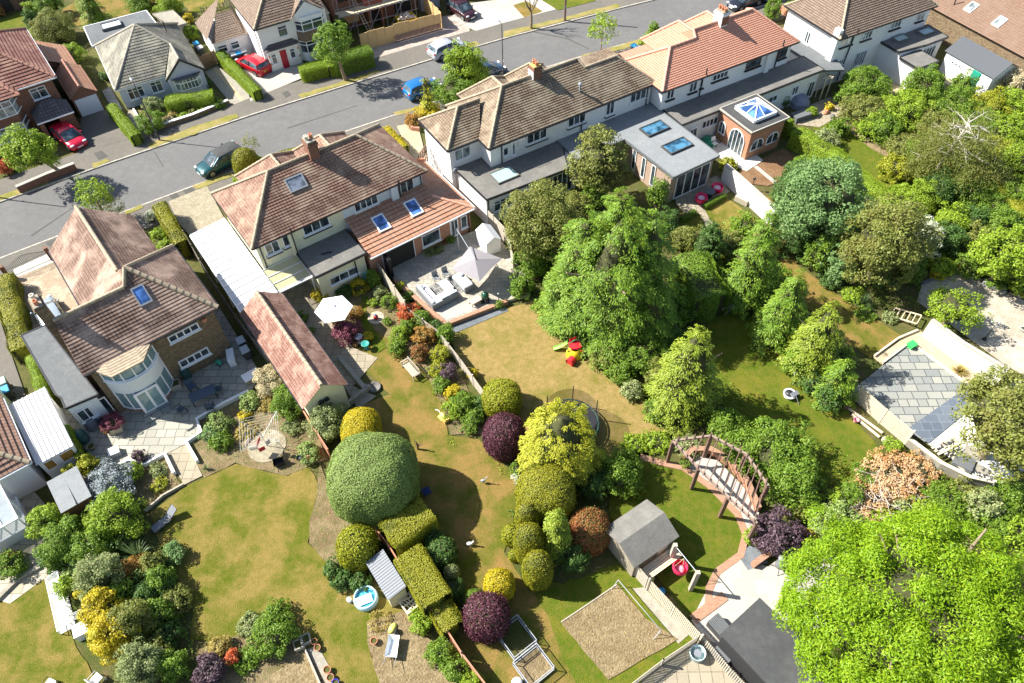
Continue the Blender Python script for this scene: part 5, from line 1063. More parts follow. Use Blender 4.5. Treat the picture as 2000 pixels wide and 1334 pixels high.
def crown_blades(r,h,rng,n=70,w=0.05):
    V = []
    for i in range(n):
        az = rng.uniform(0,2*pi); lean = rng.uniform(0.15,1.0); L = rng.uniform(0.75,1.1); u = np.array([cos(az),sin(az),0]); s = np.array([-sin(az),cos(az),0])*w
        pr = None
        for k in range(5):
            t = k/4; c = u*r*lean*t*L; c[2] = h*(t*(1.35-lean*0.45)-0.55*lean*t*t*1.3)*L+0.02; ww = s*(1-t) ** 0.6*0.5
            if pr is not None: V += [pr[0],pr[1],c+ww,c-ww]
            pr = (c-ww,c+ww)
    V = np.array(V); V[:,2] = np.maximum(V[:,2],0.03); return V,quads(len(V) // 4)
def hedge_mesh(path,w,h,rng,size=0.1,z0=0.0,rnd_top=0.3,dens=2.0,lump=0.06):
    """clipped hedge along a path of (x, y) points"""
    Cs = []; Ns = []; parts = []
    pts = [np.array(p) for p in path]
    for a,b in zip(pts[:-1],pts[1:]):
        L = np.linalg.norm(b-a); t = (b-a)/L; s = np.array([-t[1],t[0]]); per = 2*(h-z0)+w; n = int((L+w*0.5)*per*dens/(size*size*0.35))
        x = rng.uniform(-w*0.3,L+w*0.3,n); q = rng.uniform(-1,1,n)*per/2
        top = abs(q) < w/2; off = np.where(top,q,np.sign(q)*w/2); z = np.where(top,h,h-(abs(q)-w/2))
        rr = rnd_top*w; edge = np.clip((abs(off)-(w/2-rr))/rr,0,1)*np.where(top,1,0); z = z-edge ** 2*rr*0.55
        off = off*(1+lump*np.sin(x*2.1+1)); z = z+lump*np.sin(x*1.7)*h*0.3
        nn = np.where(top[:,None],np.stack([s[0]*edge*np.sign(q),s[1]*edge*np.sign(q),np.ones(n)],1),np.stack([s[0]*np.sign(q),s[1]*np.sign(q),np.full(n,0.15)],1))
        C = np.stack([a[0]+t[0]*x+s[0]*off,a[1]+t[1]*x+s[1]*off,z],1)+rng.normal(0,0.028,(n,3)); Cs.append(C); Ns.append(nn+rng.normal(0,0.3,(n,3)))
        for (x0,x1,v) in ((0,0,-1),(L,L,1)):
            m = int(w*(h-z0)*dens/(size*size*0.35)); o = rng.uniform(-w/2,w/2,m); z = rng.uniform(z0,h-0.05,m); xx = x0+v*w*0.3*np.cos(o/w*pi)
            Cs.append(np.stack([a[0]+t[0]*xx+s[0]*o,a[1]+t[1]*xx+s[1]*o,z],1)); Ns.append(np.tile([t[0]*v,t[1]*v,0.2],(m,1))+rng.normal(0,0.4,(m,3)))
        e = w*0.18; A_ = a-t*e; B_ = b+t*e; wi = w/2*0.9; V = []
        for c in (A_,B_):
            for o,z in ((-wi,z0),(-wi,h-w*0.2),(-wi*0.6,h-0.05),(wi*0.6,h-0.05),(wi,h-w*0.2),(wi,z0)): V.append((c[0]+s[0]*o,c[1]+s[1]*o,z))
        F = [(i,i+1,i+7,i+6) for i in range(5)]+[(0,1,4,5),(1,2,3,4),(6,7,10,11),(7,8,9,10)]; parts.append((np.array(V),np.array(F)))
    C,N = np.concatenate(Cs),np.concatenate(Ns)
    return pack([(leaf_quads(C,N,size,0.65,rng),quads(len(C)))]+parts)

VS = [100]
def vrng(): VS[0] += 1; return np.random.default_rng(VS[0])
def trunk_mesh(h,r,lean=(0,0),limbs=5,spread=1.0,seed=0,z_end=None):
    rn = random.Random(seed); mb = MB(); z_end = z_end or h
    pts = [(lean[0]*t*h+rn.uniform(-.04,.04)*h*0.3,lean[1]*t*h+rn.uniform(-.04,.04)*h*0.3,h*t) for t in (0,0.25,0.5,0.75,1)]; pts[0] = (0,0,-0.05)
    mb.tube(pts,[r*1.35,r,r*0.85,r*0.65,r*0.4],8)
    for i in range(limbs):
        az = 2*pi*i/limbs+rn.uniform(-.4,.4); t0 = rn.uniform(0.45,0.95); b = (lean[0]*t0*h,lean[1]*t0*h,h*t0); L = spread*rn.uniform(0.7,1.1)
        m1 = (b[0]+cos(az)*L*0.5,b[1]+sin(az)*L*0.5,b[2]+L*0.35); e = (b[0]+cos(az)*L,b[1]+sin(az)*L,min(z_end,b[2]+L*rn.uniform(0.5,0.9)))
        mb.tube([b,m1,e],[r*0.5,r*0.32,r*0.12],6)
    return mb
def shrub(name,label,px,py,rpx,h,mat,kind='clumpy',cat=None,group=None,**k):
    """one plant seen at photo point px,py (middle of its mass) with radius rpx"""
    c = P(px,py,h*0.5); r = rpx*mpp(c); rng = vrng(); loc = (c[0],c[1],0)
    if kind == 'clumpy': V,F = crown_clumpy(r*0.95,k.pop('z0',-0.1*h),h,rng=rng,**{**dict(size=0.15),**k})
    elif kind == 'clipped':
        a = k.pop('asp_xy',1.0); V,F = crown_clipped(r,r*a,k.pop('z0',-0.15*h),h,rng=rng,**k)
    elif kind == 'conifer': V,F = crown_conifer(r,0.1,h,rng,**k)
    elif kind == 'blades': V,F = crown_blades(r,h,rng,**k)
    rot = k.get('rot',0)
    me = fast_mesh(name,V,F,LF[mat] if isinstance(mat,str) else mat)
    o = bpy.data.objects.new(name,me); COL.objects.link(o); o.location = loc
    tag(o,label,cat or ('shrub' if 'hedge' not in name else 'hedge'),group); return o
def tree(name,label,px,py,rpx,h,mat,base=None,z0=None,kind='clumpy',ry=None,tr=0.14,group=None,limbs=5,rz=0.0,bark=None,loc=None,cat='tree',**k):
    """tree with trunk and crown; base is the photo point of the trunk foot"""
    z0 = h*0.35 if z0 is None else z0; zc = (h+z0)/2; c = P(px,py,zc) if loc is None else loc; r = rpx*mpp((c[0],c[1],zc)); rng = vrng()
    b = P(*base) if base else (c[0],c[1],0); T = thing(name,label,cat,(b[0],b[1],0),0,group); off = (c[0]-b[0],c[1]-b[1])
    if kind == 'clumpy': V,F = crown_clumpy(r*0.92,z0,h,rng=rng,ry=(ry*mpp(c) if ry else None),**{**dict(size=0.2),**k})
    elif kind == 'conifer': V,F = crown_conifer(r,z0,h,rng,**k)
    elif kind == 'bigconifer':
        sz = k.pop('size',0.42); L_ = [(0,0,r*0.78,h*0.97),(-r*.4,r*.3,r*.6,h*.84),(r*.42,.12*r,r*.56,h*.86),(0.08*r,-r*.3,r*.6,h*.68),(-r*.45,-r*.08,r*.46,h*.55),(r*.48,-r*.34,r*.46,h*.52),(0,r*.48,r*.55,h*.9)]; pr = []
        for x,y,rr,hh in L_: v,f = crown_conifer(rr,z0,hh,rng,size=0.19,pw=0.45,droop=0.5,core=0.5,rc=0.62,var=0.7,fill=0.4); pr.append((v+np.array([x,y,0]),f))
        V,F = pack(pr)
    elif kind == 'clipped': V,F = crown_clipped(r,r,z0,h,rng=rng,**k)
    if rz: cc,ss = cos(rz),sin(rz); V = np.stack([V[:,0]*cc-V[:,1]*ss,V[:,0]*ss+V[:,1]*cc,V[:,2]],1)
    V = V+np.array([off[0],off[1],0]); me = fast_mesh('crown',V,F,LF[mat]); o = bpy.data.objects.new('crown',me); link(o,T)
    tm = trunk_mesh(zc,tr,(off[0]/zc,off[1]/zc),limbs,r*0.7,VS[0],h*0.85); tm.build('trunk',bark or m_bark,T)
    return T
def hedge(label,path,w,h,mat,name='hedge',size=0.1,group=None,z=None,**k):
    pts = [P(x,y,h*0.9 if z is None else z)[:2] for x,y in path]; V,F = hedge_mesh(pts,w,h,vrng(),size*0.75,**k)
    c = V[:,:2].mean(0); V = V-np.array([c[0],c[1],0]); o = bpy.data.objects.new(name,fast_mesh(name,V,F,LF[mat])); COL.objects.link(o); o.location = (c[0],c[1],0)
    return tag(o,label,'hedge',group)

def cover(label,pts,mat,h=0.35,dens=26,size=0.16,name='ground_cover'):
    """low growth nobody could count, spread over an area"""
    q = np.array(PX(pts)); rng = vrng(); lo,hi = q.min(0),q.max(0); n = int((hi-lo).prod()*dens); p = rng.uniform(lo,hi,(n,2)); ins = np.zeros(n,bool); m = len(q)
    for i in range(m):
        a,b = q[i],q[(i+1) % m]; c = (a[1] > p[:,1]) != (b[1] > p[:,1]); ins ^= c & (p[:,0] < (b[0]-a[0])*(p[:,1]-a[1])/(b[1]-a[1]+1e-9)+a[0])
    p = p[ins]; f = (np.sin(p[:,0]*1.3+p[:,1]*.7)*np.sin(p[:,1]*1.1-p[:,0]*.5+1)+np.sin(p[:,0]*3.1)*np.sin(p[:,1]*2.7)*.6)*.5+.5
    k = rng.random(len(p)) < 0.25+f; p,f = p[k],f[k]; C = np.stack([p[:,0],p[:,1],0.05+h*np.clip(f,0.05,1)*rng.uniform(0.2,1,len(p))],1)
    V = leaf_quads(C,rng.normal(0,.6,C.shape)+np.array([0,0,1.]),size,.5,rng); o = bpy.data.objects.new(name,fast_mesh(name,V,quads(len(C)),LF[mat])); COL.objects.link(o); return tag(o,label,'plants',None,'stuff')
# ------------------------------------------------------------------ street trees and front gardens
ST = 'young trees on the grass verges'
tree('street_tree','broad bright green street tree by the front wall at the far left',58,296,52,5.6,'bright',(121,339),1.7,ry=40,size=0.24,dens=1.1,tr=0.16,group=ST)
tree('street_tree','leafy street tree with thick leaning trunk beside the boarded site',652,92,37,6.2,'mid',(676,158),2.0,size=0.24,dens=0.9,tr=0.17,group=ST,gap=1)
tree('street_tree','slim sapling with open bright crown standing beside the road in front of the white semis',1178,55,26,4.6,'bright',(1173,101),1.5,size=0.26,dens=0.5,tr=0.06,group=ST,gap=1)
tree('street_tree','pale thin sapling tied to two stakes beside the parked dark green car',492,288,16,3.6,'olive',(512,322),1.2,size=0.14,dens=0.22,tr=0.04,group=ST,gap=1)
tree('street_tree','yellow green tree rising behind the steep pink brown gable',184,384,30,4.6,'bright',None,1.4,size=0.2,dens=0.6,group=ST,gap=1)
shrub('shrub','thin olive shrub between the yellow green tree and the brick house roof',222,406,17,2.6,'olive',size=0.14,dens=0.4,gap=1)
tree('street_tree','round bright tree hiding the front of the silver car',905,124,33,5.0,'bright',None,1.3,size=0.24,group=ST)
shrub('shrub','tall sprawling green shrub between street and olive brown roof',893,176,38,3.0,'mid',size=0.2)
shrub('shrub','bright leafy shrub beside the dark blue parked car',928,148,28,3.4,'bright',size=0.2)
tree('conifer','narrow golden column conifer beside the blue hatchback',833,183,13,4.6,'conifo',None,0.1,kind='conifer',size=0.3,core=0.6,pw=0.45,droop=0.1,nb=150)
shrub('shrub','bright yellow low shrub at the drive corner',836,219,24,1.0,'gold'); shrub('shrub','orange yellow shrub in brick edged front bed',808,236,17,1.0,'bronze'); 
shrub('topiary_bush','large golden clipped egg bush beside the green car',481,321,25,3.0,'yewgold','clipped',size=0.12,p=2.2,cat='topiary')
shrub('shrub','small green shrub behind the golden egg bush',502,318,12,1.4,'mid'); shrub('shrub','small bright shrub below the golden egg bush',464,353,8,0.7,'bright')
hedge('low yellow hedge behind the chimney of the cream and blue semis',[(548,304),(592,290)],0.9,1.1,'goldgreen'); hedge('rounded yellow hedge beside the tan drive right of the brown red roof',[(753,253),(785,285)],1.0,1.3,'gold',size=0.12)
tree('conifer','small dark cone conifer by the orange roofed semis',1275,67,12,2.6,'mid',None,0.1,kind='clumpy'); shrub('shrub','low yellow green shrub in front of the orange gables',1268,80,18,0.9,'bright')
shrub('shrub','round dark green bush between the black cars and white house',1510,18,15,2.4,'mid'); shrub('shrub','small yellow green shrub at top beside the white gable',1546,15,12,1.2,'bright')
b = P(1037,57); T = thing('bare_tree','pollarded tree with pale bare limbs on the verge at the top','tree',(b[0],b[1],0)); rn = random.Random(3); mb = MB(); mb.tube([(0,0,0),(0.05,0,1.2),(0,0.1,2.0)],[0.17,0.13,0.12],8); mb.build('trunk',m_bark,T); mb = MB()
for i in range(7):
    az = i*0.9; e = (cos(az)*0.8,sin(az)*0.8,3.4+0.2*(i % 3)); mb.tube([(0,0.1,1.9),(e[0]*0.6,e[1]*0.6,2.7),e],[0.09,0.06,0.03],6)
    for j in range(5): mb.tube([e,(e[0]*1.2+rn.uniform(-.7,.7),e[1]*1.2+rn.uniform(-.7,.7),e[2]+rn.uniform(0.3,1.2))],[0.025,0.008],4)
mb.build('bare_branches',m_bark,T)
FG = 'shrubs in the bungalow front garden'
shrub('shrub','round variegated bush by the bungalow window',300,205,18,1.3,'varieg',group=FG); shrub('shrub','dense dark green bush at the street corner of the bungalow garden',297,238,27,1.6,'mid',group=FG)
hedge('loose bright green hedge under the bungalow bay window',[(330,196),(408,184)],1.3,1.35,'bright',size=0.13,lump=0.15); shrub('shrub','low bush at the right end of the bungalow front bed',425,203,12,0.8,'mid',group=FG); shrub('shrub','small dark ball bush by the bungalow corner',407,163,7,0.9,'dark',group=FG)
for i,(x,y,m) in enumerate(((340,222,'straw'),(358,226,'bright'),(376,219,'olive'),(395,216,'bright'),(330,236,'cream'))): shrub('border_plant',('low straw coloured','low light green second','low olive middle','low light green fourth','low cream flowered')[i]+' plant along the bungalow front wall',x,y,10,0.5,m,group='low plants along the bungalow wall',cat='plant')
hedge('bright lime hedge between brick house drive and bungalow',[(217,208),(262,262)],0.95,1.25,'bright',size=0.12); hedge('long bright hedge beside the red car drive',[(428,102),(500,176)],0.9,1.2,'bright',size=0.12)
hedge('square cut bright hedge block beside the pale drive',[(592,135),(630,126)],1.35,1.35,'bright',size=0.12); hedge('tall clipped green hedge left of the boarded site',[(655,115),(715,98)],1.6,1.9,'mid',size=0.13); hedge('short hedge behind the leaning street tree',[(638,98),(648,128)],1.0,1.4,'bright',size=0.12)
hedge('hedge return beside the bungalow side passage',[(425,95),(440,112)],0.8,1.3,'mid',size=0.12)
BG = 'garden shrubs north of the street'
for (lb,x,y,r,h_,m) in (('big round dark green and rust bush behind the brick house',106,55,37,3.0,'olive'),('narrow dark bush left of the rust bush',64,42,13,2.2,'dark'),('bright bush between brick house and bungalow',142,105,20,1.8,'bright'),('bright bush right of the bungalow roof',372,64,12,1.6,'bright'),('yellow shrub behind the pale concrete store',368,36,9,1.0,'gold'),
    ('dark green bush at the top edge above the rust bush',95,10,24,2.6,'mid'),('bright bush at the top near the second lawn',60,18,12,1.8,'bright'),('green bush at top edge right of the dark conifer',275,8,24,2.2,'mid'),('bright green bush at top edge near the fence rail',330,12,22,2.2,'bright'),('reddish bush between two green bushes at the top',300,10,9,1.6,'redtip'),('low bright shrub under the top fence rail',300,30,9,0.7,'goldgreen'),
    ('dark bush beside the cream side house',666,55,12,2.6,'dark'),('red leaved bush at the left edge by the street',8,326,16,1.4,'red'),('dark orange bush at the top left corner',-2,22,7,1.2,'bronze'),('small green bush by the drive gate of the brick house',205,150,9,0.8,'dark')): shrub('shrub',lb,x,y,r,h_,m,group=BG)
tree('conifer','dark conifer at the top edge casting a striped shadow',168,-8,30,6,'conif',None,0.3,kind='conifer',size=0.4)

# ------------------------------------------------------------------ brick house with bow window: hedges, beds, garden trees
hedge('long wide yellow green hedge at the left edge by the block paved drive',[(8,545),(22,610),(38,675)],1.35,1.5,'yewgold',size=0.13,lump=0.12); hedge('two tone clipped hedge between brick house and crazy paved drive',[(312,402),(325,425),(352,470)],1.05,1.7,'yewgold',size=0.12,lump=0.12)
shrub('shrub','vivid low green bush beside the two tone hedge',310,458,15,0.8,'bright'); shrub('shrub','second vivid low bush by the brick house front path',322,478,12,0.7,'bright'); shrub('shrub','white flowered bush by the round front planter',296,424,12,0.9,'white')
hedge('ivy strip on the wall beside the left flat garage',[(60,700),(72,740),(82,775)],0.5,1.9,'bright',name='ivy',lump=0.15); hedge('ivy strip beside the white ribbed lean-to',[(128,835),(150,885)],0.4,1.6,'bright',name='ivy',lump=0.2)
PB = 'plants in the beds round the slate patio'
for (nm,lb,x,y,r,h_,m) in (('shrub','small bright green shrub on the patio wall bed',262,923,17,0.9,'bright'),('shrub','small purple leaved shrub by the patio step',272,893,13,0.9,'plum'),('shrub','round green shrub left of bright patio bed shrub',237,917,11,0.6,'mid'),('shrub','pale green plants beside the patio steps',310,918,15,0.5,'varieg'),('shrub','yellow green low plants near the timber edging',312,948,15,0.4,'goldgreen'),
    ('shrub','tall yellow green shrub by the lean-to corner',172,912,20,1.8,'goldgreen'),('shrub','small yellow shrub beside the grey shed roof',140,925,12,1.6,'goldgreen'),('shrub','white flowered spray beside yellow green shrub',198,905,10,1.0,'white'),('shrub','large mounded blue grey shrub beside the brown shed',208,955,53,1.8,'blue'),('shrub','big bright shrub with gold tips beside the sun lounger',222,1010,48,2.6,'bright'),('shrub','vivid green shrub in front of the brown shed',92,1020,32,2.2,'bright'),
    ('shrub','broad mid green shrub left of the white trunk',125,1060,42,2.2,'mid'),('shrub','mid green shrub below the bright gold tipped shrub',180,1070,38,2.0,'mid'),('shrub','round teal shrub at the lawn edge',340,1080,20,1.0,'sage'),('shrub','small bright shrub beside the teal shrub',316,1107,16,0.8,'mid'),('shrub','copper brown shrub under the spiky palm',265,1108,24,1.3,'bronze'),('shrub','dark mass of shrub in the lawn bed',290,1150,40,1.3,'dark'),('shrub','olive shrub at the shaded lawn edge',345,1170,26,1.0,'olive'),
    ('shrub','pale olive tall shrub left of the dark mass',195,1130,42,2.8,'varieg'),('shrub','upper bright yellow shrub beside the white table',198,1190,36,2.8,'gold'),('shrub','lower bright yellow shrub in the left garden border',228,1240,44,2.8,'gold'),('shrub','olive green shrub between the yellow ones and shade',262,1215,34,3.0,'olive'),('shrub','pale green shrub at the bottom edge below the yellow ones',275,1300,40,2.6,'varieg'),('shrub','small green shrub beside the raised cold frame',130,1150,20,1.2,'bright'),
    ('shrub','dark ragged purple shrub at the bottom left',410,1308,28,1.6,'plum'),('shrub','small bright red shrub by the purple one',455,1285,13,0.9,'red'),('shrub','beige feathery shrub above the red shrub',430,1262,18,0.8,'straw'),('shrub','large loose green shrub behind the crates',535,1240,42,1.6,'mid'),('shrub','feathery green shrub above the large loose one',540,1195,22,1.0,'mid'),('shrub','yellow green weeds left of loose green shrub',490,1222,26,0.5,'varieg'),('shrub','green weeds beside the purple shrub',480,1290,26,0.5,'mid'),
    ('shrub','clipped dark green shrub at the left edge near steps',20,1105,24,1.2,'mid'),('shrub','small copper ball bush at the sandstone steps',22,1090,14,0.8,'bronze')):
    shrub(nm,lb,x,y,r,h_,m,group=PB)
shrub('spiky_palm','spiky long leaved palm lily in the lawn border',262,1078,40,1.9,'blade','blades',cat='plant',n=110); shrub('spiky_plant','small spiky plant by patio steps corner',401,913,13,0.6,'blade','blades',cat='plant',n=40)
RB = 'plants in the bed right of the slate patio'
for (lb,x,y,r,h_,m) in (('long grey green lavender mound by the white wall',425,828,25,0.9,'greygreen'),('green mound below the lavender',432,862,22,0.8,'mid'),('dark green leafy mound below the green one',412,850,16,0.9,'sage'),('grey green mound near the patio corner',488,783,20,0.7,'greygreen'),('little yellow plant in the flower bed',478,811,12,0.4,'gold'),('pale weeds in the middle of the bed',480,845,22,0.3,'straw'),('cream flowering bush beside the long garage',530,742,28,1.9,'cream'),
    ('loose green bush by the garage gable',566,783,32,2.2,'mid'),('green bush under the garage gable',615,780,26,1.8,'mid'),('variegated cream green bush beside the golden crescent hedge',640,822,36,2.2,'varieg'),('grey green tuft near the rotary dryer',602,884,22,0.8,'greygreen'),('pale weeds near the rotary dryer base',570,835,20,0.4,'varieg'),('weeds between cream bush and dryer',525,790,20,0.4,'straw')):
    shrub('shrub',lb,x,y,r,h_,m,group=RB)

# ------------------------------------------------------------------ clipped shapes in the middle gardens
TG = 'clipped topiary along the garden fences'
def topi(lb,x,y,r,h_,m,**k): return shrub('topiary_bush',lb,x,y,r,h_,m,'clipped',cat='topiary',group=TG,**k)
topi('huge grey green clipped dome on the left garden fence',729,932,86,4.8,'greygreen',size=0.1,p=2.5,ripple=0.03)
tree('yew_bush','dark gold yew growing against the huge grey green dome',752,985,27,2.9,'olive',None,0.2,kind='conifer',size=0.25,pw=0.5,cat='shrub')
shrub('shrub','golden clipped crescent bush above the grey green dome',705,838,38,2.4,'gold','clipped',size=0.1,p=2.2,asp_xy=1.2)
topi('round golden green ball by the grey storage shed',698,1068,37,2.6,'goldgreen',size=0.15,jit=0.06)
hedge('square cut golden yew block below the huge dome',[(775,1045),(822,1012)],1.9,2.3,'yewgold',size=0.1,name='clipped_hedge',rnd_top=0.15,z=1.6); hedge('long flat topped golden yew hedge beside the fence',[(805,1095),(845,1160)],1.75,2.2,'yewgold',size=0.1,name='clipped_hedge',rnd_top=0.12,lump=0.02,z=1.9); hedge('lower golden yew hedge end by the fence',[(866,1195),(878,1215)],1.3,1.5,'yewgold',size=0.1,name='clipped_hedge',z=1.2)
topi('purple clipped oval bush beside the orange dry lawn',985,850,41,3.0,'purple',size=0.13,jit=0.05,p=2.1); topi('golden clipped bush behind the purple oval',980,777,37,2.2,'goldgreen',size=0.12,jit=0.05)
topi('broad golden yew dome below the golden conifer',1066,966,57,3.6,'yewgold',size=0.11,p=2.5); topi('upper small golden dome left of the green column',1030,1012,23,3.2,'yewgold',size=0.1); topi('middle golden dome left of the green column',1033,1060,29,3.5,'yewgold',size=0.1); topi('lowest golden egg dome beside the shaded lawn',1050,1112,29,3.3,'yewgold',size=0.1,p=2.3)
topi('deep golden dome above the purple bush',975,1142,29,2.0,'gold',size=0.1); topi('smooth green ball half hidden by the purple bush',928,1172,20,1.3,'mid',size=0.07,jit=0.02); topi('lower purple clipped bush by the black cages',950,1203,42,2.4,'purple',size=0.14,jit=0.08)
topi('small golden shrub at the dry lawn edge',1000,1045,17,1.3,'goldgreen',size=0.12,jit=0.06); topi('golden and dark ball below the small golden shrub',1004,1085,10,0.8,'goldgreen')
tree('golden_conifer','large rounded golden conifer in front of the trampoline',1095,858,84,6.4,'conifo',None,0.2,kind='conifer',size=0.16,pw=0.3,core=0.6,droop=0.35,rc=0.36,var=0.86,fill=0.95)
tree('conifer','upright bright green column conifer between gold domes and red bush',1086,1038,32,5.0,'conifg',None,0.1,kind='conifer',size=0.15,pw=0.4,core=0.6,droop=0.0,rc=0.3,var=0.85,fill=1.0)
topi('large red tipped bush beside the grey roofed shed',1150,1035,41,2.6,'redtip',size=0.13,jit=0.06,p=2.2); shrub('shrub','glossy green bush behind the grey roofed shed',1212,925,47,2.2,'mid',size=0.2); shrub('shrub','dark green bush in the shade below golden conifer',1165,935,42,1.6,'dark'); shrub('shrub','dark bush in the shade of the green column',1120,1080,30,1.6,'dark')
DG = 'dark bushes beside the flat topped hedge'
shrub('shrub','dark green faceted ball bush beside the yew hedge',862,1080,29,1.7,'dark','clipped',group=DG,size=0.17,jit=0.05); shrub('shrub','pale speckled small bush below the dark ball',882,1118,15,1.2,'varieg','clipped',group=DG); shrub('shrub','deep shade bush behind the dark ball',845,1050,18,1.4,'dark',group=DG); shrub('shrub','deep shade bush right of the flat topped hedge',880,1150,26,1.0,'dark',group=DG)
shrub('shrub','dark glossy low bush left of the golden green ball',652,1110,18,0.9,'dark',size=0.2); shrub('shrub','dark glossy low bush above the blue pool',668,1135,18,0.9,'dark',size=0.2); shrub('shrub','dark glossy low bush beside the grey storage shed',704,1136,17,0.8,'dark',size=0.2)
for i,(x,y,r,m) in enumerate(((820,1215,20,'bright'),(862,1275,24,'mid'),(890,1310,24,'mid'),(922,1332,20,'bright'))): shrub('shrub',('small bright conifer like shrub by the terracotta fence panels','leafy green shrub left of the long fence','leafy shrub below the leafy green one','bright shrub at the bottom edge by the fence')[i],x,y,r,1.1,m,group='shrubs along the vegetable bed')
shrub('shrub','withered brown bush in the dry bed above the pool',742,1212,22,0.4,'straw',size=0.12,dens=0.5,gap=1)

# ------------------------------------------------------------------ cream house garden bed
CB = 'colourful shrubs in the fence bed'
for (lb,x,y,r,h_,m) in (('orange gold shrub by the kitchen path',627,573,16,0.9,'gold'),('golden shrub by the water butt',700,559,16,1.0,'gold'),('dark golden shrub right of the white parasol',692,612,14,0.8,'bronze'),('green shrub under the cream kitchen window',672,566,20,0.8,'dark'),('bright red acer at the end of the tall fence',797,612,19,1.3,'red'),('small green shrub right of the red acer',826,622,15,1.4,'mid'),
    ('round bronze bush beside the raised patio',830,655,20,1.3,'bronze'),('purple pink acer below the white parasol',676,646,26,1.6,'magenta'),('yellow shrub by the bird bath',718,658,11,0.6,'gold'),('mid green shrub in middle of the bed',780,655,17,1.0,'bright'),('leafy green shrub left of the bronze bush',795,640,15,1.0,'mid'),('green shrub above the timber bench',775,680,15,1.0,'mid'),('red and white flowering shrub by the fence',820,690,15,1.2,'redtip'),
    ('yellow green shrub by the fence panel',860,694,17,1.3,'goldgreen'),('lime shrub below the yellow green one',855,722,14,1.0,'goldgreen'),('dark purple shrub against the fence',876,727,17,1.1,'plum'),('green shrub below the bench',862,752,16,0.9,'mid'),('gold shrub below the purple one',884,768,14,0.9,'gold'),('broad green shrub in lower fence bed',905,787,25,1.2,'mid'),('green shrub left of the broad one',885,800,20,0.9,'bright'),('green shrub below the broad one',925,815,18,0.9,'mid'),('dark shrub between bed and golden bush',940,790,16,1.1,'dark'),('low green shrub at the tip of the lower bed',918,835,14,0.6,'mid'),
    ('climbing green shrub at the tall fence top',730,545,12,1.6,'mid'),('pale green shrub near the tall fence',742,572,14,0.8,'varieg'),('green shrub near the tall fence',760,590,14,0.9,'mid'),('small bright shrub left of the paving circle',728,592,9,0.5,'bright'),('small green shrub right of the paving circle',757,628,8,0.4,'mid'),('ivy bush on the slate strip corner',872,652,17,1.4,'mid'),('ivy bush below the raised patio corner',852,640,12,1.0,'dark'),
    ('green plant row by garage wall, upper',590,620,12,0.6,'mid'),('green plant row by garage wall, lower',603,650,10,0.6,'mid'),('low hebe under the brick wall window',850,488,15,0.6,'olive'),('ornamental grass mound by the brick wall window',838,493,12,0.6,'varieg'),('pot plant by the white back door',880,467,9,0.8,'mid'),('small red pot plant by the dark window',868,473,7,0.6,'redtip'),('yellow shrub beside the dry lawn fence',923,730,8,0.7,'gold'),('plant behind the brick edge, upper',783,558,8,0.6,'goldgreen'),('plant behind the brick edge, middle',797,578,10,0.6,'mid'),('plant behind the brick edge, lower',812,600,9,0.6,'mid'),
    ('white flowering shrub at the orange lawn edge',1012,935,10,0.5,'white'),('green shrub under the purple oval',1012,915,14,0.8,'mid'),('small shrub at corner of raised patio',973,596,9,0.5,'mid')):
    shrub('shrub',lb,x,y,r,h_,m,group=CB,size=0.14)

# ------------------------------------------------------------------ big conifers and trees right of the dry lawn
tree('conifer','enormous bright green spreading conifer in the centre of the photo',1208,515,146,12.5,'conif',None,0.3,kind='bigconifer',size=0.42,tr=0.4)
tree('conifer','bright conifer limb mass left of the enormous conifer',1112,560,70,6.0,'conif',None,0.2,kind='conifer',size=0.42,pw=0.5,nb=300,droop=0.45,tr=0.25)
tree('tree','olive leaved tree between white extension and enormous conifer',1055,440,72,6.6,'olive',None,0.8,ry=62,size=0.2,tr=0.25)
tree('tree','lighter leafy tree in front of the flat roofed garden room',1170,318,54,6.8,'olive',None,1.6,ry=50,size=0.26,dens=1.0,tr=0.2)
tree('tree','small leafy tree against the brick garden room',1285,380,20,4.0,'mid',None,1.0,size=0.2,dens=0.8)
CM = 'bushes at the foot of the big conifers'
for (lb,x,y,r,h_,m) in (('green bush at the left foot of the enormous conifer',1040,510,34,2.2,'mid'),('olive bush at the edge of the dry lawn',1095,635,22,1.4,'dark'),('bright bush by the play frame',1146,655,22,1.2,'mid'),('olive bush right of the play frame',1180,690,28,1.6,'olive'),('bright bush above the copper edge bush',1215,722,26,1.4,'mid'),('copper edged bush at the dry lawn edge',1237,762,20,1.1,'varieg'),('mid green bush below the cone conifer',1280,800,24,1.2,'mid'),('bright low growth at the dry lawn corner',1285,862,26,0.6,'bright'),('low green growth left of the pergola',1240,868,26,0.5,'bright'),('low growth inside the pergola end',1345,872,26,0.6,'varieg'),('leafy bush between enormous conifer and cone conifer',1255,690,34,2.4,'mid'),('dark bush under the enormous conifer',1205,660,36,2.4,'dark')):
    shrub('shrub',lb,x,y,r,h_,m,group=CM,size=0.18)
tree('conifer','smaller yellow green cone conifer above the pergola',1347,715,80,8.4,'conifg',None,0.2,kind='conifer',size=0.4,pw=0.6,nb=420,core=0.6,tr=0.25)
tree('conifer','dark pointed yew near the small square lawns',1385,480,27,4.2,'dark',None,0.2,kind='clumpy',tr=0.12)
hedge('feathery bright conifer hedge right of the enormous conifer',[(1352,510),(1385,568)],2.6,2.9,'mid',size=0.2,lump=0.1)
tree('conifer','tall dark conifer beside the timber pile',1480,500,58,9.0,'conif',None,0.4,kind='conifer',size=0.4,pw=0.55,nb=260,tr=0.22)
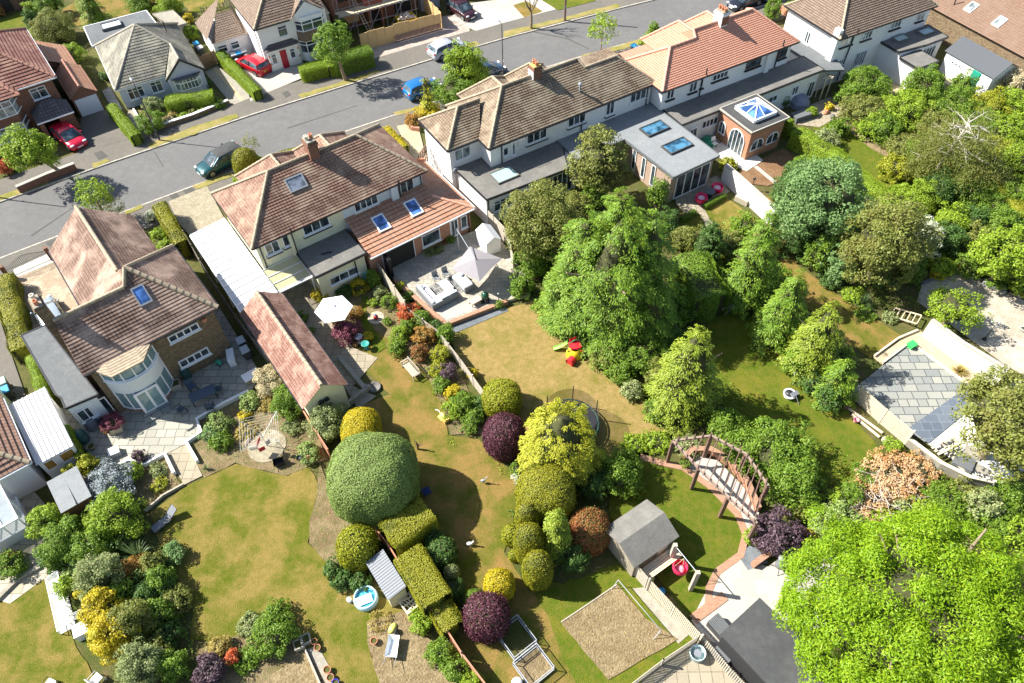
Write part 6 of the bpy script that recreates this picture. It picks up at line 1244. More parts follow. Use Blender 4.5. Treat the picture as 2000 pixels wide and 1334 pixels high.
tree('conifer','middle conifer of the dark row',1538,595,54,7.4,'conif',None,0.3,kind='conifer',size=0.4,pw=0.6,nb=230); tree('conifer','bright conifer at the lower end of the dark row',1602,652,62,6.8,'conifg',None,0.2,kind='conifer',size=0.4,pw=0.6,nb=260); tree('conifer','small conifer beside the slatted fence panel',1642,735,46,4.2,'conif',None,0.2,kind='conifer',size=0.35,pw=0.6,nb=150)
tree('tree','large pale blue green tree beside the white garden wall',1608,400,88,7.2,'sage',None,0.6,ry=78,size=0.24,tr=0.3,rough=0.1)
tree('tree','large olive rounded tree above the palm lily',1728,478,82,7.2,'olive',None,0.5,ry=74,size=0.22,tr=0.3,rough=0.1)
tree('tree','dark conifer like tree left of the pale blue green tree',1548,385,36,6.0,'dark',None,0.4,ry=50,size=0.2)
RM = 'shrubs in the right hand gardens'
for (lb,x,y,r,h_,m) in (('white flowering shrub right of olive tree',1800,470,34,3.0,'white'),('glossy green shrub right of the white flowers',1850,470,34,2.2,'dark'),('bright ground shrub above the stone terrace',1840,520,28,0.9,'bright'),('green shrub below the olive tree',1770,520,34,2.0,'mid'),('orange flowered plant at the terrace corner',1830,537,11,0.6,'gold'),('low dark shrub beside the palm lily',1625,545,22,0.9,'dark'),('bright low shrub left of palm lily',1668,575,22,0.7,'bright'),('straight bright low hedge plant by square lawn',1690,612,20,0.4,'mid'),
    ('round dark shrub by the conifer row foot',1720,540,24,1.6,'dark'),('low shrub by timber steps',1740,620,14,0.4,'varieg'),('bright bush at lawn end near the plum bush',1450,870,40,2.0,'mid'),('broad glossy shrub on the pergola end',1515,880,68,2.8,'mid'),('second glossy shrub below the broad one',1545,940,55,2.6,'mid'),('tall bush above the pergola',1420,835,34,2.0,'mid'),('dark plum bush by the black chippings',1522,1040,42,2.6,'plum'),('small bright bush beside plum bush',1470,1045,14,1.0,'bright'),
    ('orange tipped shrub right of the plum bush',1578,1050,18,1.4,'redtip'),('grey green mound above the lime tree',1630,1025,48,1.6,'greygreen'),('brown dead branch heap at the garden end',1740,935,62,1.0,'brown'),('second brown heap beside the lime tree',1690,985,48,0.8,'brown'),('brown brush heap above the lime tree',1790,920,40,0.9,'brown'),('green bush left of the brown heap',1690,930,24,0.8,'mid'),('green ground cover below the white grit',1850,985,60,0.8,'mid'),('green ground cover at right edge',1950,1010,60,0.9,'mid'),
    ('green growth between brown heap and grit',1830,960,26,0.7,'mid'),('low weeds by the slatted fence foot',1745,870,16,0.6,'bright'),('straw tuft in the gravel bed',1876,722,0.1,0.1,'straw')):
    if r > 1: shrub('shrub' if 'heap' not in lb else 'brush_heap',lb,x,y,r,h_,m,group=RM,size=0.2 if h_ > 1 else 0.16,cat='shrub' if 'heap' not in lb else 'brush heap')
shrub('ornamental_grass','straw coloured grass tuft in the tan gravel strip',1876,722,24,0.7,'straw','blades',cat='plant',n=160); shrub('spiky_palm','round spiky palm lily beside the conifer row',1688,585,26,1.5,'blade','blades',cat='plant',n=120)
tree('tree','low spreading bright tree beside the white garden wall end',1862,600,52,2.9,'bright',(1846,632),1.2,size=0.2,dens=0.8,limbs=8)
tree('tree','dark gold tree at the right edge over the white grit',1972,830,88,6.5,'olive',None,1.0,ry=100,size=0.24,tr=0.25)
tree('tree','yellow green tree at the right edge above the stone terrace',1965,500,62,5.0,'bright',None,1.0,ry=50,size=0.24,tr=0.2)
FR_ = 'shrubs and trees in the upper right gardens'
for (lb,x,y,r,h_,m) in (('leafy small tree by the sandy yard',1690,165,40,3.0,'mid'),('round olive bush at the narrow lawn top',1688,215,42,2.0,'olive'),('green bush right of round olive bush',1725,250,32,2.0,'mid'),('bushy green tree below the white extension',1800,170,42,3.4,'mid'),('mid green bush above the bare pine',1775,215,40,2.6,'bright'),('dense bush right of the bare pine top',1860,205,48,2.6,'mid'),('bright bush near garage bin',1900,240,42,2.2,'mid'),('cream flowering bush at the garage corner',1975,165,26,2.4,'cream'),('vivid green bush at the right edge below the cream bush',1985,205,34,2.4,'bright'),('green bush at the upper right edge',1960,255,42,2.2,'bright'),
    ('yellow green bush right of the bare pine',1930,300,46,2.0,'goldgreen'),('bright bush at the right edge middle',1990,320,40,2.4,'bright'),('green bush at the right edge by the lime hedge',1990,385,34,2.4,'mid'),('olive bush left of the bare pine',1770,290,40,1.6,'olive'),('bush under the bare pine',1830,330,46,1.4,'olive'),('green bush right of the pine shadow',1900,380,40,2.2,'mid'),('dark shrub by the right lawn',1900,430,30,2.0,'dark'),('green shrub at right lawn end',1960,440,36,2.2,'mid'),('lower bush beside the bare pine foot',1760,380,30,1.0,'bright'),('bush behind the stone terrace pots',1895,520,26,1.8,'mid'),
    ('variegated shrub on the lantern room garden fence',1610,275,28,1.4,'varieg'),('shrub below the variegated fence shrub',1625,310,26,1.4,'mid'),('palm like plants by pale yard pots',1585,218,10,0.9,'bright'),('yellow plant by the patio pots',1620,208,8,0.7,'gold'),('dark potted plant by the grey extension',1530,195,11,1.4,'dark'),('yellow green shrub below the white patio',1422,320,15,0.9,'goldgreen'),('small bush by the brown bed corner',1545,255,12,0.8,'bright')):
    shrub('shrub',lb,x,y,r,h_,m,group=FR_,size=0.2)
hedge('long bright clipped hedge beside the narrow lawn',[(1562,258),(1630,300),(1700,360),(1745,400)],1.3,1.7,'bright',size=0.15,lump=0.12); hedge('bright lime hedge sloping at the right edge',[(1900,325),(1960,370),(2010,420)],1.3,1.8,'goldgreen',size=0.14); hedge('low green hedge across the square lawns',[(1398,452),(1440,455)],0.5,0.6,'mid'); hedge('low box hedge beside the pink chairs',[(1378,400),(1415,380)],0.4,0.5,'mid',size=0.08); hedge('low box hedge left of the garden path',[(1334,425),(1356,412)],0.4,0.5,'mid',size=0.08); hedge('narrow bright hedge beside the lantern room roof',[(1485,192),(1545,235)],0.5,1.9,'bright',size=0.12,z=1.9); hedge('ivy on the wall behind the timber pile',[(1395,500),(1412,540)],0.6,1.2,'mid',name='ivy')
# sprawling pale pine with bare grey limbs
b = P(1815,355); T = thing('bare_pine','open pine with pale bare radiating limbs beside the narrow lawn','tree',(b[0],b[1],0)); rn = random.Random(8); mb = MB(); top = (0.6,-0.2,6.0)
mb.tube([(0,0,-0.1),(0.2,0.0,2.0),(0.35,-0.1,4.0),top],[0.2,0.16,0.12,0.07],9); mb.build('trunk',m_barkg,T); mb = MB(); tips = []
for i in range(30):
    az = i*2.4; z = 2.6+(i/30)*3.6; L = rn.uniform(1.6,3.4)*(1.15-i/50); s_ = (0.3+0.05*z,-0.02*z,z); m1 = (s_[0]+cos(az)*L*0.5,s_[1]+sin(az)*L*0.5,z+0.25); e = (s_[0]+cos(az)*L,s_[1]+sin(az)*L,z+rn.uniform(-0.2,0.5)); tips.append(e)
    mb.tube([s_,m1,e],[0.05,0.035,0.012],6)
    for j in range(5): t = rn.uniform(0.4,1); q = (s_[0]+(e[0]-s_[0])*t,s_[1]+(e[1]-s_[1])*t,z+0.2); mb.tube([q,(q[0]+rn.uniform(-.7,.7),q[1]+rn.uniform(-.7,.7),q[2]+rn.uniform(-.1,.4))],[0.025,0.008],4)
mb.build('bare_branches',m_barkg,T)
rg = np.random.default_rng(77); NN = 22000; tp = np.array(tips)[rg.integers(0,len(tips),NN)]*(rg.uniform(0.75,1.35,NN)[:,None]*np.array([1,1,0])+rg.uniform(0.55,1.0,NN)[:,None]*np.array([0,0,1])); C_ = tp+rg.normal(0,0.4,(NN,3)); me = fast_mesh('needles',leaf_quads(C_,rg.normal(size=(NN,3)),0.26,0.16,rg),quads(NN),LF['olive']); link(bpy.data.objects.new('crown',me),T)
tree('lime_tree','huge vivid lime green tree filling the lower right corner',1792,1198,272,8.6,'lime',None,2.0,ry=205,size=0.23,asp=0.34,dens=2.2,clump=0.2,rough=0.10,tr=0.4,limbs=9)

for lb,pts,m,hh in (('undergrowth beneath the enormous conifer',[(985,500),(1060,620),(1180,705),(1270,800),(1420,865),(1500,845),(1400,720),(1385,600),(1360,455),(1320,430),(1130,385),(1010,440)],'mid',.4),('undergrowth under the pale blue green tree',[(1500,425),(1575,400),(1745,560),(1800,560),(1790,610),(1700,612),(1612,560),(1530,490)],'mid',.4),
    ('mixed low growth of upper right gardens',[(1640,228),(1660,185),(1760,180),(1860,190),(2060,190),(2060,590),(1880,522),(1800,552),(1750,425),(1850,465),(1945,480),(1945,435),(1855,395),(1790,320),(1700,275)],'bright',.6),('rough growth around the brush heaps',[(1455,865),(1560,830),(1700,930),(1760,872),(1930,955),(2060,960),(2060,1100),(1500,1060)],'mid',.5),
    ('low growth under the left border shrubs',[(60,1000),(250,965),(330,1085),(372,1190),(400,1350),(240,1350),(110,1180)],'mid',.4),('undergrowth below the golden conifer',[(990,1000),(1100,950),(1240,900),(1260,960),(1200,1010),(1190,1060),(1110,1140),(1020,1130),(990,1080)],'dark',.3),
    ('low plants in cream house bed',[(650,570),(735,535),(850,660),(905,740),(940,845),(885,845),(862,790),(835,735),(770,670),(740,640),(760,600)],'mid',.25),('weeds along the tan gravel and conifer row',[(1395,470),(1500,520),(1660,800),(1640,820),(1540,720),(1440,590)],'mid',.4),('low growth in gardens above the bungalow',[(60,0),(130,20),(150,52),(145,60),(215,160),(190,180),(120,100),(70,80)],'mid',.4)):
    cover(lb,pts,m,hh)

rn = random.Random(21)
def fill(label,grp,spots,mats,hs):
    for i,(x,y,r) in enumerate(spots): shrub('shrub',label,x,y,r,rn.uniform(*hs),mats[i % len(mats)],group=grp,size=rn.choice((0.15,0.18,0.22)),rough=rn.uniform(0.15,0.28))
fill('dense overgrown shrub filling the upper right gardens','overgrown shrubs of the upper right gardens',[(1660,190,26),(1735,205,28),(1820,240,34),(1880,290,36),(1845,365,34),(1795,385,30),(1930,210,34),(1880,170,22),(1990,280,34),(1935,345,34),(1950,400,38),(1990,440,34),(1860,430,30),(1750,330,30),(1800,300,30),(1700,250,24),(1925,470,30),(1640,250,20),(1905,335,30),(1985,540,34)],('mid','bright','olive','mid','dark','bright','goldgreen'),(1.4,2.8))
fill('dark leafy bush packed under the row of conifers','bushes under the conifer row',[(1440,560,26),(1495,590,26),(1520,650,30),(1560,700,28),(1590,745,26),(1640,700,26),(1425,480,24),(1455,440,26),(1620,780,22),(1560,640,28),(1500,470,26),(1510,540,24)],('dark','mid','olive','conif'),(1.2,2.6))
fill('leafy bush crowding round the foot of the pale blue green tree','bushes round the pale blue green tree',[(1560,470,30),(1600,500,28),(1640,520,28),(1660,430,30),(1690,400,28),(1560,330,20),(1650,340,26),(1790,440,26)],('dark','mid','sage','mid'),(1.5,3.0))
fill('leafy bush spilling over the olive fence corner behind the big conifer','bushes north of the big conifer',[(1125,400,26),(1075,500,26),(1020,560,22),(1300,440,26),(1335,470,24),(1160,380,24),(1330,610,28),(1310,660,28),(1290,740,26)],('olive','mid','mid','dark'),(1.4,2.6))
fill('low mixed shrub in the shaded left border','shrubs of the shaded left border',[(150,1030,22),(240,1060,20),(300,1100,20),(315,1130,22),(270,1180,26),(310,1200,28),(330,1240,26),(300,1270,30),(230,1160,24),(160,1100,26),(340,1300,24),(110,1090,22)],('mid','dark','olive','mid','greygreen'),(0.9,2.0))
fill('bushy weed clump in the rough corner above the lime tree','weed clumps above the lime tree',[(1660,965,22),(1800,1000,28),(1880,960,24),(1920,985,30),(1980,960,30),(1620,985,24),(1560,990,26),(1760,985,20),(1850,1020,26),(1985,1040,34)],('mid','bright','olive','varieg'),(0.7,1.6))

for lb,pts,m,hh,dn in (('weeds in the sandy bed beside the huge dome',[(625,905),(660,1000),(740,1040),(700,1120),(640,1103),(604,1058),(606,1020),(622,950)],'straw',.12,7),('small plants in the bed right of the slate patio',[(487,772),(530,740),(600,800),(640,900),(560,930),(460,905),(366,867),(388,824)],'varieg',.25,14),('small plants in the bed left of the patio steps',[(207,926),(255,902),(322,892),(356,950),(285,990)],'varieg',.25,16),
    ('weeds on the vegetable bed',[(1096,1217),(1205,1143),(1262,1210),(1325,1250),(1187,1328)],'straw',.12,9),('weeds on the dug bed round the wheelbarrow',[(715,1215),(790,1195),(850,1260),(900,1350),(745,1350),(720,1260)],'straw',.08,5),('grass tufts along the right edge of the orange lawn',[(860,800),(880,850),(940,858),(1005,928),(1030,975),(1015,985),(990,940),(930,880),(870,870)],'bright',.15,20),('plants in the bungalow front bed',[(306,248),(345,200),(400,185),(447,205)],'bright',.35,18)):
    cover(lb,pts,m,hh,dn,0.13)
# ------------------------------------------------------------------ fences and walls
def fence(label,pts,h,mat,name='fence',z=0.0,board=0.13,bay=1.83,gap=0.012,posts=True,pmat=None,top=None,pw=0.09,group=None):
    """boarded fence along photo ground points: one part per bay and per post"""
    q = [P(*p,z)[:2] for p in pts]; T = thing(name,label,name.replace('_',' '),(q[0][0],q[0][1],0),0,group); ox,oy = q[0]
    for a,b in zip(q[:-1],q[1:]):
        L = hypot(b[0]-a[0],b[1]-a[1]); n = max(1,round(L/bay)); t = ((b[0]-a[0])/L,(b[1]-a[1])/L); an = atan2(t[1],t[0])
        for i in range(n):
            x0,x1 = L*i/n,L*(i+1)/n; m = int((x1-x0-0.1)/board); mb = MB()
            for j in range(m):
                x = x0+0.06+(j+0.5)*board; mb.obox((a[0]-ox+t[0]*x,a[1]-oy+t[1]*x,h/2+(0.01 if j % 2 else 0)),board-gap,0.022,h-0.06,an)
            for zz in (0.25,h-0.2): x = (x0+x1)/2; mb.obox((a[0]-ox+t[0]*x-t[1]*0.03,a[1]-oy+t[1]*x+t[0]*0.03,zz),x1-x0,0.035,0.07,an)
            if top: x = (x0+x1)/2; mb.obox((a[0]-ox+t[0]*x,a[1]-oy+t[1]*x,h),x1-x0,0.08,0.03,an)
            part(mb,'panel',mat,T)
            if posts: mb = MB(); mb.obox((a[0]-ox+t[0]*x0,a[1]-oy+t[1]*x0,(h+0.1)/2),pw,pw,h+0.1,an); part(mb,'post',pmat or mat,T)
        if posts: mb = MB(); mb.obox((b[0]-ox,b[1]-oy,(h+0.1)/2),pw,pw,h+0.1,an); part(mb,'post',pmat or mat,T)
    return T
def wall_line(label,pts,h,w,mat,name='garden_wall',z=0.0,cap=None,z0=0.0):
    q = [P(*p,z)[:2] for p in pts]; ox,oy = q[0]; T = thing(name,label,'wall',(ox,oy,0))
    l = [(x-ox,y-oy) for x,y in q]; l1,l2 = offs(l,w/2),offs(l,-w/2); n = len(l); mb = MB(); poly = l1+l2[::-1]; mb.prism(poly,z0,h); part(mb,'wall',mat,T)
    if cap: l1,l2 = offs(l,w/2+0.03),offs(l,-w/2-0.03); mb = MB(); mb.prism(l1+l2[::-1],h,h+0.06); part(mb,'coping',cap,T)
    return T
m_fence = plain('silvered fence boards',(0.46,0.41,0.33),0.85,var=0.18,scale=5); m_fencel = plain('fresh pale fence boards',(0.66,0.57,0.42),0.85,var=0.14,scale=6); m_fencet = plain('terracotta stained boards',(0.50,0.22,0.13),0.85,var=0.15,scale=5); m_fenceb = plain('brown fence boards',(0.27,0.17,0.10),0.85,var=0.2,scale=6); m_fenceg = plain('weathered dark boards',(0.22,0.19,0.15),0.85,var=0.2,scale=6)
fence('terracotta stained fence behind the variegated bush and golden crescent',[(594,812),(648,898)],1.3,m_fencet,top=1)
fence('long terracotta fence down to the bottom edge beside the flat topped hedge',[(727,1034),(762,1078),(824,1178),(864,1226),(905,1290),(960,1362)],1.3,m_fencet,pmat=m_fencel,top=1)
fence('dark narrow fence between the brick house passage and the car port',[(372,482),(420,565),(470,640),(530,720)],1.7,m_fenceg)
fence('tall silvered fence between cream house garden and raised patio',[(722,512),(757,562),(796,618)],1.75,m_fence)
fence('lower silvered fence running past the bench bed to the golden bush',[(800,622),(858,665),(900,718),(950,788)],1.15,m_fence)
fence('tall fence behind the white plastic store beside the white house',[(905,392),(940,425),(990,478),(1003,530)],1.7,m_fence)
fence('dark boarded fence between the shed and the shaded lawn',[(1190,1068),(1222,1106),(1262,1152)],1.6,m_fence)
fence('pale slatted fence from the green bucket to the lower terrace',[(1264,1152),(1310,1202),(1362,1258)],1.5,m_fencel,board=0.1,gap=0.035)
fence('slatted balustrade on the left of the lower terrace',[(1225,1350),(1290,1300),(1362,1252)],1.1,m_fence,board=0.12,gap=0.05,name='balustrade')
fence('slatted balustrade on the right of the lower terrace',[(1366,1254),(1420,1318),(1450,1350)],1.1,m_fence,board=0.12,gap=0.05,name='balustrade')
fence('pale close boarded fence beside the slate patio being laid',[(1668,782),(1716,826),(1766,868)],1.6,m_fencel,board=0.1,gap=0.02)
wall_line('low grey block wall along the white grit behind the brush heap',[(1768,868),(1830,915),(1885,942),(1930,952)],0.7,0.18,m_conc,cap=m_fencel)
fence('small rail fence on the top lawn beside the white semi',[(395,26),(420,20),(445,13)],0.7,m_fenceg,board=0.4,gap=0.3,name='rail_fence')
fence('brown gate fence between the bungalow and the white semi',[(398,136),(426,124)],1.5,m_fenceb)
fence('red brown fence piece beside the round bush near the white gable',[(1522,24),(1542,42)],0.9,m_fencet); fence('short pale fence piece behind the timber pile',[(1415,572),(1446,588)],1.0,m_fencel)
fence('dark fence on the right boundary beyond the sage tree',[(1905,330),(1960,380),(2010,430)],1.4,m_fenceg)
wall_line('whitewashed garden wall below the lantern room',[(1410,352),(1450,388),(1508,442)],1.7,0.3,m_render,cap=m_pale); wall_line('pale lichen covered wall between the slate patio and the stone terrace',[(1800,655),(1860,700),(1945,752)],1.75,0.24,plain('lichen wall',(0.62,0.62,0.50),0.85,var=0.12,scale=2),cap=m_pale)
wall_line('low white curved wall at the left of patio steps',[(207,928),(255,902),(285,911),(325,890),(343,928)],0.38,0.2,m_render); wall_line('low white curved wall at the right of patio steps',[(388,905),(367,868),(396,848),(387,823),(440,792),(488,768)],0.38,0.2,m_render)
wall_line('low brick front wall with pale coping below the broad street tree',[(40,378),(100,352),(152,332)],0.75,0.28,m_dbrick,cap=m_pale); wall_line('low front wall with white coping along the bungalow bed',[(305,256),(380,232),(448,204)],0.5,0.25,m_bbrick,cap=m_render)
wall_line('thin white kerb wall beside the bungalow path',[(262,216),(292,262)],0.25,0.15,m_render); wall_line('low stone planter wall between garage path and orange lawn',[(663,702),(690,735),(715,765)],0.5,0.3,m_conc); wall_line('short low stone wall below the garage gable',[(682,792),(724,760)],0.5,0.22,m_conc)
wall_line('curved red brick planter wall under the pergola',[(1335,900),(1350,885),(1385,885),(1420,905),(1455,945),(1478,1000)],0.55,0.3,m_rbrick,cap=m_brickedge); wall_line('red brick wall edging beside the plum bush',[(1468,1108),(1512,1076)],0.45,0.28,m_rbrick,cap=m_brickedge)
wall_line('timber edging at the corner of the left lawn',[(285,1000),(320,970),(360,948)],0.25,0.1,m_woodp,name='timber_edging'); wall_line('timber edging board beside the sandy bed at the bottom',[(598,1272),(632,1350)],0.3,0.1,m_woodp,name='timber_edging')
wall_line('timber edge round the tan gravel strip, inner side',[(1722,712),(1776,672),(1892,758)],0.28,0.12,m_fencel,name='timber_edging'); wall_line('timber edge round the tan gravel strip, outer side',[(1706,698),(1752,664),(1790,648)],0.28,0.12,m_fencel,name='timber_edging')
wall_line('dark stone kerb along the stone terrace top',[(1800,556),(1838,540),(1872,524)],0.2,0.25,m_felt,name='stone_kerb'); wall_line('curved brick planter edge at the tan drive',[(800,244),(806,256),(820,258)],0.5,0.25,m_rbrick); wall_line('white side wall of the cream house kitchen bed',[(617,545),(628,566)],0.5,0.15,m_cream)
wall_line('pale low wall in front of the sandstone steps at the left edge',[(-5,1175),(40,1130),(82,1108)],0.25,0.25,m_conc); wall_line('white board edging beside the vegetable bed',[(1096,1216),(1150,1180),(1204,1143)],0.14,0.06,m_woodp,name='timber_edging')
# raised patio
T = thing('raised_patio','raised stone patio edged in red brick behind the tiled extension','patio',(0,0,0)); T['kind'] = 'structure'
pp = PX([(733,508),(772,548),(872,633),(987,588),(1036,574),(1032,545),(1000,500),(960,440),(905,458),(750,515)],0.3); mb = MB(); mb.prism(pp,0,0.3); part(mb,'paving',bricked('weathered patio slabs',(0.34,0.31,0.25),(0.46,0.42,0.33),(0.2,0.18,0.14),0.6,0.45,0.015,patch=(0.28,0.26,0.22)),T)
mb = MB(); l = [P(x,y,0.3)[:2] for x,y in ((772,548),(820,590),(872,634),(930,611),(990,588))]; l1,l2 = offs(l,0.16),offs(l,-0.16); mb.prism(l1+l2[::-1],0.0,0.42); part(mb,'brick_edge',m_brickedge,T)
l = PX([(838,596),(925,592),(935,600),(873,625)],0.3); mb = MB(); mb.prism(l,0.28,0.31); part(mb,'pale_paving',m_pale,T)

# ------------------------------------------------------------------ street lamps and pole
def lamp(label,base,h,ang):
    b = P(*base); T = thing('street_lamp',label,'street lamp',(b[0],b[1],0),R(ang),'street lamps'); mb = MB(); mb.tube([(0,0,0),(0,0,1.2)],0.085,10); mb.tube([(0,0,1.2),(0,0,h)],[0.055,0.045],8); mb.tube([(0,0,h),(0.12,0,h+0.12),(0.45,0,h+0.16)],0.035,7); part(mb,'column',m_feltd,T)
    mb = MB(); mb.ball((0.62,0,h+0.17),0.34,0.13,0.07); part(mb,'lamp_head',m_lead,T)
    mb = MB(); mb.box(-0.07,0.07,-0.09,-0.083,2.0,2.25); part(mb,'number_plate',m_upvc,T)
lamp('grey street lamp in front of the bungalow garden, its shadow crossing the road',(312.8,275.8),6.0,125); lamp('tall grey street lamp beside the dark blue car',(983,157),5.9,125); lamp('street lamp at the far left edge, only its foot in view',(-2,388),6.0,125)
b = P(1103,42); T = thing('telegraph_pole','dark timber pole standing on the top verge','pole',(b[0],b[1],0)); mb = MB(); mb.tube([(0,0,0),(0,0,7.5)],[0.13,0.1],9); part(mb,'pole',m_woodd,T); mb = MB(); mb.box(-0.12,0.12,-0.15,-0.12,1.5,1.8); part(mb,'sign_plate',m_lead,T)

# ------------------------------------------------------------------ cars
m_tyre = plain('tyre rubber',(0.02,0.02,0.022),0.8,var=0); m_rim = plain('alloy rim',(0.45,0.46,0.48),0.3,0.8,var=0); m_cglass = glassy('car glass',(0.03,0.045,0.055),0.04)
m_hl = plain('headlamp',(0.75,0.78,0.8),0.15,var=0); m_tl = plain('tail lamp',(0.5,0.02,0.02),0.2,var=0); m_plw = plain('white plate',(0.8,0.8,0.78),0.5,var=0); m_ply = plain('yellow plate',(0.75,0.6,0.05),0.5,var=0)
def car(label,col,rear,front,L=4.2,Wd=1.78,Hh=1.5,suv=0.0,dark_roof=False,name='parked_car',scale_len=True):
    a,b = P(*rear),P(*front); an = atan2(b[1]-a[1],b[0]-a[0]); cx,cy = (a[0]+b[0])/2,(a[1]+b[1])/2
    T = thing(name,label,'car',(cx,cy,0.012),an,'cars on the street and drives'); paint = plain(label.split()[0]+' car paint ' +str(round(sum(col),3)),col,0.28,0.25,var=0,coat=1.0)
    gz = 0.2+suv; belt = 0.92+suv; hl = L/2; hw = Wd/2
    st = [(-1.0,gz+.15,belt-.28,.80),(-.985,gz,belt-.06,.90),(-.93,gz-.02,belt+.02,.97),(-.6,gz-.04,belt+.03,1),(-.2,gz-.04,belt+.01,1),(.25,gz-.04,belt-.0,1),(.45,gz-.04,belt-.03,.99),(.70,gz-.03,belt-.10,.97),(.88,gz-.01,belt-.19,.92),(.96,gz,belt-.30,.82),(1.0,gz+.14,belt-.42,.66)]
    V = []; F = []; n = 12
    for x,zb,zt,w in st:
        X = x*hl; w *= hw; mz = (zb+zt)/2
        V += [(X,-w*.86,zb),(X,-w*.97,zb+.10),(X,-w,mz),(X,-w*.98,zt-.10),(X,-w*.90,zt-.02),(X,-w*.45,zt+.02),(X,w*.45,zt+.02),(X,w*.90,zt-.02),(X,w*.98,zt-.10),(X,w,mz),(X,w*.97,zb+.10),(X,w*.86,zb)]
    for i in range(len(st)-1):
        for j in range(n): F.append((i*n+j,i*n+(j+1) % n,(i+1)*n+(j+1) % n,(i+1)*n+j))
    mb = MB(); mb.add(V,F,True); mb.add(V[:n],[list(range(n))[::-1]]); mb.add(V[-n:],[list(range(n))]); part(mb,'body',paint,T)
    # glass cabin
    top = Hh; cs = [(-.93,belt,belt+.02,.86),(-.80,belt,top-.12,.80),(-.62,belt,top-.02,.80),(-.2,belt,top,.80),(.12,belt,top-.03,.80),(.28,belt,top-.20,.82),(.56,belt-.02,belt,.88)]; V = []
    for x,zb,zt,w in cs:
        X = x*hl; w1 = hw*.93; w2 = hw*(w-.03 if zt > belt+.1 else w); V += [(X,-w1,zb-.03),(X,-w2,zt-.05 if zt > belt+.1 else zt),(X,-w2*.8,zt),(X,w2*.8,zt),(X,w2,zt-.05 if zt > belt+.1 else zt),(X,w1,zb-.03)]
    n = 6; F = [(i*n+j,i*n+j+1,(i+1)*n+j+1,(i+1)*n+j) for i in range(len(cs)-1) for j in range(n-1)]
    mb = MB(); mb.add(V,F,True); cb = part(mb,'cabin_glass',m_cglass,T)
    mb = MB(); V = [];  w = hw*.79
    for x,z in ((-.84,top-.13),(-.62,top-.005),(-.2,top+.015),(.12,top-.015),(.17,top-.06)): V += [(x*hl,-w,z-.05),(x*hl,-w*.8,z+.01),(x*hl,w*.8,z+.01),(x*hl,w,z-.05)]
    mb.add(V,[(i*4+j,i*4+j+1,i*4+5+j,i*4+4+j) for i in range(4) for j in range(3)],True); part(mb,'roof_panel',m_feltd if dark_roof else paint,T)
    for s in (-1,1):
        mb = MB(); mb.beam((.15*hl,s*w,top-.07),(.5*hl,s*hw*.9,belt),.07,.05); mb.beam((-.2*hl,s*w,top-.04),(-.2*hl,s*hw*.94,belt),.08,.03); mb.beam((-.82*hl,s*w,top-.16),(-.93*hl,s*hw*.9,belt),.16,.05); part(mb,'pillar',paint,T)
        mb = MB(); mb.ball((.36*hl,s*(hw+.09),belt+.06),.09,.1,.07,8,6); part(mb,'door_mirror',paint,T)
        mb = MB(); mb.ball((.93*hl,s*hw*.68,belt-.22),.13,.22,.08,8,6); part(mb,'headlight',m_hl,T)
        mb = MB(); mb.ball((-.965*hl,s*hw*.76,belt-.10),.08,.16,.12,8,6); part(mb,'tail_light',m_tl,T)
        for x in (-.60,.62):
            mb = MB(); r = .33+suv*.4; yy = s*(hw-.10); mb.tube([(x*hl,yy-s*.1,r),(x*hl,yy+s*.115,r)],r,16); wh = part(mb,'wheel',m_tyre,T); mb = MB(); mb.tube([(x*hl,yy+s*.11,r),(x*hl,yy+s*.13,r)],r*.62,12); part(mb,'rim',m_rim,wh)
    mb = MB(); mb.box(hl*.975,hl*1.005,-.27,.27,gz+.16,gz+.27); part(mb,'number_plate',m_plw,T,'white front number plate'); mb = MB(); mb.box(-hl*1.0,-hl*.99,-.27,.27,gz+.28,gz+.4); part(mb,'number_plate',m_ply,T,'yellow rear number plate')
    return T
car('dark teal green estate car parked against the south kerb',(0.01,0.075,0.085),(478,303),(392,347),4.6,suv=0.06,dark_roof=True,Hh=1.56)
car('bright blue hatchback parked behind the narrow golden conifer',(0.015,0.16,0.42),(799,193),(853,172),3.8,suv=0.02)
car('silver hatchback parked on the north kerb by the boarded site',(0.50,0.52,0.56),(846,116),(902,93),4.2,suv=0.05)
car('dark blue saloon car partly hidden by bright roadside shrubs',(0.035,0.06,0.11),(925,158),(972,141),4.2)
car('red hatchback on the pale drive of the white semi',(0.50,0.01,0.02),(526,150),(470,122),4.1,suv=0.04)
car('bright red car half hidden by the broad street tree',(0.62,0.01,0.04),(122,262),(160,292),4.0)
car('silver blue car on the block paved drive under the chimney',(0.36,0.42,0.46),(128,662),(88,596),4.3,suv=0.05)
car('black car with white bumper parked at the top right',(0.02,0.022,0.03),(1480,2),(1426,22),4.4,suv=0.05)
car('black car at top edge behind the other black car',(0.025,0.03,0.045),(1540,-12),(1492,4),4.4)
car('dark maroon car on the pale drive behind the hoarding',(0.05,0.015,0.02),(885,18),(921,40),4.0)

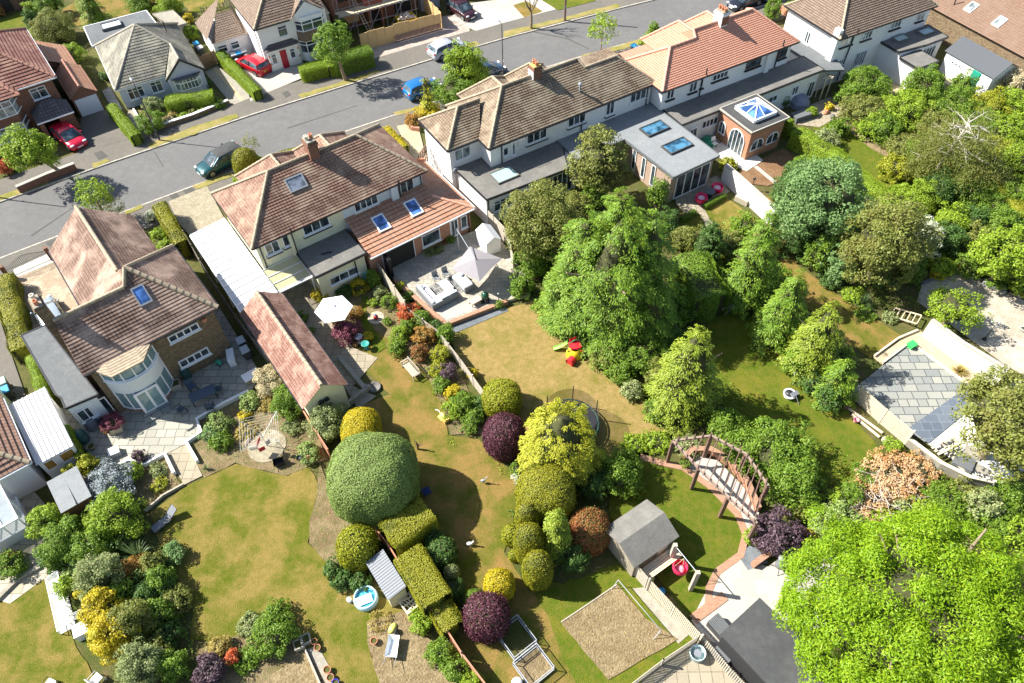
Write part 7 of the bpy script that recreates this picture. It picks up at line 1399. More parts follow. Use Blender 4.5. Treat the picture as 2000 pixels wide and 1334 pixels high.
# ------------------------------------------------------------------ small builders
def at(name,label,cat,px,py,rz=0.0,z=0.0,group=None): p = P(px,py,z); return thing(name,label,cat,(p[0],p[1],z),R(rz),group)
def pot(label,px,py,r=0.2,h=0.3,mat=None,soil=m_soil,plant=None,group=None,z=0.0,name='plant_pot'):
    T = at(name,label,'plant pot',px,py,0,z,group); mb = MB(); mb.lathe(0,0,[(0.01,0),(r*0.7,0),(r,h),(r*1.1,h),(r*1.1,h+0.03),(r*0.9,h+0.03),(r*0.88,h-0.04)],14); part(mb,'pot',mat or m_pot,T); mb = MB(); mb.cyl(0,0,h-0.08,h-0.03,r*0.88); part(mb,'soil',soil,T)
    if plant: V,F = crown_clumpy(r*1.5,h*0.8,h+r*2.4,size=0.1,rng=vrng()); link(bpy.data.objects.new('foliage',fast_mesh('foliage',V,F,LF[plant])),T)
    return T
def table(T,L,Wd,h,mat,legm=None,leg=0.05,legs=True):
    mb = MB(); mb.box(-L/2,L/2,-Wd/2,Wd/2,h-0.04,h); part(mb,'table_top',mat,T)
    if legs:
        for sx in (-1,1):
            for sy in (-1,1): mb = MB(); mb.box(sx*(L/2-leg),sx*(L/2-2*leg),sy*(Wd/2-leg),sy*(Wd/2-2*leg),0,h-0.04); part(mb,'leg',legm or mat,T)
def chair(label,px,py,rz,seatm,legm,z=0.0,group=None,name='garden_chair'):
    T = at(name,label,'chair',px,py,rz,z,group); mb = MB(); mb.box(-0.24,0.24,-0.24,0.24,0.41,0.45); part(mb,'seat',seatm,T); mb = MB(); mb.obox((-0.27,0,0.68),0.04,0.46,0.5,0,0,-0.2); part(mb,'backrest',seatm,T)
    for sy in (-1,1):
        mb = MB(); mb.tube([(0.24,sy*0.26,0),(0.24,sy*0.26,0.64),(-0.28,sy*0.26,0.66)],0.018,5); part(mb,'armrest',legm,T)
        for sx in (-1,1): mb = MB(); mb.tube([(sx*0.22,sy*0.22,0),(sx*0.21,sy*0.21,0.42)],0.018,5); part(mb,'leg',legm,T)
    return T
def wheelie(label,px,py,lid,rz=35,z=0.0):
    T = at('wheelie_bin',label,'bin',px,py,rz,z,'wheelie bins'); mb = MB(); mb.add([(-.22,-.22,.05),(.22,-.22,.05),(.22,.22,.05),(-.22,.22,.05),(-.28,-.28,1.0),(.28,-.28,1.0),(.28,.3,1.0),(-.28,.3,1.0)],[(0,3,2,1),(4,5,6,7),(0,1,5,4),(1,2,6,5),(2,3,7,6),(3,0,4,7)]); part(mb,'body',m_feltd,T)
    mb = MB(); mb.add([(-.3,-.32,1.0),(.3,-.32,1.0),(.3,.33,1.0),(-.3,.33,1.0),(-.27,-.28,1.07),(.27,-.28,1.07),(.27,.33,1.11),(-.27,.33,1.11)],[(4,5,6,7),(0,1,5,4),(1,2,6,5),(2,3,7,6),(3,0,4,7)]); part(mb,'lid',lid,T)
    for s in (-1,1): mb = MB(); mb.tube([(s*.2,.26,.1),(s*.27,.26,.1)],.1,10); part(mb,'wheel',m_tyre,T)
m_bluel = plain('blue lid',(0.03,0.28,0.55),0.4,var=0); m_greyl = plain('grey lid',(0.42,0.44,0.46),0.5,var=0); m_blackl = plain('black lid',(0.05,0.05,0.06),0.5,var=0); m_whitep = plain('white plastic',(0.82,0.82,0.82),0.45,var=0.02); m_steel = plain('galvanised steel',(0.55,0.56,0.57),0.35,0.7,var=0.04)
for a in (('grey lidded bin left of the blue lidded bin at the white semi',461,124,m_greyl),('blue lidded bin between two grey lidded bins',471,121,m_bluel),('grey lidded bin right of the blue lidded bin at the white semi',481,117,m_greyl),('blue topped bin in the side passage of the bungalow',389,102,m_bluel),('grey bin below the blue topped passage bin',397,110,m_greyl),('blue lidded bin beside the orange roofed semis',1237,107,m_bluel),('dark bin right of the blue lidded bin by the orange roof',1245,112,m_greyl),('blue lidded bin by the white garage wall',1943,183,m_bluel),('dark bin at the white extension corner',1846,138,m_blackl),('blue lidded bin at the lower left house',24,778,m_bluel),('green grey bin behind the blue bin at the lower left',18,762,plain('pale green lid',(0.3,0.42,0.34),0.5,var=0)),('dark bin with pale lid by the garage side wall, upper',478,682,m_greyl),('dark bin with pale lid by the garage side wall, lower',486,700,m_greyl)): wheelie(*a)
def butt(label,px,py,r,h,mat,name='water_butt'):
    T = at(name,label,'water butt',px,py); mb = MB(); mb.lathe(0,0,[(r*.8,0),(r*.95,h*.2),(r,h*.5),(r*.93,h*.85),(r*.86,h),(r*.9,h),(r*.9,h+.04),(0.01,h+.06)],16); part(mb,'barrel',mat,T); mb = MB()
    for z in (.3,.6): mb.lathe(0,0,[(r*.99,h*z-.02),(r*1.03,h*z),(r*.99,h*z+.02)],16)
    part(mb,'hoop',mat,T)
butt('pale green water butt beside the cream kitchen extension',717,548,0.3,0.95,plain('pale green plastic',(0.22,0.48,0.38),0.5,var=0.03)); m_dg = plain('dark green plastic',(0.03,0.09,0.08),0.45,var=0.05)
butt('dark green water butt against the brick wall by the bow window',368,738,0.33,1.1,m_dg); butt('dark green compost bin by the white extension wall',166,862,0.42,1.0,m_dg,'compost_bin')
# parasols
T = at('parasol','round white hexagonal parasol on the cream house garden path','parasol',651,642,12); cz = P(651,601,2.35); b0 = P(651,642); T.location = (cz[0],cz[1],0)
mb = MB(); N = 6; V = [(1.38*cos(2*pi*i/N),1.38*sin(2*pi*i/N),2.2) for i in range(N)]+[(0,0,2.62)]; mb.add(V,[(i,(i+1) % N,N) for i in range(N)]); mb.add([(0.2*cos(2*pi*i/6),0.2*sin(2*pi*i/6),2.6) for i in range(6)]+[(0,0,2.7)],[(i,(i+1) % 6,6) for i in range(6)])
part(mb,'canopy',plain('white canvas',(0.88,0.88,0.87),0.8,var=0),T); mb = MB(); mb.tube([(0,0,0),(0,0,2.6)],0.025,7); part(mb,'pole',m_steel,T); mb = MB(); mb.cyl(0,0,0.08,0.16,0.28); part(mb,'base',m_conc,T)
mb = MB(); [mb.tube([(0,0,2.0),(1.3*cos(2*pi*i/N),1.3*sin(2*pi*i/N),2.19)],0.012,4) for i in range(N)]; part(mb,'rib',m_steel,T)
c0 = P(928,508,2.6); T = thing('cantilever_parasol','large square grey cantilever parasol over raised patio','parasol',(c0[0],c0[1],0.3),R(10)); cs = [P(881,527,2.05),P(918,482,2.05),P(981,506,2.05),P(937,551,2.05)]
loc = lambda p: ((p[0]-c0[0])*cos(R(-10))-(p[1]-c0[1])*sin(R(-10)),(p[0]-c0[0])*sin(R(-10))+(p[1]-c0[1])*cos(R(-10)))
mb = MB(); q = [(*loc(p),1.8) for p in cs]; md = [((q[i][0]+q[(i+1) % 4][0])/2*0.96,(q[i][1]+q[(i+1) % 4][1])/2*0.96,1.86) for i in range(4)]; ring = [v for i in range(4) for v in (q[i],md[i])]; mb.add(ring+[(0,0,2.4)],[(i,(i+1) % 8,8) for i in range(8)]); part(mb,'canopy',plain('grey taupe canvas',(0.27,0.25,0.26),0.8,var=0.03),T)
mb = MB(); pb = loc(P(897,492,0.3)); mb.tube([(pb[0],pb[1],0),(pb[0],pb[1],2.5)],0.04,8); mb.tube([(pb[0],pb[1],2.4),(0,0,2.5)],0.03,8); mb.box(pb[0]-.4,pb[0]+.4,pb[1]-.05,pb[1]+.05,0,.08); part(mb,'mast',m_lead,T); mb = MB(); [mb.tube([(0,0,2.3),(v[0]*.97,v[1]*.97,v[2]-.02)],0.012,4) for v in ring]; part(mb,'rib',m_lead,T)
# raised patio furniture (patio top 0.3)
ZP = 0.31; ra = 36; m_cush = plain('white cushion',(0.84,0.83,0.80),0.85,var=0.02); m_frame = plain('grey aluminium',(0.20,0.21,0.22),0.5,var=0)
T = at('rug','dark grey outdoor rug under the sofa set','rug',876,562,ra,ZP); mb = MB(); mb.box(-1.35,1.35,-1.0,1.0,0,0.012); part(mb,'rug',bricked('rug weave',(0.13,0.13,0.13),(0.18,0.17,0.16),(0.4,0.38,0.34),0.45,0.45,0.02),T)
T = at('corner_sofa','white cushioned corner sofa with dark grey frame on raised patio','sofa',858,592,ra,ZP)
mb = MB(); mb.box(-0.75,0.05,-0.35,2.0,0.05,0.28); mb.box(0.05,1.5,-0.35,0.45,0.05,0.28); mb.box(-0.8,-0.68,-0.4,2.0,0.05,0.62); mb.box(-0.8,1.5,-0.45,-0.34,0.05,0.62); part(mb,'frame',m_frame,T)
for i in range(3): mb = MB(); mb.box(-0.64,0.03,-0.3+i*0.77,0.44+i*0.77,0.285,0.43); part(mb,'seat_cushion',m_cush,T); mb = MB(); mb.obox((-0.6,0.08+i*0.77,0.58),0.16,0.7,0.34,0,0,-0.15); part(mb,'back_cushion',m_cush,T)
for i in range(2): mb = MB(); mb.box(0.06+i*0.72,0.75+i*0.72,-0.3,0.43,0.285,0.43); part(mb,'seat_cushion',m_cush,T); mb = MB(); mb.obox((0.4+i*0.72,-0.27,0.58),0.66,0.16,0.34); part(mb,'back_cushion',m_cush,T)
mb = MB(); mb.obox((-0.35,1.75,0.52),0.3,0.3,0.12,0.6,0.3); part(mb,'scatter_cushion',m_greyl,T)
T = at('coffee_table','white topped rectangular coffee table inside the corner sofa','table',871,562,ra+90,ZP); table(T,1.15,0.75,0.34,m_whitep,m_frame)
T = at('day_bed','white cushioned day bed below the grey parasol','sofa',905,555,ra+90,ZP); mb = MB(); mb.box(-0.9,0.9,-0.45,0.45,0.05,0.27); mb.box(-0.95,-0.82,-0.45,0.45,0.05,0.6); part(mb,'frame',m_frame,T); mb = MB(); mb.box(-0.8,0.88,-0.42,0.42,0.275,0.42); part(mb,'seat_cushion',m_cush,T); mb = MB(); mb.obox((0.6,-0.2,0.5),0.4,0.35,0.14,0.3); part(mb,'scatter_cushion',m_greyl,T)
chair('dark slatted patio chair left of its twin behind the sofa',853,550,-60,m_frame,m_frame,ZP); chair('dark slatted patio chair right of its twin behind the sofa',872,542,-60,m_frame,m_frame,ZP)
T = at('kamado_barbecue','egg shaped dark green ceramic barbecue on the patio edge','barbecue',948,588,0,ZP); mb = MB(); mb.ball((0,0,0.62),0.3,0.3,0.36,16,12); part(mb,'egg',plain('green ceramic',(0.02,0.085,0.05),0.25,var=0),T); mb = MB(); mb.box(-.3,.3,-.3,.3,.05,.12)
for a in (0,1,2,3): mb.beam((0.28*cos(a*pi/2+.8),0.28*sin(a*pi/2+.8),0),(0.28*cos(a*pi/2+.8),0.28*sin(a*pi/2+.8),0.6),0.04,0.04)
part(mb,'stand',m_black,T); mb = MB(); mb.cyl(0,0,0.97,1.03,0.06); part(mb,'vent_cap',m_black,T)
T = at('side_table','low tan topped table beside the egg barbecue','table',928,592,ra,ZP); table(T,0.9,0.6,0.4,m_woodl,m_frame)
T = at('bollard_light','small black bollard light at the patio corner','lamp',974,586,0,ZP); mb = MB(); mb.tube([(0,0,0),(0,0,0.6)],0.03,7); part(mb,'post',m_black,T); mb = MB(); mb.lathe(0,0,[(.05,.6),(.08,.7),(.09,.72),(.01,.76)],10); part(mb,'lamp_head',m_steel,T)
T = at('plastic_store','white plastic garden store with a pitched roof behind the grey parasol','shed',955,482,118,ZP); mb = MB(); mb.box(-0.9,0.9,-0.62,0.62,0,1.35); mb.add([(-.9,-.62,1.35),(-.9,.62,1.35),(-.9,0,1.75),(.9,-.62,1.35),(.9,.62,1.35),(.9,0,1.75)],[(0,1,2),(3,5,4)]); part(mb,'wall',m_whitep,T); mb = MB(); mb.add([(-.96,-.68,1.33),(.96,-.68,1.33),(.96,0,1.79),(-.96,0,1.79),(.96,.68,1.33),(-.96,.68,1.33)],[(0,1,2,3),(3,2,4,5)]); part(mb,'roof',plain('light grey plastic',(0.62,0.64,0.66),0.4,var=0.02),T)
# play frame
T = at('playhouse','red yellow and green plastic play frame with two slides on the dry lawn','play frame',1122,693,20); m_pr = plain('red play plastic',(0.72,0.03,0.04),0.4,var=0.02); m_py = plain('yellow play plastic',(0.80,0.58,0.02),0.4,var=0.02); m_pg = plain('green play plastic',(0.32,0.62,0.12),0.4,var=0.02); m_pdg = plain('dark green play plastic',(0.05,0.2,0.08),0.4,var=0.02)
mb = MB(); mb.lathe(0,0,[(0.62,0),(0.6,0.35),(0.5,0.65),(0.34,0.8)],12); part(mb,'dome_base',m_py,T); mb = MB(); mb.cyl(0.1,0.25,0.78,0.86,0.5,n=8); part(mb,'platform',m_pr,T)
for s in (-1,1):
    mb = MB(); mb.tube([(s*.5,0,0.1),(s*.55,0,0.9),(s*.4,.1,1.35),(0,.15,1.5)],0.045,7); part(mb,'arch_post',m_pdg,T)
mb = MB(); mb.tube([(-0.35,-0.5,0.32),(-0.75,-0.75,0.3)],0.3,12,caps=False); mb.tube([(-0.72,-0.73,0.3),(-0.5,-0.6,0.31)],0.24,12); part(mb,'tunnel',m_pr,T)
def slide(a,b,w,mat,nm='slide'):
    mb = MB(); a = mathutils.Vector(a); b = mathutils.Vector(b); t = (b-a).normalized(); s_ = t.cross(mathutils.Vector((0,0,1))).normalized(); K_ = 7; pr = None; prev = None
    for i in range(K_):
        f = i/(K_-1); z = a.z+(b.z-a.z)*(1-(1-f) ** 1.6); c = a.lerp(b,f); c.z = z; ring = [c+s_*(w/2)+mathutils.Vector((0,0,.12)),c+s_*(w/2-.04),c-s_*(w/2-.04),c-s_*(w/2)+mathutils.Vector((0,0,.12))]
        if prev: mb.add(prev+ring,[(0,1,5,4),(1,2,6,5),(2,3,7,6)])
        prev = ring
    part(mb,nm,mat,T)
slide((0.45,0.2,0.85),(1.35,-0.55,0.1),0.36,m_pg); slide((-0.3,0.6,0.85),(-1.25,0.95,0.12),0.36,m_pg)
mb = MB(); mb.box(0.3,0.55,-0.35,-0.3,0.1,0.7); mb.box(-.2,.3,.55,.6,.86,1.25); part(mb,'panel',m_pr,T)
# trampoline behind the golden conifer
T = at('trampoline','large round trampoline with dark safety net behind the golden conifer','trampoline',1113,838); mb = MB(); mb.cyl(0,0,0.72,0.75,1.75,n=28); part(mb,'mat',m_black,T); mb = MB(); mb.tube([(1.85*cos(2*pi*i/24),1.85*sin(2*pi*i/24),0.75) for i in range(25)],0.06,6); part(mb,'rim_pad',m_dg,T)
mb = MB(); N = 24; mb.add([(1.8*cos(2*pi*i/N),1.8*sin(2*pi*i/N),z) for z in (0.78,2.1) for i in range(N)],[(i,(i+1) % N,N+(i+1) % N,N+i) for i in range(N)]); part(mb,'safety_net',plain('dark netting',(0.03,0.03,0.03),0.8,var=0,alpha=0.42),T)
for i in range(6): a = 2*pi*i/6+.4; mb = MB(); mb.tube([(1.88*cos(a),1.88*sin(a),0),(1.88*cos(a),1.88*sin(a),2.25)],0.035,6); part(mb,'net_post',m_black,T)
# bench
T = at('garden_bench','pale weathered timber bench beside the fence bed','bench',803,728,-52); mb = MB()
for i in range(4): mb.box(-0.75,0.75,-0.25+i*0.13,-0.14+i*0.13,0.42,0.45)
part(mb,'seat',m_woodp,T); mb = MB(); mb.box(-.75,.75,.28,.32,.84,.9)
for i in range(11): mb.box(-.7+i*.135,-.64+i*.135,.28,.31,.48,.86)
part(mb,'backrest',m_woodp,T)
for s in (-1,1):
    mb = MB(); mb.box(s*.78-.04,s*.78+.04,-.28,.32,.62,.66); part(mb,'armrest',m_woodp,T)
    for y in (-.24,.3): mb = MB(); mb.box(s*.74-.03,s*.74+.03,y-.03,y+.03,0,.62); part(mb,'leg',m_woodp,T)
# ------------------------------------------------------------------ dining sets, boxes and ornaments
T = at('dining_table','long dark blue grey patio table in the house shade','table',402,780,30,0.1); table(T,1.7,0.85,0.74,plain('blue grey table',(0.07,0.10,0.14),0.4,var=0.05),m_black)
for a in (('dark patio chair left of the long table',378,762,-40),('dark patio chair at the right end of the long table',430,766,190),('dark patio chair standing alone left below the long table',357,806,60),('dark patio chair nearest the white curved wall',414,801,110)): chair(a[0],a[1],a[2],a[3],MATS['blue grey table'],m_black,0.1)
def box_thing(name,label,cat,px,py,rz,L,Wd,H_,mat,lid=None,z=0.0,**k):
    T = at(name,label,cat,px,py,rz,z); mb = MB(); mb.box(-L/2,L/2,-Wd/2,Wd/2,0,H_-0.06); part(mb,'body',mat,T); mb = MB(); mb.box(-L/2-.03,L/2+.03,-Wd/2-.03,Wd/2+.03,H_-.058,H_); part(mb,'lid',lid or mat,T); return T
box_thing('storage_box','pale storage box by the garage fence on the shaded patio','box',494,742,38,1.1,0.7,0.6,m_pale,m_whitep); box_thing('low_table','small white square table on the sunlit patio','table',226,886,30,0.62,0.55,0.4,m_greyl,m_whitep,0.1); box_thing('white_table','narrow white table top standing by the brick house corner','table',455,704,110,1.1,0.45,0.7,m_whitep,m_whitep,0.1)
def planter(label,px,py,rz,s,h,mat,plant=None,pm='magenta',ph=0.8,z=0.1):
    T = at('planter_box',label,'planter',px,py,rz,z); mb = MB()
    for q in ((-s,s,-s,-s+.06),(-s,s,s-.06,s),(-s,-s+.06,-s+.06,s-.06),(s-.06,s,-s+.06,s-.06)): mb.box(*q,0,h)
    part(mb,'box',mat,T); mb = MB(); mb.box(-s+.06,s-.06,-s+.06,s-.06,0,h-.07); part(mb,'soil',m_soil,T)
    if plant: V,F = crown_clumpy(s*1.7,h*.9,h+ph,size=0.1,rng=vrng()); link(bpy.data.objects.new('foliage',fast_mesh('foliage',V,F,LF[pm])),T)
planter('tan planter box with a pink leaved maple on the patio',229,838,25,0.36,0.45,m_woodl,True); planter('slatted timber planter box by the bow window',346,756,25,0.33,0.5,m_woodp)
pot('dark pot with stones near compost bin',181,876,0.25,0.3,m_conc,plant=None,z=0.1); pot('terracotta pot with red flowers beside the maple planter',213,842,0.17,0.25,plant='redtip',z=0.1); pot('dark purple pot plant behind the red flower pot',209,826,0.15,0.3,m_black,plant='plum',z=0.1)
T = at('covered_barbecue','grey covered barbecue by the white extension door','barbecue',184,832,30,0.1); mb = MB(); mb.lathe(0,0,[(.5,0),(.46,.4),(.42,.75),(.3,.9),(.01,.95)],9); part(mb,'cover',plain('grey cover',(0.16,0.17,0.19),0.8,var=0.15),T)
T = at('hose_reel','green hose reel by the brick wall foot','hose reel',429,713,60,0.1); mb = MB(); mb.tube([(-.12,0,.3),(.12,0,.3)],.24,14); part(mb,'drum',plain('green hose',(0.04,0.33,0.2),0.5,var=0.05),T); mb = MB(); [mb.tube([(x,-.2,0),(x,0,.32),(x,.2,0)],.02,5) for x in (-.15,.15)]; part(mb,'stand',m_black,T)
for a in (('terracotta pot by the purple acer',696,677,.16,.26),('large terracotta rim pot near the cold frame',128,1114,.22,.3),('terracotta pot with soil in the dug bed',732,1255,.19,.3),('left terracotta pot of the pair by the crates',616,1256,.17,.3),('right terracotta pot of the pair by the crates',622,1268,.17,.3),('pale rimmed pot in the bottom row',641,1311,.2,.3),('bright orange pot in the bottom row',647,1326,.19,.28),('red brown pot by stone terrace, left',1900,536,.2,.28),('red brown pot by stone terrace, middle',1915,538,.17,.25),('tall red brown pot by stone terrace, right',1927,538,.2,.38),('red brown pot above the tall one',1930,524,.22,.25)): pot(*a)
pot('small blue pot at bottom edge',657,1336,.18,.28,plain('blue glaze',(0.07,0.06,0.42),0.3,var=0)); pot('pot with yellow flowers at the terrace corner',1878,530,.22,.25,m_black,plant='gold'); pot('terracotta pot plant at the end of brick planter wall',1338,911,.18,.28,plant='mid',z=0.1)
pot('white pot at the stone terrace right edge',1990,580,.24,.3,m_whitep,plant='goldgreen',z=.1); pot('lower white pot at the stone terrace right edge',1996,646,.22,.26,m_whitep,z=.1); pot('white and green flower bowl beside the pale rock',1978,575,.3,.25,m_conc,plant='bright',z=.1)
T = at('stone_trough','long white trough of plants on stone terrace edge','planter',1940,560,-28,.1); mb = MB(); mb.box(-.8,.8,-.22,.22,0,.3); part(mb,'trough',m_render,T); V,F = crown_clumpy(.5,.2,.5,size=.1,rng=vrng()); V[:,0] *= 1.4; link(bpy.data.objects.new('foliage',fast_mesh('foliage',V,F,LF['mid'])),T)
def rock(label,px,py,r,mat,name='rock',z=0.0): o = at(name,label,'rock',px,py,20,z); mb = MB(); rn = random.Random(px); mb.ball((0,0,r*.5),r,r*.8,r*.7,9,6,False); mb.v = [(a+rn.uniform(-.1,.1)*r,b+rn.uniform(-.1,.1)*r,max(0,c_+rn.uniform(-.1,.1)*r)) for a,b,c_ in mb.v]; part(mb,'stone',mat,o)
for a in (('pale pointed rock beside long trough',1957,573,.28,m_conc),('small grey rock by the flower bowl',1985,588,.2,m_conc),('brown boulder beside the palm lily',1663,553,.3,m_pot),('rubble rock by the lower block wall',1728,862,.3,m_pale),('second rubble rock by the lower block wall',1752,872,.25,m_pale),('brown stump by the slatted fence end',1652,796,.28,m_woodd),('rusty rock pile at the yard pots',1612,222,.35,m_pot),('grey rock in the yard pots',1625,230,.3,m_feltw),('pale rock in yard pots',1600,226,.25,m_conc),('stone lump on the garage path wall',715,755,.2,m_conc),('stone lump by the black tyre ring',724,762,.18,m_conc)): rock(*a)
T = at('stone_dish','round dark stone dish at the end of garage path','ornament',732,758); mb = MB(); mb.lathe(0,0,[(.42,0),(.46,.18),(.4,.2),(.34,.08),(.01,.06)],18); part(mb,'dish',m_feltw,T)
def bath(label,px,py,r,mat,ground=None): T = at('bird_bath',label,'bird bath',px,py); mb = MB(); mb.lathe(0,0,[(r*.7,0),(r*.3,.1),(r*.25,.5),(r,.62),(r,.66),(r*.8,.62),(.01,.6)],16); part(mb,'basin',mat,T)
bath('white bowl bird bath below the purple acer',703,668,.3,m_render); bath('green rimmed bowl by the stone path',716,682,.3,plain('green glaze',(0.05,0.3,0.25),0.3,var=0)); 
T = at('water_feature','red glazed ball ornament in the middle of round paving','ornament',735,623,0,.11); mb = MB(); mb.lathe(0,0,[(.1,0),(.17,.1),(.19,.25),(.12,.38),(.05,.4)],14); part(mb,'jar',plain('red glaze',(0.35,0.03,0.03),0.25,var=0),T); mb = MB(); mb.ball((0,0,.45),.08); part(mb,'finial',m_blueglass,T)
T = at('metal_sculpture','dark winged metal sculpture standing on the orange lawn','sculpture',816,878); mb = MB(); mb.tube([(0,0,0),(.05,.0,.5),(-.05,.05,.8)],[.05,.09,.03],7); mb.add([(0,0,.5),(-.15,.12,.95),(.05,.05,.8)],[(0,1,2)]); mb.add([(.02,0,.45),(.4,-.15,.75),(.25,.0,.85)],[(0,1,2)]); part(mb,'body',m_woodd,T)
T = at('heron_ornament','small dark heron ornament at the lawn edge by purple oval','ornament',944,944); mb = MB(); mb.ball((0,0,.35),.16,.1,.12); mb.tube([(.1,0,.4),(.18,0,.6),(.2,0,.78),(.32,0,.76)],[.05,.03,.04,.01],6); mb.tube([(-.03,0,.3),(-.03,0,0)],.015,5); mb.tube([(.05,0,.3),(.05,0,0)],.015,5); part(mb,'body',m_lead,T)
T = at('statue','small white bird statue in the dark bush shadow','statue',918,1066); mb = MB(); mb.ball((0,0,.3),.2,.11,.14); mb.tube([(.12,0,.35),(.2,0,.55)],[.06,.04],7); mb.ball((.22,0,.58),.06); mb.cyl(0,0,0,.2,.09); part(mb,'body',m_render,T)
T = at('camping_chair','dark blue folding chair in the shade of big dome','chair',834,965,30); mb = MB(); mb.box(-.25,.25,-.25,.25,.38,.42); mb.obox((-.27,0,.65),.04,.5,.5,0,0,-.2); part(mb,'seat',plain('navy cloth',(0.02,0.03,0.12),0.8,var=0),T)
for sx in (-1,1):
    for sy in (-1,1): mb = MB(); mb.tube([(sx*.22,sy*.22,0),(sx*.22,sy*.22,.4)],.015,5); part(mb,'leg',m_steel,T)
T = at('toy_slide','small pale yellow plastic toy slide near the fence bed','toy',866,818,130); mb = MB(); mb.ball((0,0,.3),.28,.2,.28,12,8); mb.box(-.1,.35,-.22,.22,0,.12); part(mb,'body',plain('pale yellow plastic',(0.85,0.80,0.18),0.45,var=0),T); mb = MB(); mb.tube([(.25,0,.35),(.45,0,.5),(.7,.1,.42)],.03,6); part(mb,'handle',m_whitep,T); mb = MB(); mb.box(-.45,-.2,-.2,.2,.05,.35); part(mb,'seat',plain('orange plastic',(0.75,0.45,0.12),0.45,var=0),T)
# rotary dryer, feeder pole, lounger
T = at('rotary_dryer','rotary washing line with white and red clothes on the round paving','washing line',522,872,15); mb = MB(); mb.tube([(0,0,0),(0,0,1.9)],.025,7); part(mb,'pole',m_steel,T); L = 1.2; cs = [(L,L),(-L,L),(-L,-L),(L,-L)]
for a,b in cs: mb = MB(); mb.tube([(0,0,1.2),(a,b,1.95)],.018,5); part(mb,'arm',m_steel,T)
mb = MB()
for k in range(6):
    f = 0.4+.12*k; z = 1.2+.75*f
    for i in range(4): a,b = cs[i],cs[(i+1) % 4]; mb.tube([(a[0]*f,a[1]*f,z),(b[0]*f,b[1]*f,z)],.006,4)
part(mb,'line',m_whitep,T)
for i,(x,y,w,hh,m) in enumerate(((-.5,-.9,.5,.5,m_whitep),(0,-1.1,.4,.5,plain('red cloth',(0.5,0.03,0.06),0.9,var=0)),(.4,-.7,.3,.5,m_black),(-.9,-.3,.5,.4,m_whitep),(-.2,-.5,.6,.4,plain('red cloth',(0.5,0.03,0.06),0.9,var=0)))): mb = MB(); mb.obox((x,y,1.45),w,.015,hh,.3*i,.15); part(mb,'clothes',m,T)
T = at('laundry_basket','black laundry basket on the round paving','basket',546,906,20,.1); mb = MB(); mb.add([(-.25,-.2,0),(.25,-.2,0),(.25,.2,0),(-.25,.2,0),(-.33,-.27,.35),(.33,-.27,.35),(.33,.27,.35),(-.33,.27,.35)],[(0,3,2,1),(0,1,5,4),(1,2,6,5),(2,3,7,6),(3,0,4,7)]); part(mb,'basket',m_black,T)
T = at('bird_feeder','tall black bird feeder pole with hanging dish','bird feeder',605,920); mb = MB(); mb.tube([(0,0,0),(-.02,0,2.1)],.015,6); mb.tube([(-.3,0,2.0),(.3,0,2.0)],.012,5); part(mb,'pole',m_black,T); mb = MB(); mb.lathe(-.3,0,[(.01,1.6),(.18,1.65),(.18,1.7)],10); part(mb,'dish',m_black,T); mb = MB(); mb.cyl(.28,0,1.6,1.9,.06); part(mb,'seed_tube',m_pot,T)
T = at('sun_lounger','reclining grey mesh sun lounger on the green lawn edge','lounger',328,1018,50); mb = MB(); mb.box(-.95,.1,-.26,.26,.28,.3); mb.obox((.42,0,.52),.85,.52,.02,0,0,-.6); part(mb,'mesh_seat',plain('grey mesh',(0.17,0.18,0.20),0.7,var=.03),T); mb = MB()
for s in (-1,1): mb.tube([(-.98,s*.29,.29),(.1,s*.29,.29),(.8,s*.29,.78)],.018,6); mb.tube([(-.9,s*.3,0),(-.3,s*.3,.3),(.35,s*.3,0)],.018,6); mb.tube([(-.6,s*.32,.02),(-.2,s*.32,.5),(.3,s*.32,.5)],.015,5)
part(mb,'frame',m_black,T)
# bottom left: cold frame, table, chairs, metal arches
T = at('cold_frame','long white framed glass cold frame with pots inside','cold frame',122,1180,-58); mb = MB(); Lc,Wc = 1.75,.38
for x in (-Lc,-.6,.6,Lc): mb.beam((x,-Wc,0),(x,-Wc,.5),.04,.04); mb.beam((x,Wc,0),(x,Wc,.75),.04,.04); mb.beam((x,-Wc,.5),(x,Wc,.75),.04,.04)
for y,z in ((-Wc,.5),(Wc,.75),(-Wc,.05),(Wc,.05)): mb.beam((-Lc,y,z),(Lc,y,z),.04,.04)
part(mb,'frame',m_upvc,T); mb = MB(); mb.poly([(-Lc,-Wc,.5),(Lc,-Wc,.5),(Lc,Wc,.75),(-Lc,Wc,.75)]); part(mb,'pane',clear('cold frame glass',(.75,.8,.8),.25),T); mb = MB(); mb.box(-Lc,Lc,-Wc,Wc,.0,.08); part(mb,'tray',m_white,T)
box_thing('white_table','bright white square table in front of the yellow shrub','table',168,1236,30,.75,.7,.7,m_whitep); chair('white garden chair at the bottom edge left of the yellow shrubs',195,1330,60,m_whitep,m_whitep); chair('white chair at the very bottom left corner',105,1340,70,m_whitep,m_black)
T = at('pallet_trellis','small white lattice panel beside the white table','trellis',158,1208,30); mb = MB()
for i in range(6): mb.beam((-.3+i*.12,0,.1),(-.3+i*.12,.15,.7),.02,.02); mb.beam((-.32,.02+i*.024,.15+i*.1),(.32,.02+i*.024,.15+i*.1),.02,.02)
part(mb,'lattice',m_upvc,T)
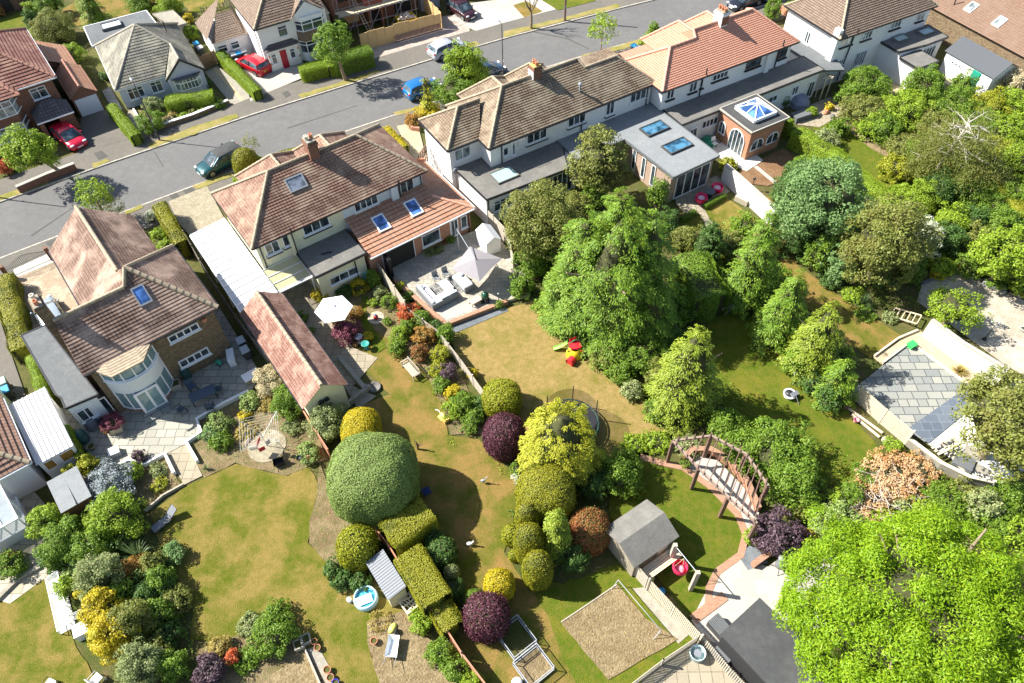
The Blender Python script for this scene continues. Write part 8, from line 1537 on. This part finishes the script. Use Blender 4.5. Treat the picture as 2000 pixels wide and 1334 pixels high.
# pool, shed, pallet, barrow
T = at('paddling_pool','round blue lined paddling pool beside the grey storage shed','pool',716,1172); mb = MB(); mb.lathe(0,0,[(.68,0),(.7,.3),(.66,.52),(.60,.53),(.58,.5),(.57,.1)],24); part(mb,'pool_wall',plain('pale blue vinyl',(0.45,0.66,0.74),0.4,var=.08,scale=3),T); mb = MB(); mb.cyl(0,0,.1,.34,.58,n=24); part(mb,'water',plain('pool water',(0.10,0.48,0.62),0.05,var=.15,scale=4),T); mb = MB(); mb.obox((-.05,-.15,.46),.9,.5,.02,.4,.12); part(mb,'folded_cover',plain('pale pool cover',(0.6,0.78,0.8),0.4,var=.1,scale=5),T)
T = at('pool_pump','small white pool pump on the lawn','pump',684,1176); mb = MB(); mb.cyl(0,0,0,.4,.1); mb.cyl(0,0,.4,.47,.14); mb.tube([(.1,0,.15),(.4,0,.2),(.6,.05,.25)],.03,6); part(mb,'body',m_whitep,T)
T = at('storage_shed','narrow storage shed with ribbed grey roof against the terracotta fence','shed',762,1142,-55); mb = MB(); mb.prism([(-1.25,-.55),(1.25,-.55),(1.25,.5),(-1.25,.5)],0,[1.45,1.45,1.7,1.7]); part(mb,'wall',plain('cream plastic wall',(0.62,0.55,0.38),0.6,var=.04),T); mb = MB(); mb.add([(-1.32,-.62,1.47),(1.32,-.62,1.47),(1.32,.56,1.75),(-1.32,.56,1.75),(-1.32,-.62,1.42),(1.32,-.62,1.42)],[(0,1,2,3),(0,4,5,1)])
for i in range(16): x = -1.25+i*2.5/15; mb.beam((x,-.63,1.485),(x,.56,1.765),.03,.02)
part(mb,'roof',plain('dark grey ribbed roof',(0.20,0.215,0.235),0.6,var=.06),T); mb = MB(); mb.box(1.26,1.29,-.5,.45,.05,1.4); part(mb,'door',plain('cream plastic wall',(0.62,0.55,0.38),0.6),T)
T = at('pallet_crate','open pale timber crate lid with criss cross slats','crate',800,1185,-50); mb = MB(); mb.box(-.5,.5,-.4,-.32,.5,.6); mb.box(-.5,.5,.32,.4,.5,.6); mb.box(-.5,-.42,-.32,.32,.5,.6); mb.box(.42,.5,-.32,.32,.5,.6)
for i in range(3): mb.obox((-.28+i*.28,0,.55),.07,.64,.06,.25*(i-1)); mb.obox((0,-.16+i*.16,.56),.84,.05,.05,.3)
for sx in (-1,1):
    for sy in (-1,1): mb.box(sx*.48-.03,sx*.48+.03,sy*.37-.03,sy*.37+.03,0,.5)
part(mb,'frame',plain('cream timber',(0.75,0.66,0.47),0.7,var=.05),T)
T = at('wheelbarrow','white wheelbarrow tipped with tools on the dug bed','wheelbarrow',769,1266,85); mb = MB(); mb.add([(-.45,-.2,.25),(.35,-.17,.25),(.35,.17,.25),(-.45,.2,.25),(-.6,-.34,.5),(.55,-.3,.55),(.55,.3,.55),(-.6,.34,.5)],[(0,3,2,1),(0,1,5,4),(1,2,6,5),(2,3,7,6),(3,0,4,7)]); part(mb,'tray',plain('white enamel',(0.72,0.75,0.76),0.4,var=.06),T); mb = MB()
for s in (-1,1): mb.tube([(.8,s*.05,.2),(.3,s*.2,.25),(-.5,s*.28,.32),(-1.0,s*.3,.5)],.02,6); mb.tube([(-.35,s*.25,.3),(-.4,s*.28,0)],.02,5)
part(mb,'frame',m_steel,T); mb = MB(); mb.tube([(.82,-.05,.2),(.82,.05,.2)],.2,14); part(mb,'wheel',m_tyre,T)
T = at('compost_sack','yellow and green compost sack by the wheelbarrow','sack',767,1228,60); mb = MB(); mb.ball((0,0,.12),.32,.2,.14,10,7); part(mb,'sack',plain('yellow sack',(0.62,0.66,0.15),0.5,var=.2,scale=6),T)
for lb,x,y in (('left grey planter crate by the loose green shrub',586,1262),('right grey planter crate beside the terracotta pots',599,1252)): planter(lb,x,y,25,.27,.4,m_woodp,z=0)
# netted raised beds
def cage(label,px,py,rz,L,Wd,h,bedm):
    T = at('netted_bed',label,'raised bed',px,py,rz); mb = MB(); mb.box(-L,L,-Wd,Wd,0,.18); part(mb,'soil',bedm,T); mb = MB()
    for a in ((-L,-Wd),(L,-Wd),(L,Wd),(-L,Wd)): mb.beam((*a,0),(*a,h),.035,.035)
    c4_ = [(-L,-Wd),(L,-Wd),(L,Wd),(-L,Wd)]
    for i in range(4):
        a,b = c4_[i],c4_[(i+1) % 4]; mb.beam((*a,h),(*b,h),.035,.035); mb.beam((*a,.2),(*b,.2),.05,.06)
    part(mb,'frame',m_greyl,T); mb = MB(); mb.add([(*c,z) for z in (.2,h) for c in c4_],[(0,1,5,4),(1,2,6,5),(2,3,7,6),(3,0,4,7)]); part(mb,'netting',plain('thin dark net',(0.03,0.03,0.03),0.8,var=0,alpha=0.22),T)
cage('black netted raised bed cage above the sandy one',1008,1250,37,.75,.85,.75,m_soil); cage('sandy netted raised bed cage at the bottom',1042,1305,37,.8,.75,.7,m_rough)
T = at('garden_stool','round white topped tub at the bottom edge','tub',1010,1338); mb = MB(); mb.lathe(0,0,[(.25,0),(.3,.4),(.3,.44),(.01,.46)],16); part(mb,'tub',m_whitep,T)
T = at('pipe_frame','thin grey pipe goal frame standing on the vegetable bed edge','frame',1205,1143); a,b = P(1205,1143),P(1287,1240); v = (b[0]-a[0],b[1]-a[1]); mb = MB(); mb.tube([(0,0,0),(0,0,.8),(v[0],v[1],.8),(v[0],v[1],0)],.025,6); mb.tube([(0,0,.8),(-.4,-.3,0)],.02,5); mb.tube([(v[0],v[1],.8),(v[0]-.4,v[1]-.3,0)],.02,5); part(mb,'pipe',m_greyl,T)
T = at('round_planter','pale blue round metal planter with a small drum inside, on the terrace','planter',1360,1280,0,.12); mb = MB(); mb.lathe(0,0,[(.4,0),(.42,.5),(.45,.52),(.39,.5),(.38,.1),(.01,.08)],22); part(mb,'tub',plain('pale blue metal',(0.5,0.62,0.62),0.4,0.3,var=.05),T); mb = MB(); mb.cyl(0,0,.1,.45,.2); part(mb,'drum',m_steel,T)
# lower right: sheds, swing, pergola
def shed(name,label,px,py,rz,L,Wd,he,hr,wallm,roofm,ov=.12,porch=False):
    T = at(name,label,'shed',px,py,rz); mb = MB(); mb.box(-L,L,-Wd,Wd,0,he); mb.add([(-L,-Wd,he),(-L,Wd,he),(-L,0,hr-.06),(L,-Wd,he),(L,Wd,he),(L,0,hr-.06)],[(0,1,2),(3,5,4)]); part(mb,'wall',wallm,T); a,b = L+ov,Wd+ov; k_ = (hr-he)/Wd; mb = MB()
    for s in (-1,1): mb.add([(-a,s*b,he-k_*ov),(a,s*b,he-k_*ov),(a,0,hr),(-a,0,hr),(-a,s*b,he-k_*ov-.06),(a,s*b,he-k_*ov-.06),(a,0,hr-.06),(-a,0,hr-.06)],[(0,1,2,3) if s < 0 else (3,2,1,0),(0,4,5,1),(1,5,6,2),(0,3,7,4)])
    part(mb,'roof',roofm,T); return T
c0 = P(1253,1035,2.1); T = shed('timber_shed','timber shed with grey felt roof, plank porch and swing in front',1253,1035,34,1.55,1.3,1.8,2.4,m_wood,m_feltw); T.location = (c0[0],c0[1],0)
mb = MB(); [mb.box(-1.3,1.3,-1.62-i*.15,-1.49-i*.15,1.0,1.03) for i in range(5)]; part(mb,'plank_ramp',m_woodl,T); mb = MB(); mb.box(-1.25,-1.15,-2.2,-1.4,0,1.0); mb.box(1.15,1.25,-2.2,-1.4,0,1.0); part(mb,'ramp_leg',m_woodp,T); mb = MB(); mb.box(.2,1.0,-1.36,-1.31,.05,1.6); part(mb,'door',m_fencel,T)
for i,(lb,x,y,r,h_,m) in enumerate((('bright blue barrel lying by the dark fence',1236,1098,.24,.7,m_bluel),('second bright blue tub below the slatted fence top',1291,1158,.22,.3,m_bluel),('pale green bucket at the dark fence end',1270,1134,.2,.45,plain('olive green plastic',(0.35,0.42,0.18),0.5,var=0)))): butt(lb,x,y,r,h_,m,'plastic_tub')
T = at('water_slide','grey blue plastic chute beside the shed ramp','toy',1256,1104,40); mb = MB(); mb.add([(-.3,-.5,.1),(.3,-.5,.1),(.3,.5,.8),(-.3,.5,.8),(-.36,-.5,.3),(.36,-.5,.3),(.36,.5,1.0),(-.36,.5,1.0)],[(0,1,2,3),(0,3,7,4),(1,5,6,2)]); part(mb,'chute',m_feltd,T)
T = at('play_disc','flat orange disc leaning in the shed shade','toy',1288,1092,20); mb = MB(); mb.tube([(0,0,.3),(0.05,-.03,.32)],.36,20); part(mb,'disc',plain('orange disc',(0.62,0.16,0.03),0.5,var=0),T)
pa,pb = P(1306,1100),P(1348,1152); T = thing('garden_swing','two square timber posts with a steel bar and a red cloth seat','swing',(pa[0],pa[1],0)); v = (pb[0]-pa[0],pb[1]-pa[1])
for q in ((0,0),v): mb = MB(); mb.box(q[0]-.11,q[0]+.11,q[1]-.11,q[1]+.11,0,2.6); part(mb,'post',m_woodp,T)
mb = MB(); mb.tube([(0,0,2.45),(v[0],v[1],2.45)],.03,7); part(mb,'bar',m_steel,T); s0 = (v[0]*.5-.12,v[1]*.5+.05); mb = MB(); mb.lathe(s0[0],s0[1],[(.12,.7),(.38,.85),(.46,1.15),(.4,1.4)],12); part(mb,'seat',plain('red pink cloth',(0.75,0.03,0.10),0.6,var=.1),T); mb = MB(); mb.ball((s0[0],s0[1],.98),.26,.26,.1); part(mb,'cushion',plain('pink cloth',(0.8,0.35,0.45),0.8,var=.1),T); mb = MB(); [mb.tube([(s0[0]+a,s0[1]+b,1.4),(s0[0],s0[1],2.42)],.012,4) for a,b in ((.35,0),(-.35,0),(0,.35),(0,-.35))]; part(mb,'rope',m_woodl,T)
T = thing('pergola','dark timber pergola arc with cross rafters over white paving','pergola',(0,0,0)); hp = 2.55
ft = [(1303,903),(1350,955),(1405,1010),(1458,1060)]; bk = [(1342,862),(1390,862),(1448,898),(1490,960)]; F0 = [P(*p) for p in ft]; b0_ = P(1303,903); K0 = [P(x,y,hp) for x,y in ((1312,858),(1389,852),(1457,888),(1500,950))]; o_ = (F0[0][0],F0[0][1]); T.location = (o_[0],o_[1],0)
F1 = [(p[0]-o_[0],p[1]-o_[1]) for p in F0]; B1 = [(F1[0][0]+.6,F1[0][1]+1.3)]+[(p[0]-o_[0],p[1]-o_[1]) for p in K0[1:]]
for q in F1+B1[1:]: mb = MB(); mb.box(q[0]-.1,q[0]+.1,q[1]-.1,q[1]+.1,0,hp-.02); part(mb,'post',m_woodd,T)
for l in (F1,[F1[0]]+B1[1:]):
    for a,b in zip(l[:-1],l[1:]): mb = MB(); mb.beam((*a,hp+.05),(*b,hp+.05),.12,.16); part(mb,'beam',m_woodd if l is F1 and False else plain('pergola beam',(0.30,0.22,0.17),0.8,var=.2),T)
def along(l,f):
    n = len(l)-1; i = min(n-1,int(f*n)); t = f*n-i; return (l[i][0]+(l[i+1][0]-l[i][0])*t,l[i][1]+(l[i+1][1]-l[i][1])*t)
BB = [F1[0]]+B1[1:]
for i in range(14): f = (i+.5)/14; a,b = along(F1,f),along(BB,f); e = .25; L = hypot(b[0]-a[0],b[1]-a[1])+.01; u = ((b[0]-a[0])/L,(b[1]-a[1])/L); mb = MB(); mb.beam((a[0]-u[0]*e,a[1]-u[1]*e,hp+.17),(b[0]+u[0]*e,b[1]+u[1]*e,hp+.17),.05,.07); part(mb,'rafter',m_woodd,T)
T = thing('black_garden_room','black garden room with a large dark grey roof at the bottom','garden room',(0,0,0)); q = [P(x,y,2.5)[:2] for x,y in ((1407,1238),(1484,1167),(1640,1320),(1560,1400))]; T.location = (*q[0],0); q = [(a-q[0][0],b-q[0][1]) for a,b in q]; mb = MB(); mb.prism(q,2.35,2.5,bottom=True); part(mb,'roof',m_feltd,T); c_ = (sum(a for a,b in q)/4,sum(b for a,b in q)/4); mb = MB(); mb.prism([(c_[0]+(a-c_[0])*.95,c_[1]+(b-c_[1])*.95) for a,b in q],0,2.34); part(mb,'wall',plain('black stained boards',(0.03,0.03,0.032),0.7,var=.1),T)
T = at('storage_box','black ribbed box beside the black garden room','box',1402,1230,-54); mb = MB(); mb.box(-.55,.55,-.4,.4,0,.7); part(mb,'body',m_feltd,T); mb = MB(); [mb.box(-.57,.57,-.4+i*.1,-.33+i*.1,.7,.73) for i in range(8)]; part(mb,'lid',m_felt,T)
box_thing('metal_chest','dark grey metal trunk between balustrade and garden room','box',1407,1285,-50,.9,.6,.8,m_feltd,m_felt)
T = at('ball_barbecue','grey round kettle barbecue on white paving','barbecue',1518,1112,20,.1); mb = MB(); mb.ball((0,0,.7),.3,.3,.28); part(mb,'kettle',m_felt,T); mb = MB(); mb.ball((0.12,.2,.98),.18,.18,.14); part(mb,'lid',m_lead,T); mb = MB(); [mb.tube([(.1*cos(a),.1*sin(a),.5),(.4*cos(a),.4*sin(a),0)],.02,5) for a in (0,2.1,4.2)]; part(mb,'leg',m_black,T)
# garden room terrace: egg chairs and table
for lb,x,y in (('left bright pink round tub chair',1368,394),('right bright pink round tub chair',1399,374)):
    T = at('tub_chair',lb,'chair',x,y,200,.1); mb = MB(); mb.lathe(0,0,[(.3,0),(.48,.2),(.52,.45),(.5,.62),(.45,.6),(.42,.38),(.01,.34)],18); part(mb,'shell',plain('bright pink plastic',(0.72,0.01,0.10),0.35,var=0),T); mb = MB(); mb.ball((.0,0,.42),.32,.32,.09); part(mb,'cushion',plain('pale pink cushion',(0.8,0.55,0.6),0.8,var=.05),T)
T = at('round_table','round grey table between the two pink chairs','table',1384,384,0,.1); mb = MB(); mb.cyl(0,0,.6,.64,.45,n=20); part(mb,'table_top',m_felt,T); mb = MB(); mb.cyl(0,0,0,.6,.06); mb.cyl(0,0,0,.03,.3); part(mb,'pedestal',m_black,T)
T = at('timber_planter','narrow timber planter fixed beside the whitewashed wall','planter',1447,396,-42,0); mb = MB(); mb.box(-.6,.6,-.15,.15,.0,.5); part(mb,'box',m_woodp,T)
T = at('covered_furniture','green covered garden furniture in the arched door courtyard','cover',1383,282,20); mb = MB(); mb.lathe(0,0,[(.8,0),(.7,.4),(.4,.75),(.01,.8)],8,False); part(mb,'cover',plain('green tarpaulin',(0.03,0.28,0.16),0.6,var=.2,scale=3),T); chair('white garden chair beside the green covered furniture',1394,287,-60,m_whitep,m_whitep,.1)
T = at('covered_hot_tub','grey lilac covered round furniture under the white extension wall','cover',1560,205,10); mb = MB(); mb.lathe(0,0,[(1.0,0),(.95,.5),(.6,.95),(.01,1.0)],10,False); part(mb,'cover',plain('lilac grey cover',(0.25,0.25,0.32),0.7,var=.15,scale=2),T)
T = at('covered_barbecue','dark grey covered block on the yard below the covered tub','cover',1562,232,25); mb = MB(); mb.box(-.9,.9,-.5,.5,0,.6); part(mb,'cover',m_felt,T); T = at('timber_arbour','small timber frame arbour by the grey extension','arbour',1602,190,30); mb = MB()
for a in (-.4,.4):
    for b in (-.3,.3): mb.box(a-.04,a+.04,b-.04,b+.04,0,2.2)
for i in range(4): mb.box(-.5,.5,-.36+i*.22,-.26+i*.22,2.2,2.25)
part(mb,'frame',m_woodl,T)
for lb,x,y,h_ in (('black solar lamp post in the brown bed',1467,372,1.1),): T = at('garden_lamp',lb,'lamp',x,y); mb = MB(); mb.tube([(0,0,0),(0,0,h_)],.03,6); mb.lathe(0,0,[(.05,h_),(.13,h_+.2),(.02,h_+.27)],8); part(mb,'post',m_black,T)
T = at('garden_lamp_post','triple headed black lamp post on the stone terrace','lamp post',1922.5,663,0,.1); mb = MB(); mb.lathe(0,0,[(.16,0),(.14,.08),(.06,.25),(.03,.3),(.03,1.55)],10); [mb.tube([(0,0,1.5),(.22*cos(a),.22*sin(a),1.5),(.28*cos(a),.28*sin(a),1.65)],.018,5) for a in (.3,2.4,4.5)]; part(mb,'post',m_black,T)
for a in (.3,2.4,4.5): mb = MB(); mb.ball((.28*cos(a),.28*sin(a),1.72),.085); part(mb,'lamp_globe',m_steel,T)
T = at('green_box','bright green plastic box at the slate patio corner','box',1779,677,30,.14); mb = MB(); mb.add([(-.25,-.2,0),(.25,-.2,0),(.25,.2,0),(-.25,.2,0),(-.3,-.25,.35),(.3,-.25,.35),(.3,.25,.35),(-.3,.25,.35)],[(4,5,6,7),(0,1,5,4),(1,2,6,5),(2,3,7,6),(3,0,4,7)]); part(mb,'box',plain('vivid green plastic',(0.05,0.5,0.12),0.45,var=0),T)
# slab stacks, trestle and planks on the white grit
for lb,x,y,L,Wd,n_ in (('upper grey slab stack on the white grit',1898,886,1.0,.7,3),('large dark slab stack on the white grit',1880,905,1.15,1.0,4),('thin tan slab stack at the grit tip',1918,918,.9,.6,1)):
    T = at('slab_stack',lb,'slabs',x,y,-38,.1); 
    for i in range(n_): mb = MB(); mb.obox((.03*(i % 2),.02*i,.025+i*.05),L,Wd,.045,.02*i); part(mb,'slab',m_felt if n_ > 3 else m_conc,T)
T = at('trestle_bench','timber trestle cluttered with tools on the white grit','workbench',1838,880,25,.1); mb = MB(); [mb.box(-.9,.9,-.35+i*.25,-.2+i*.25,.6,.64) for i in range(3)]; part(mb,'plank',m_woodl,T); mb = MB(); [mb.tube([(a,s*.35,0),(a,0,.62)],.03,5) for a in (-.7,.7) for s in (-1,1)]; part(mb,'leg',m_black,T); mb = MB(); [mb.obox((-.6+i*.3,.05*(i % 3),.7),.25,.1,.08,i) for i in range(5)]; part(mb,'tool',m_feltd,T)
def plank(label,a,b,w=.18,t=.05,mat=None,z=.15,z2=None): a,b = P(*a),P(*b); T = thing('timber_plank',label,'plank',(a[0],a[1],0)); mb = MB(); mb.beam((0,0,z),(b[0]-a[0],b[1]-a[1],z2 or z),w,t); part(mb,'plank',mat or m_woodl,T)
plank('long scaffold plank lying on white grit beside the trestle',(1838,868),(1880,925),.22,.06,m_woodp,.2); plank('upper long board on the grass beside the slatted fence',(1656,800),(1722,848)); plank('lower long board on the grass beside the slatted fence',(1662,812),(1716,856))
T = at('pink_bucket','pink bucket on the grass by the long boards','bucket',1670,824); mb = MB(); mb.lathe(0,0,[(.13,0),(.18,.3),(.19,.32),(.16,.3),(.12,.05)],12); part(mb,'bucket',plain('pink plastic',(0.75,0.3,0.4),0.5,var=0),T)
T = at('black_sack','black rubble sack by the small conifer','sack',1630,796); mb = MB(); mb.ball((0,0,.2),.45,.32,.24,10,7); part(mb,'sack',m_black,T); T = at('fire_pit','round fire pit with white lid and long handled tool on the green lawn','fire pit',1540,775); mb = MB(); mb.lathe(0,0,[(.3,0),(.42,.3),(.45,.4),(.4,.36),(.01,.2)],16); part(mb,'bowl',m_whitep,T); mb = MB(); mb.obox((.25,-.1,.5),.6,.3,.05,.5,.3); mb.tube([(.3,-.1,.5),(.5,-.7,.1)],.02,5); part(mb,'tool',m_steel,T); mb = MB(); mb.ball((0,0.05,.35),.3,.3,.16); part(mb,'ash',m_black,T)
chair('toppled white chair at the conifer row foot',1552,735,10,m_whitep,m_whitep)
rn = random.Random(4)
T = at('timber_pile','heap of grey scrap timber under the tall dark conifer','timber pile',1422,600,20)
for i in range(18): mb = MB(); a = rn.uniform(-.5,1.2); c = (rn.uniform(-.7,.7),rn.uniform(-.8,.8),.1+i*.035); L = rn.uniform(.5,1.3); mb.beam((c[0]-cos(a)*L,c[1]-sin(a)*L,c[2]),(c[0]+cos(a)*L,c[1]+sin(a)*L,c[2]+rn.uniform(0,.3)),.09,.05); part(mb,'board',m_woodp,T)
T = at('leaning_trellis','square timber ladder frame leaning beside the olive tree','trellis',1766,622,-38); mb = MB()
for s in (-1,1): mb.beam((-.9,s*.5,.1),(.9,s*.5,.5),.08,.08)
for i in range(6): x = -.9+i*.36; mb.beam((x,-.5,.1+(x+.9)*.22),(x,.5,.1+(x+.9)*.22),.07,.05)
part(mb,'frame',m_woodl,T)
# brown heap twigs
for lb,x,y in (('bare twig tangle in the first brown heap',1735,960),('bare twig tangle nearer the lime tree',1690,1000)):
    T = at('dead_branches',lb,'branches',x,y); mb = MB()
    for i in range(70): a = rn.uniform(0,6.28); L = rn.uniform(.4,1.3); c = (rn.uniform(-1.4,1.4),rn.uniform(-1,1),rn.uniform(.5,.95)); mb.tube([c,(c[0]+cos(a)*L,c[1]+sin(a)*L,c[2]+rn.uniform(-.1,.3))],[.025,.01],4)
    part(mb,'twigs',m_barkg,T)
# iron gates and trellis of the houses
a,b = P(20,545),P(104,508); an = atan2(b[1]-a[1],b[0]-a[0]); L = hypot(b[0]-a[0],b[1]-a[1]); T = thing('iron_gates','black iron double gates with a swept top at the block paved drive','gate',(a[0],a[1],0),an); mb = MB(); n = 26; tops = [1.15+.45*sin(pi*i/n) ** 2 for i in range(n+1)]
for i in range(n+1): mb.tube([(L*i/n,0,.1),(L*i/n,0,tops[i])],.014,4)
mb.tube([(L*i/n,0,tops[i]-.05) for i in range(n+1)],.018,4); mb.tube([(0,0,.15),(L,0,.15)],.02,4); mb.tube([(0,0,.9),(L,0,.9)],.015,4); part(mb,'gate',m_black,T)
for x in (0,L): mb = MB(); mb.box(x-.15,x+.15,-.15,.15,0,1.4); part(mb,'gate_post',m_dbrick,T)
T = at('trellis_screen','tall dark diamond trellis panel by the orange gable end','trellis',826,330,70); cz = P(826,306,2.4); T.location = (cz[0],cz[1],0); mb = MB(); mb.beam((-.75,0,1.5),(-.75,0,3.1),.07,.07); mb.beam((.75,0,1.5),(.75,0,3.1),.07,.07); mb.beam((-.75,0,3.1),(.75,0,3.1),.07,.07); mb.beam((-.75,0,1.5),(.75,0,1.5),.07,.07)
for i in range(-3,6): mb.beam((max(-.75,-.75+i*.3),0,1.5+max(0,-i*.32)),(min(.75,-.75+i*.3+1.5),0,1.5+min(1.6,1.6)),.05,.04) if i < 2 else None
for z in (1.9,2.3,2.7): mb.beam((-.75,0,z),(.75,0,z),.06,.05)
for x in (-.4,0,.4): mb.beam((x,0,1.5),(x,0,3.1),.06,.05)
mb.box(-.8,.8,-.05,.05,0,1.5); part(mb,'lattice',m_woodd,T)
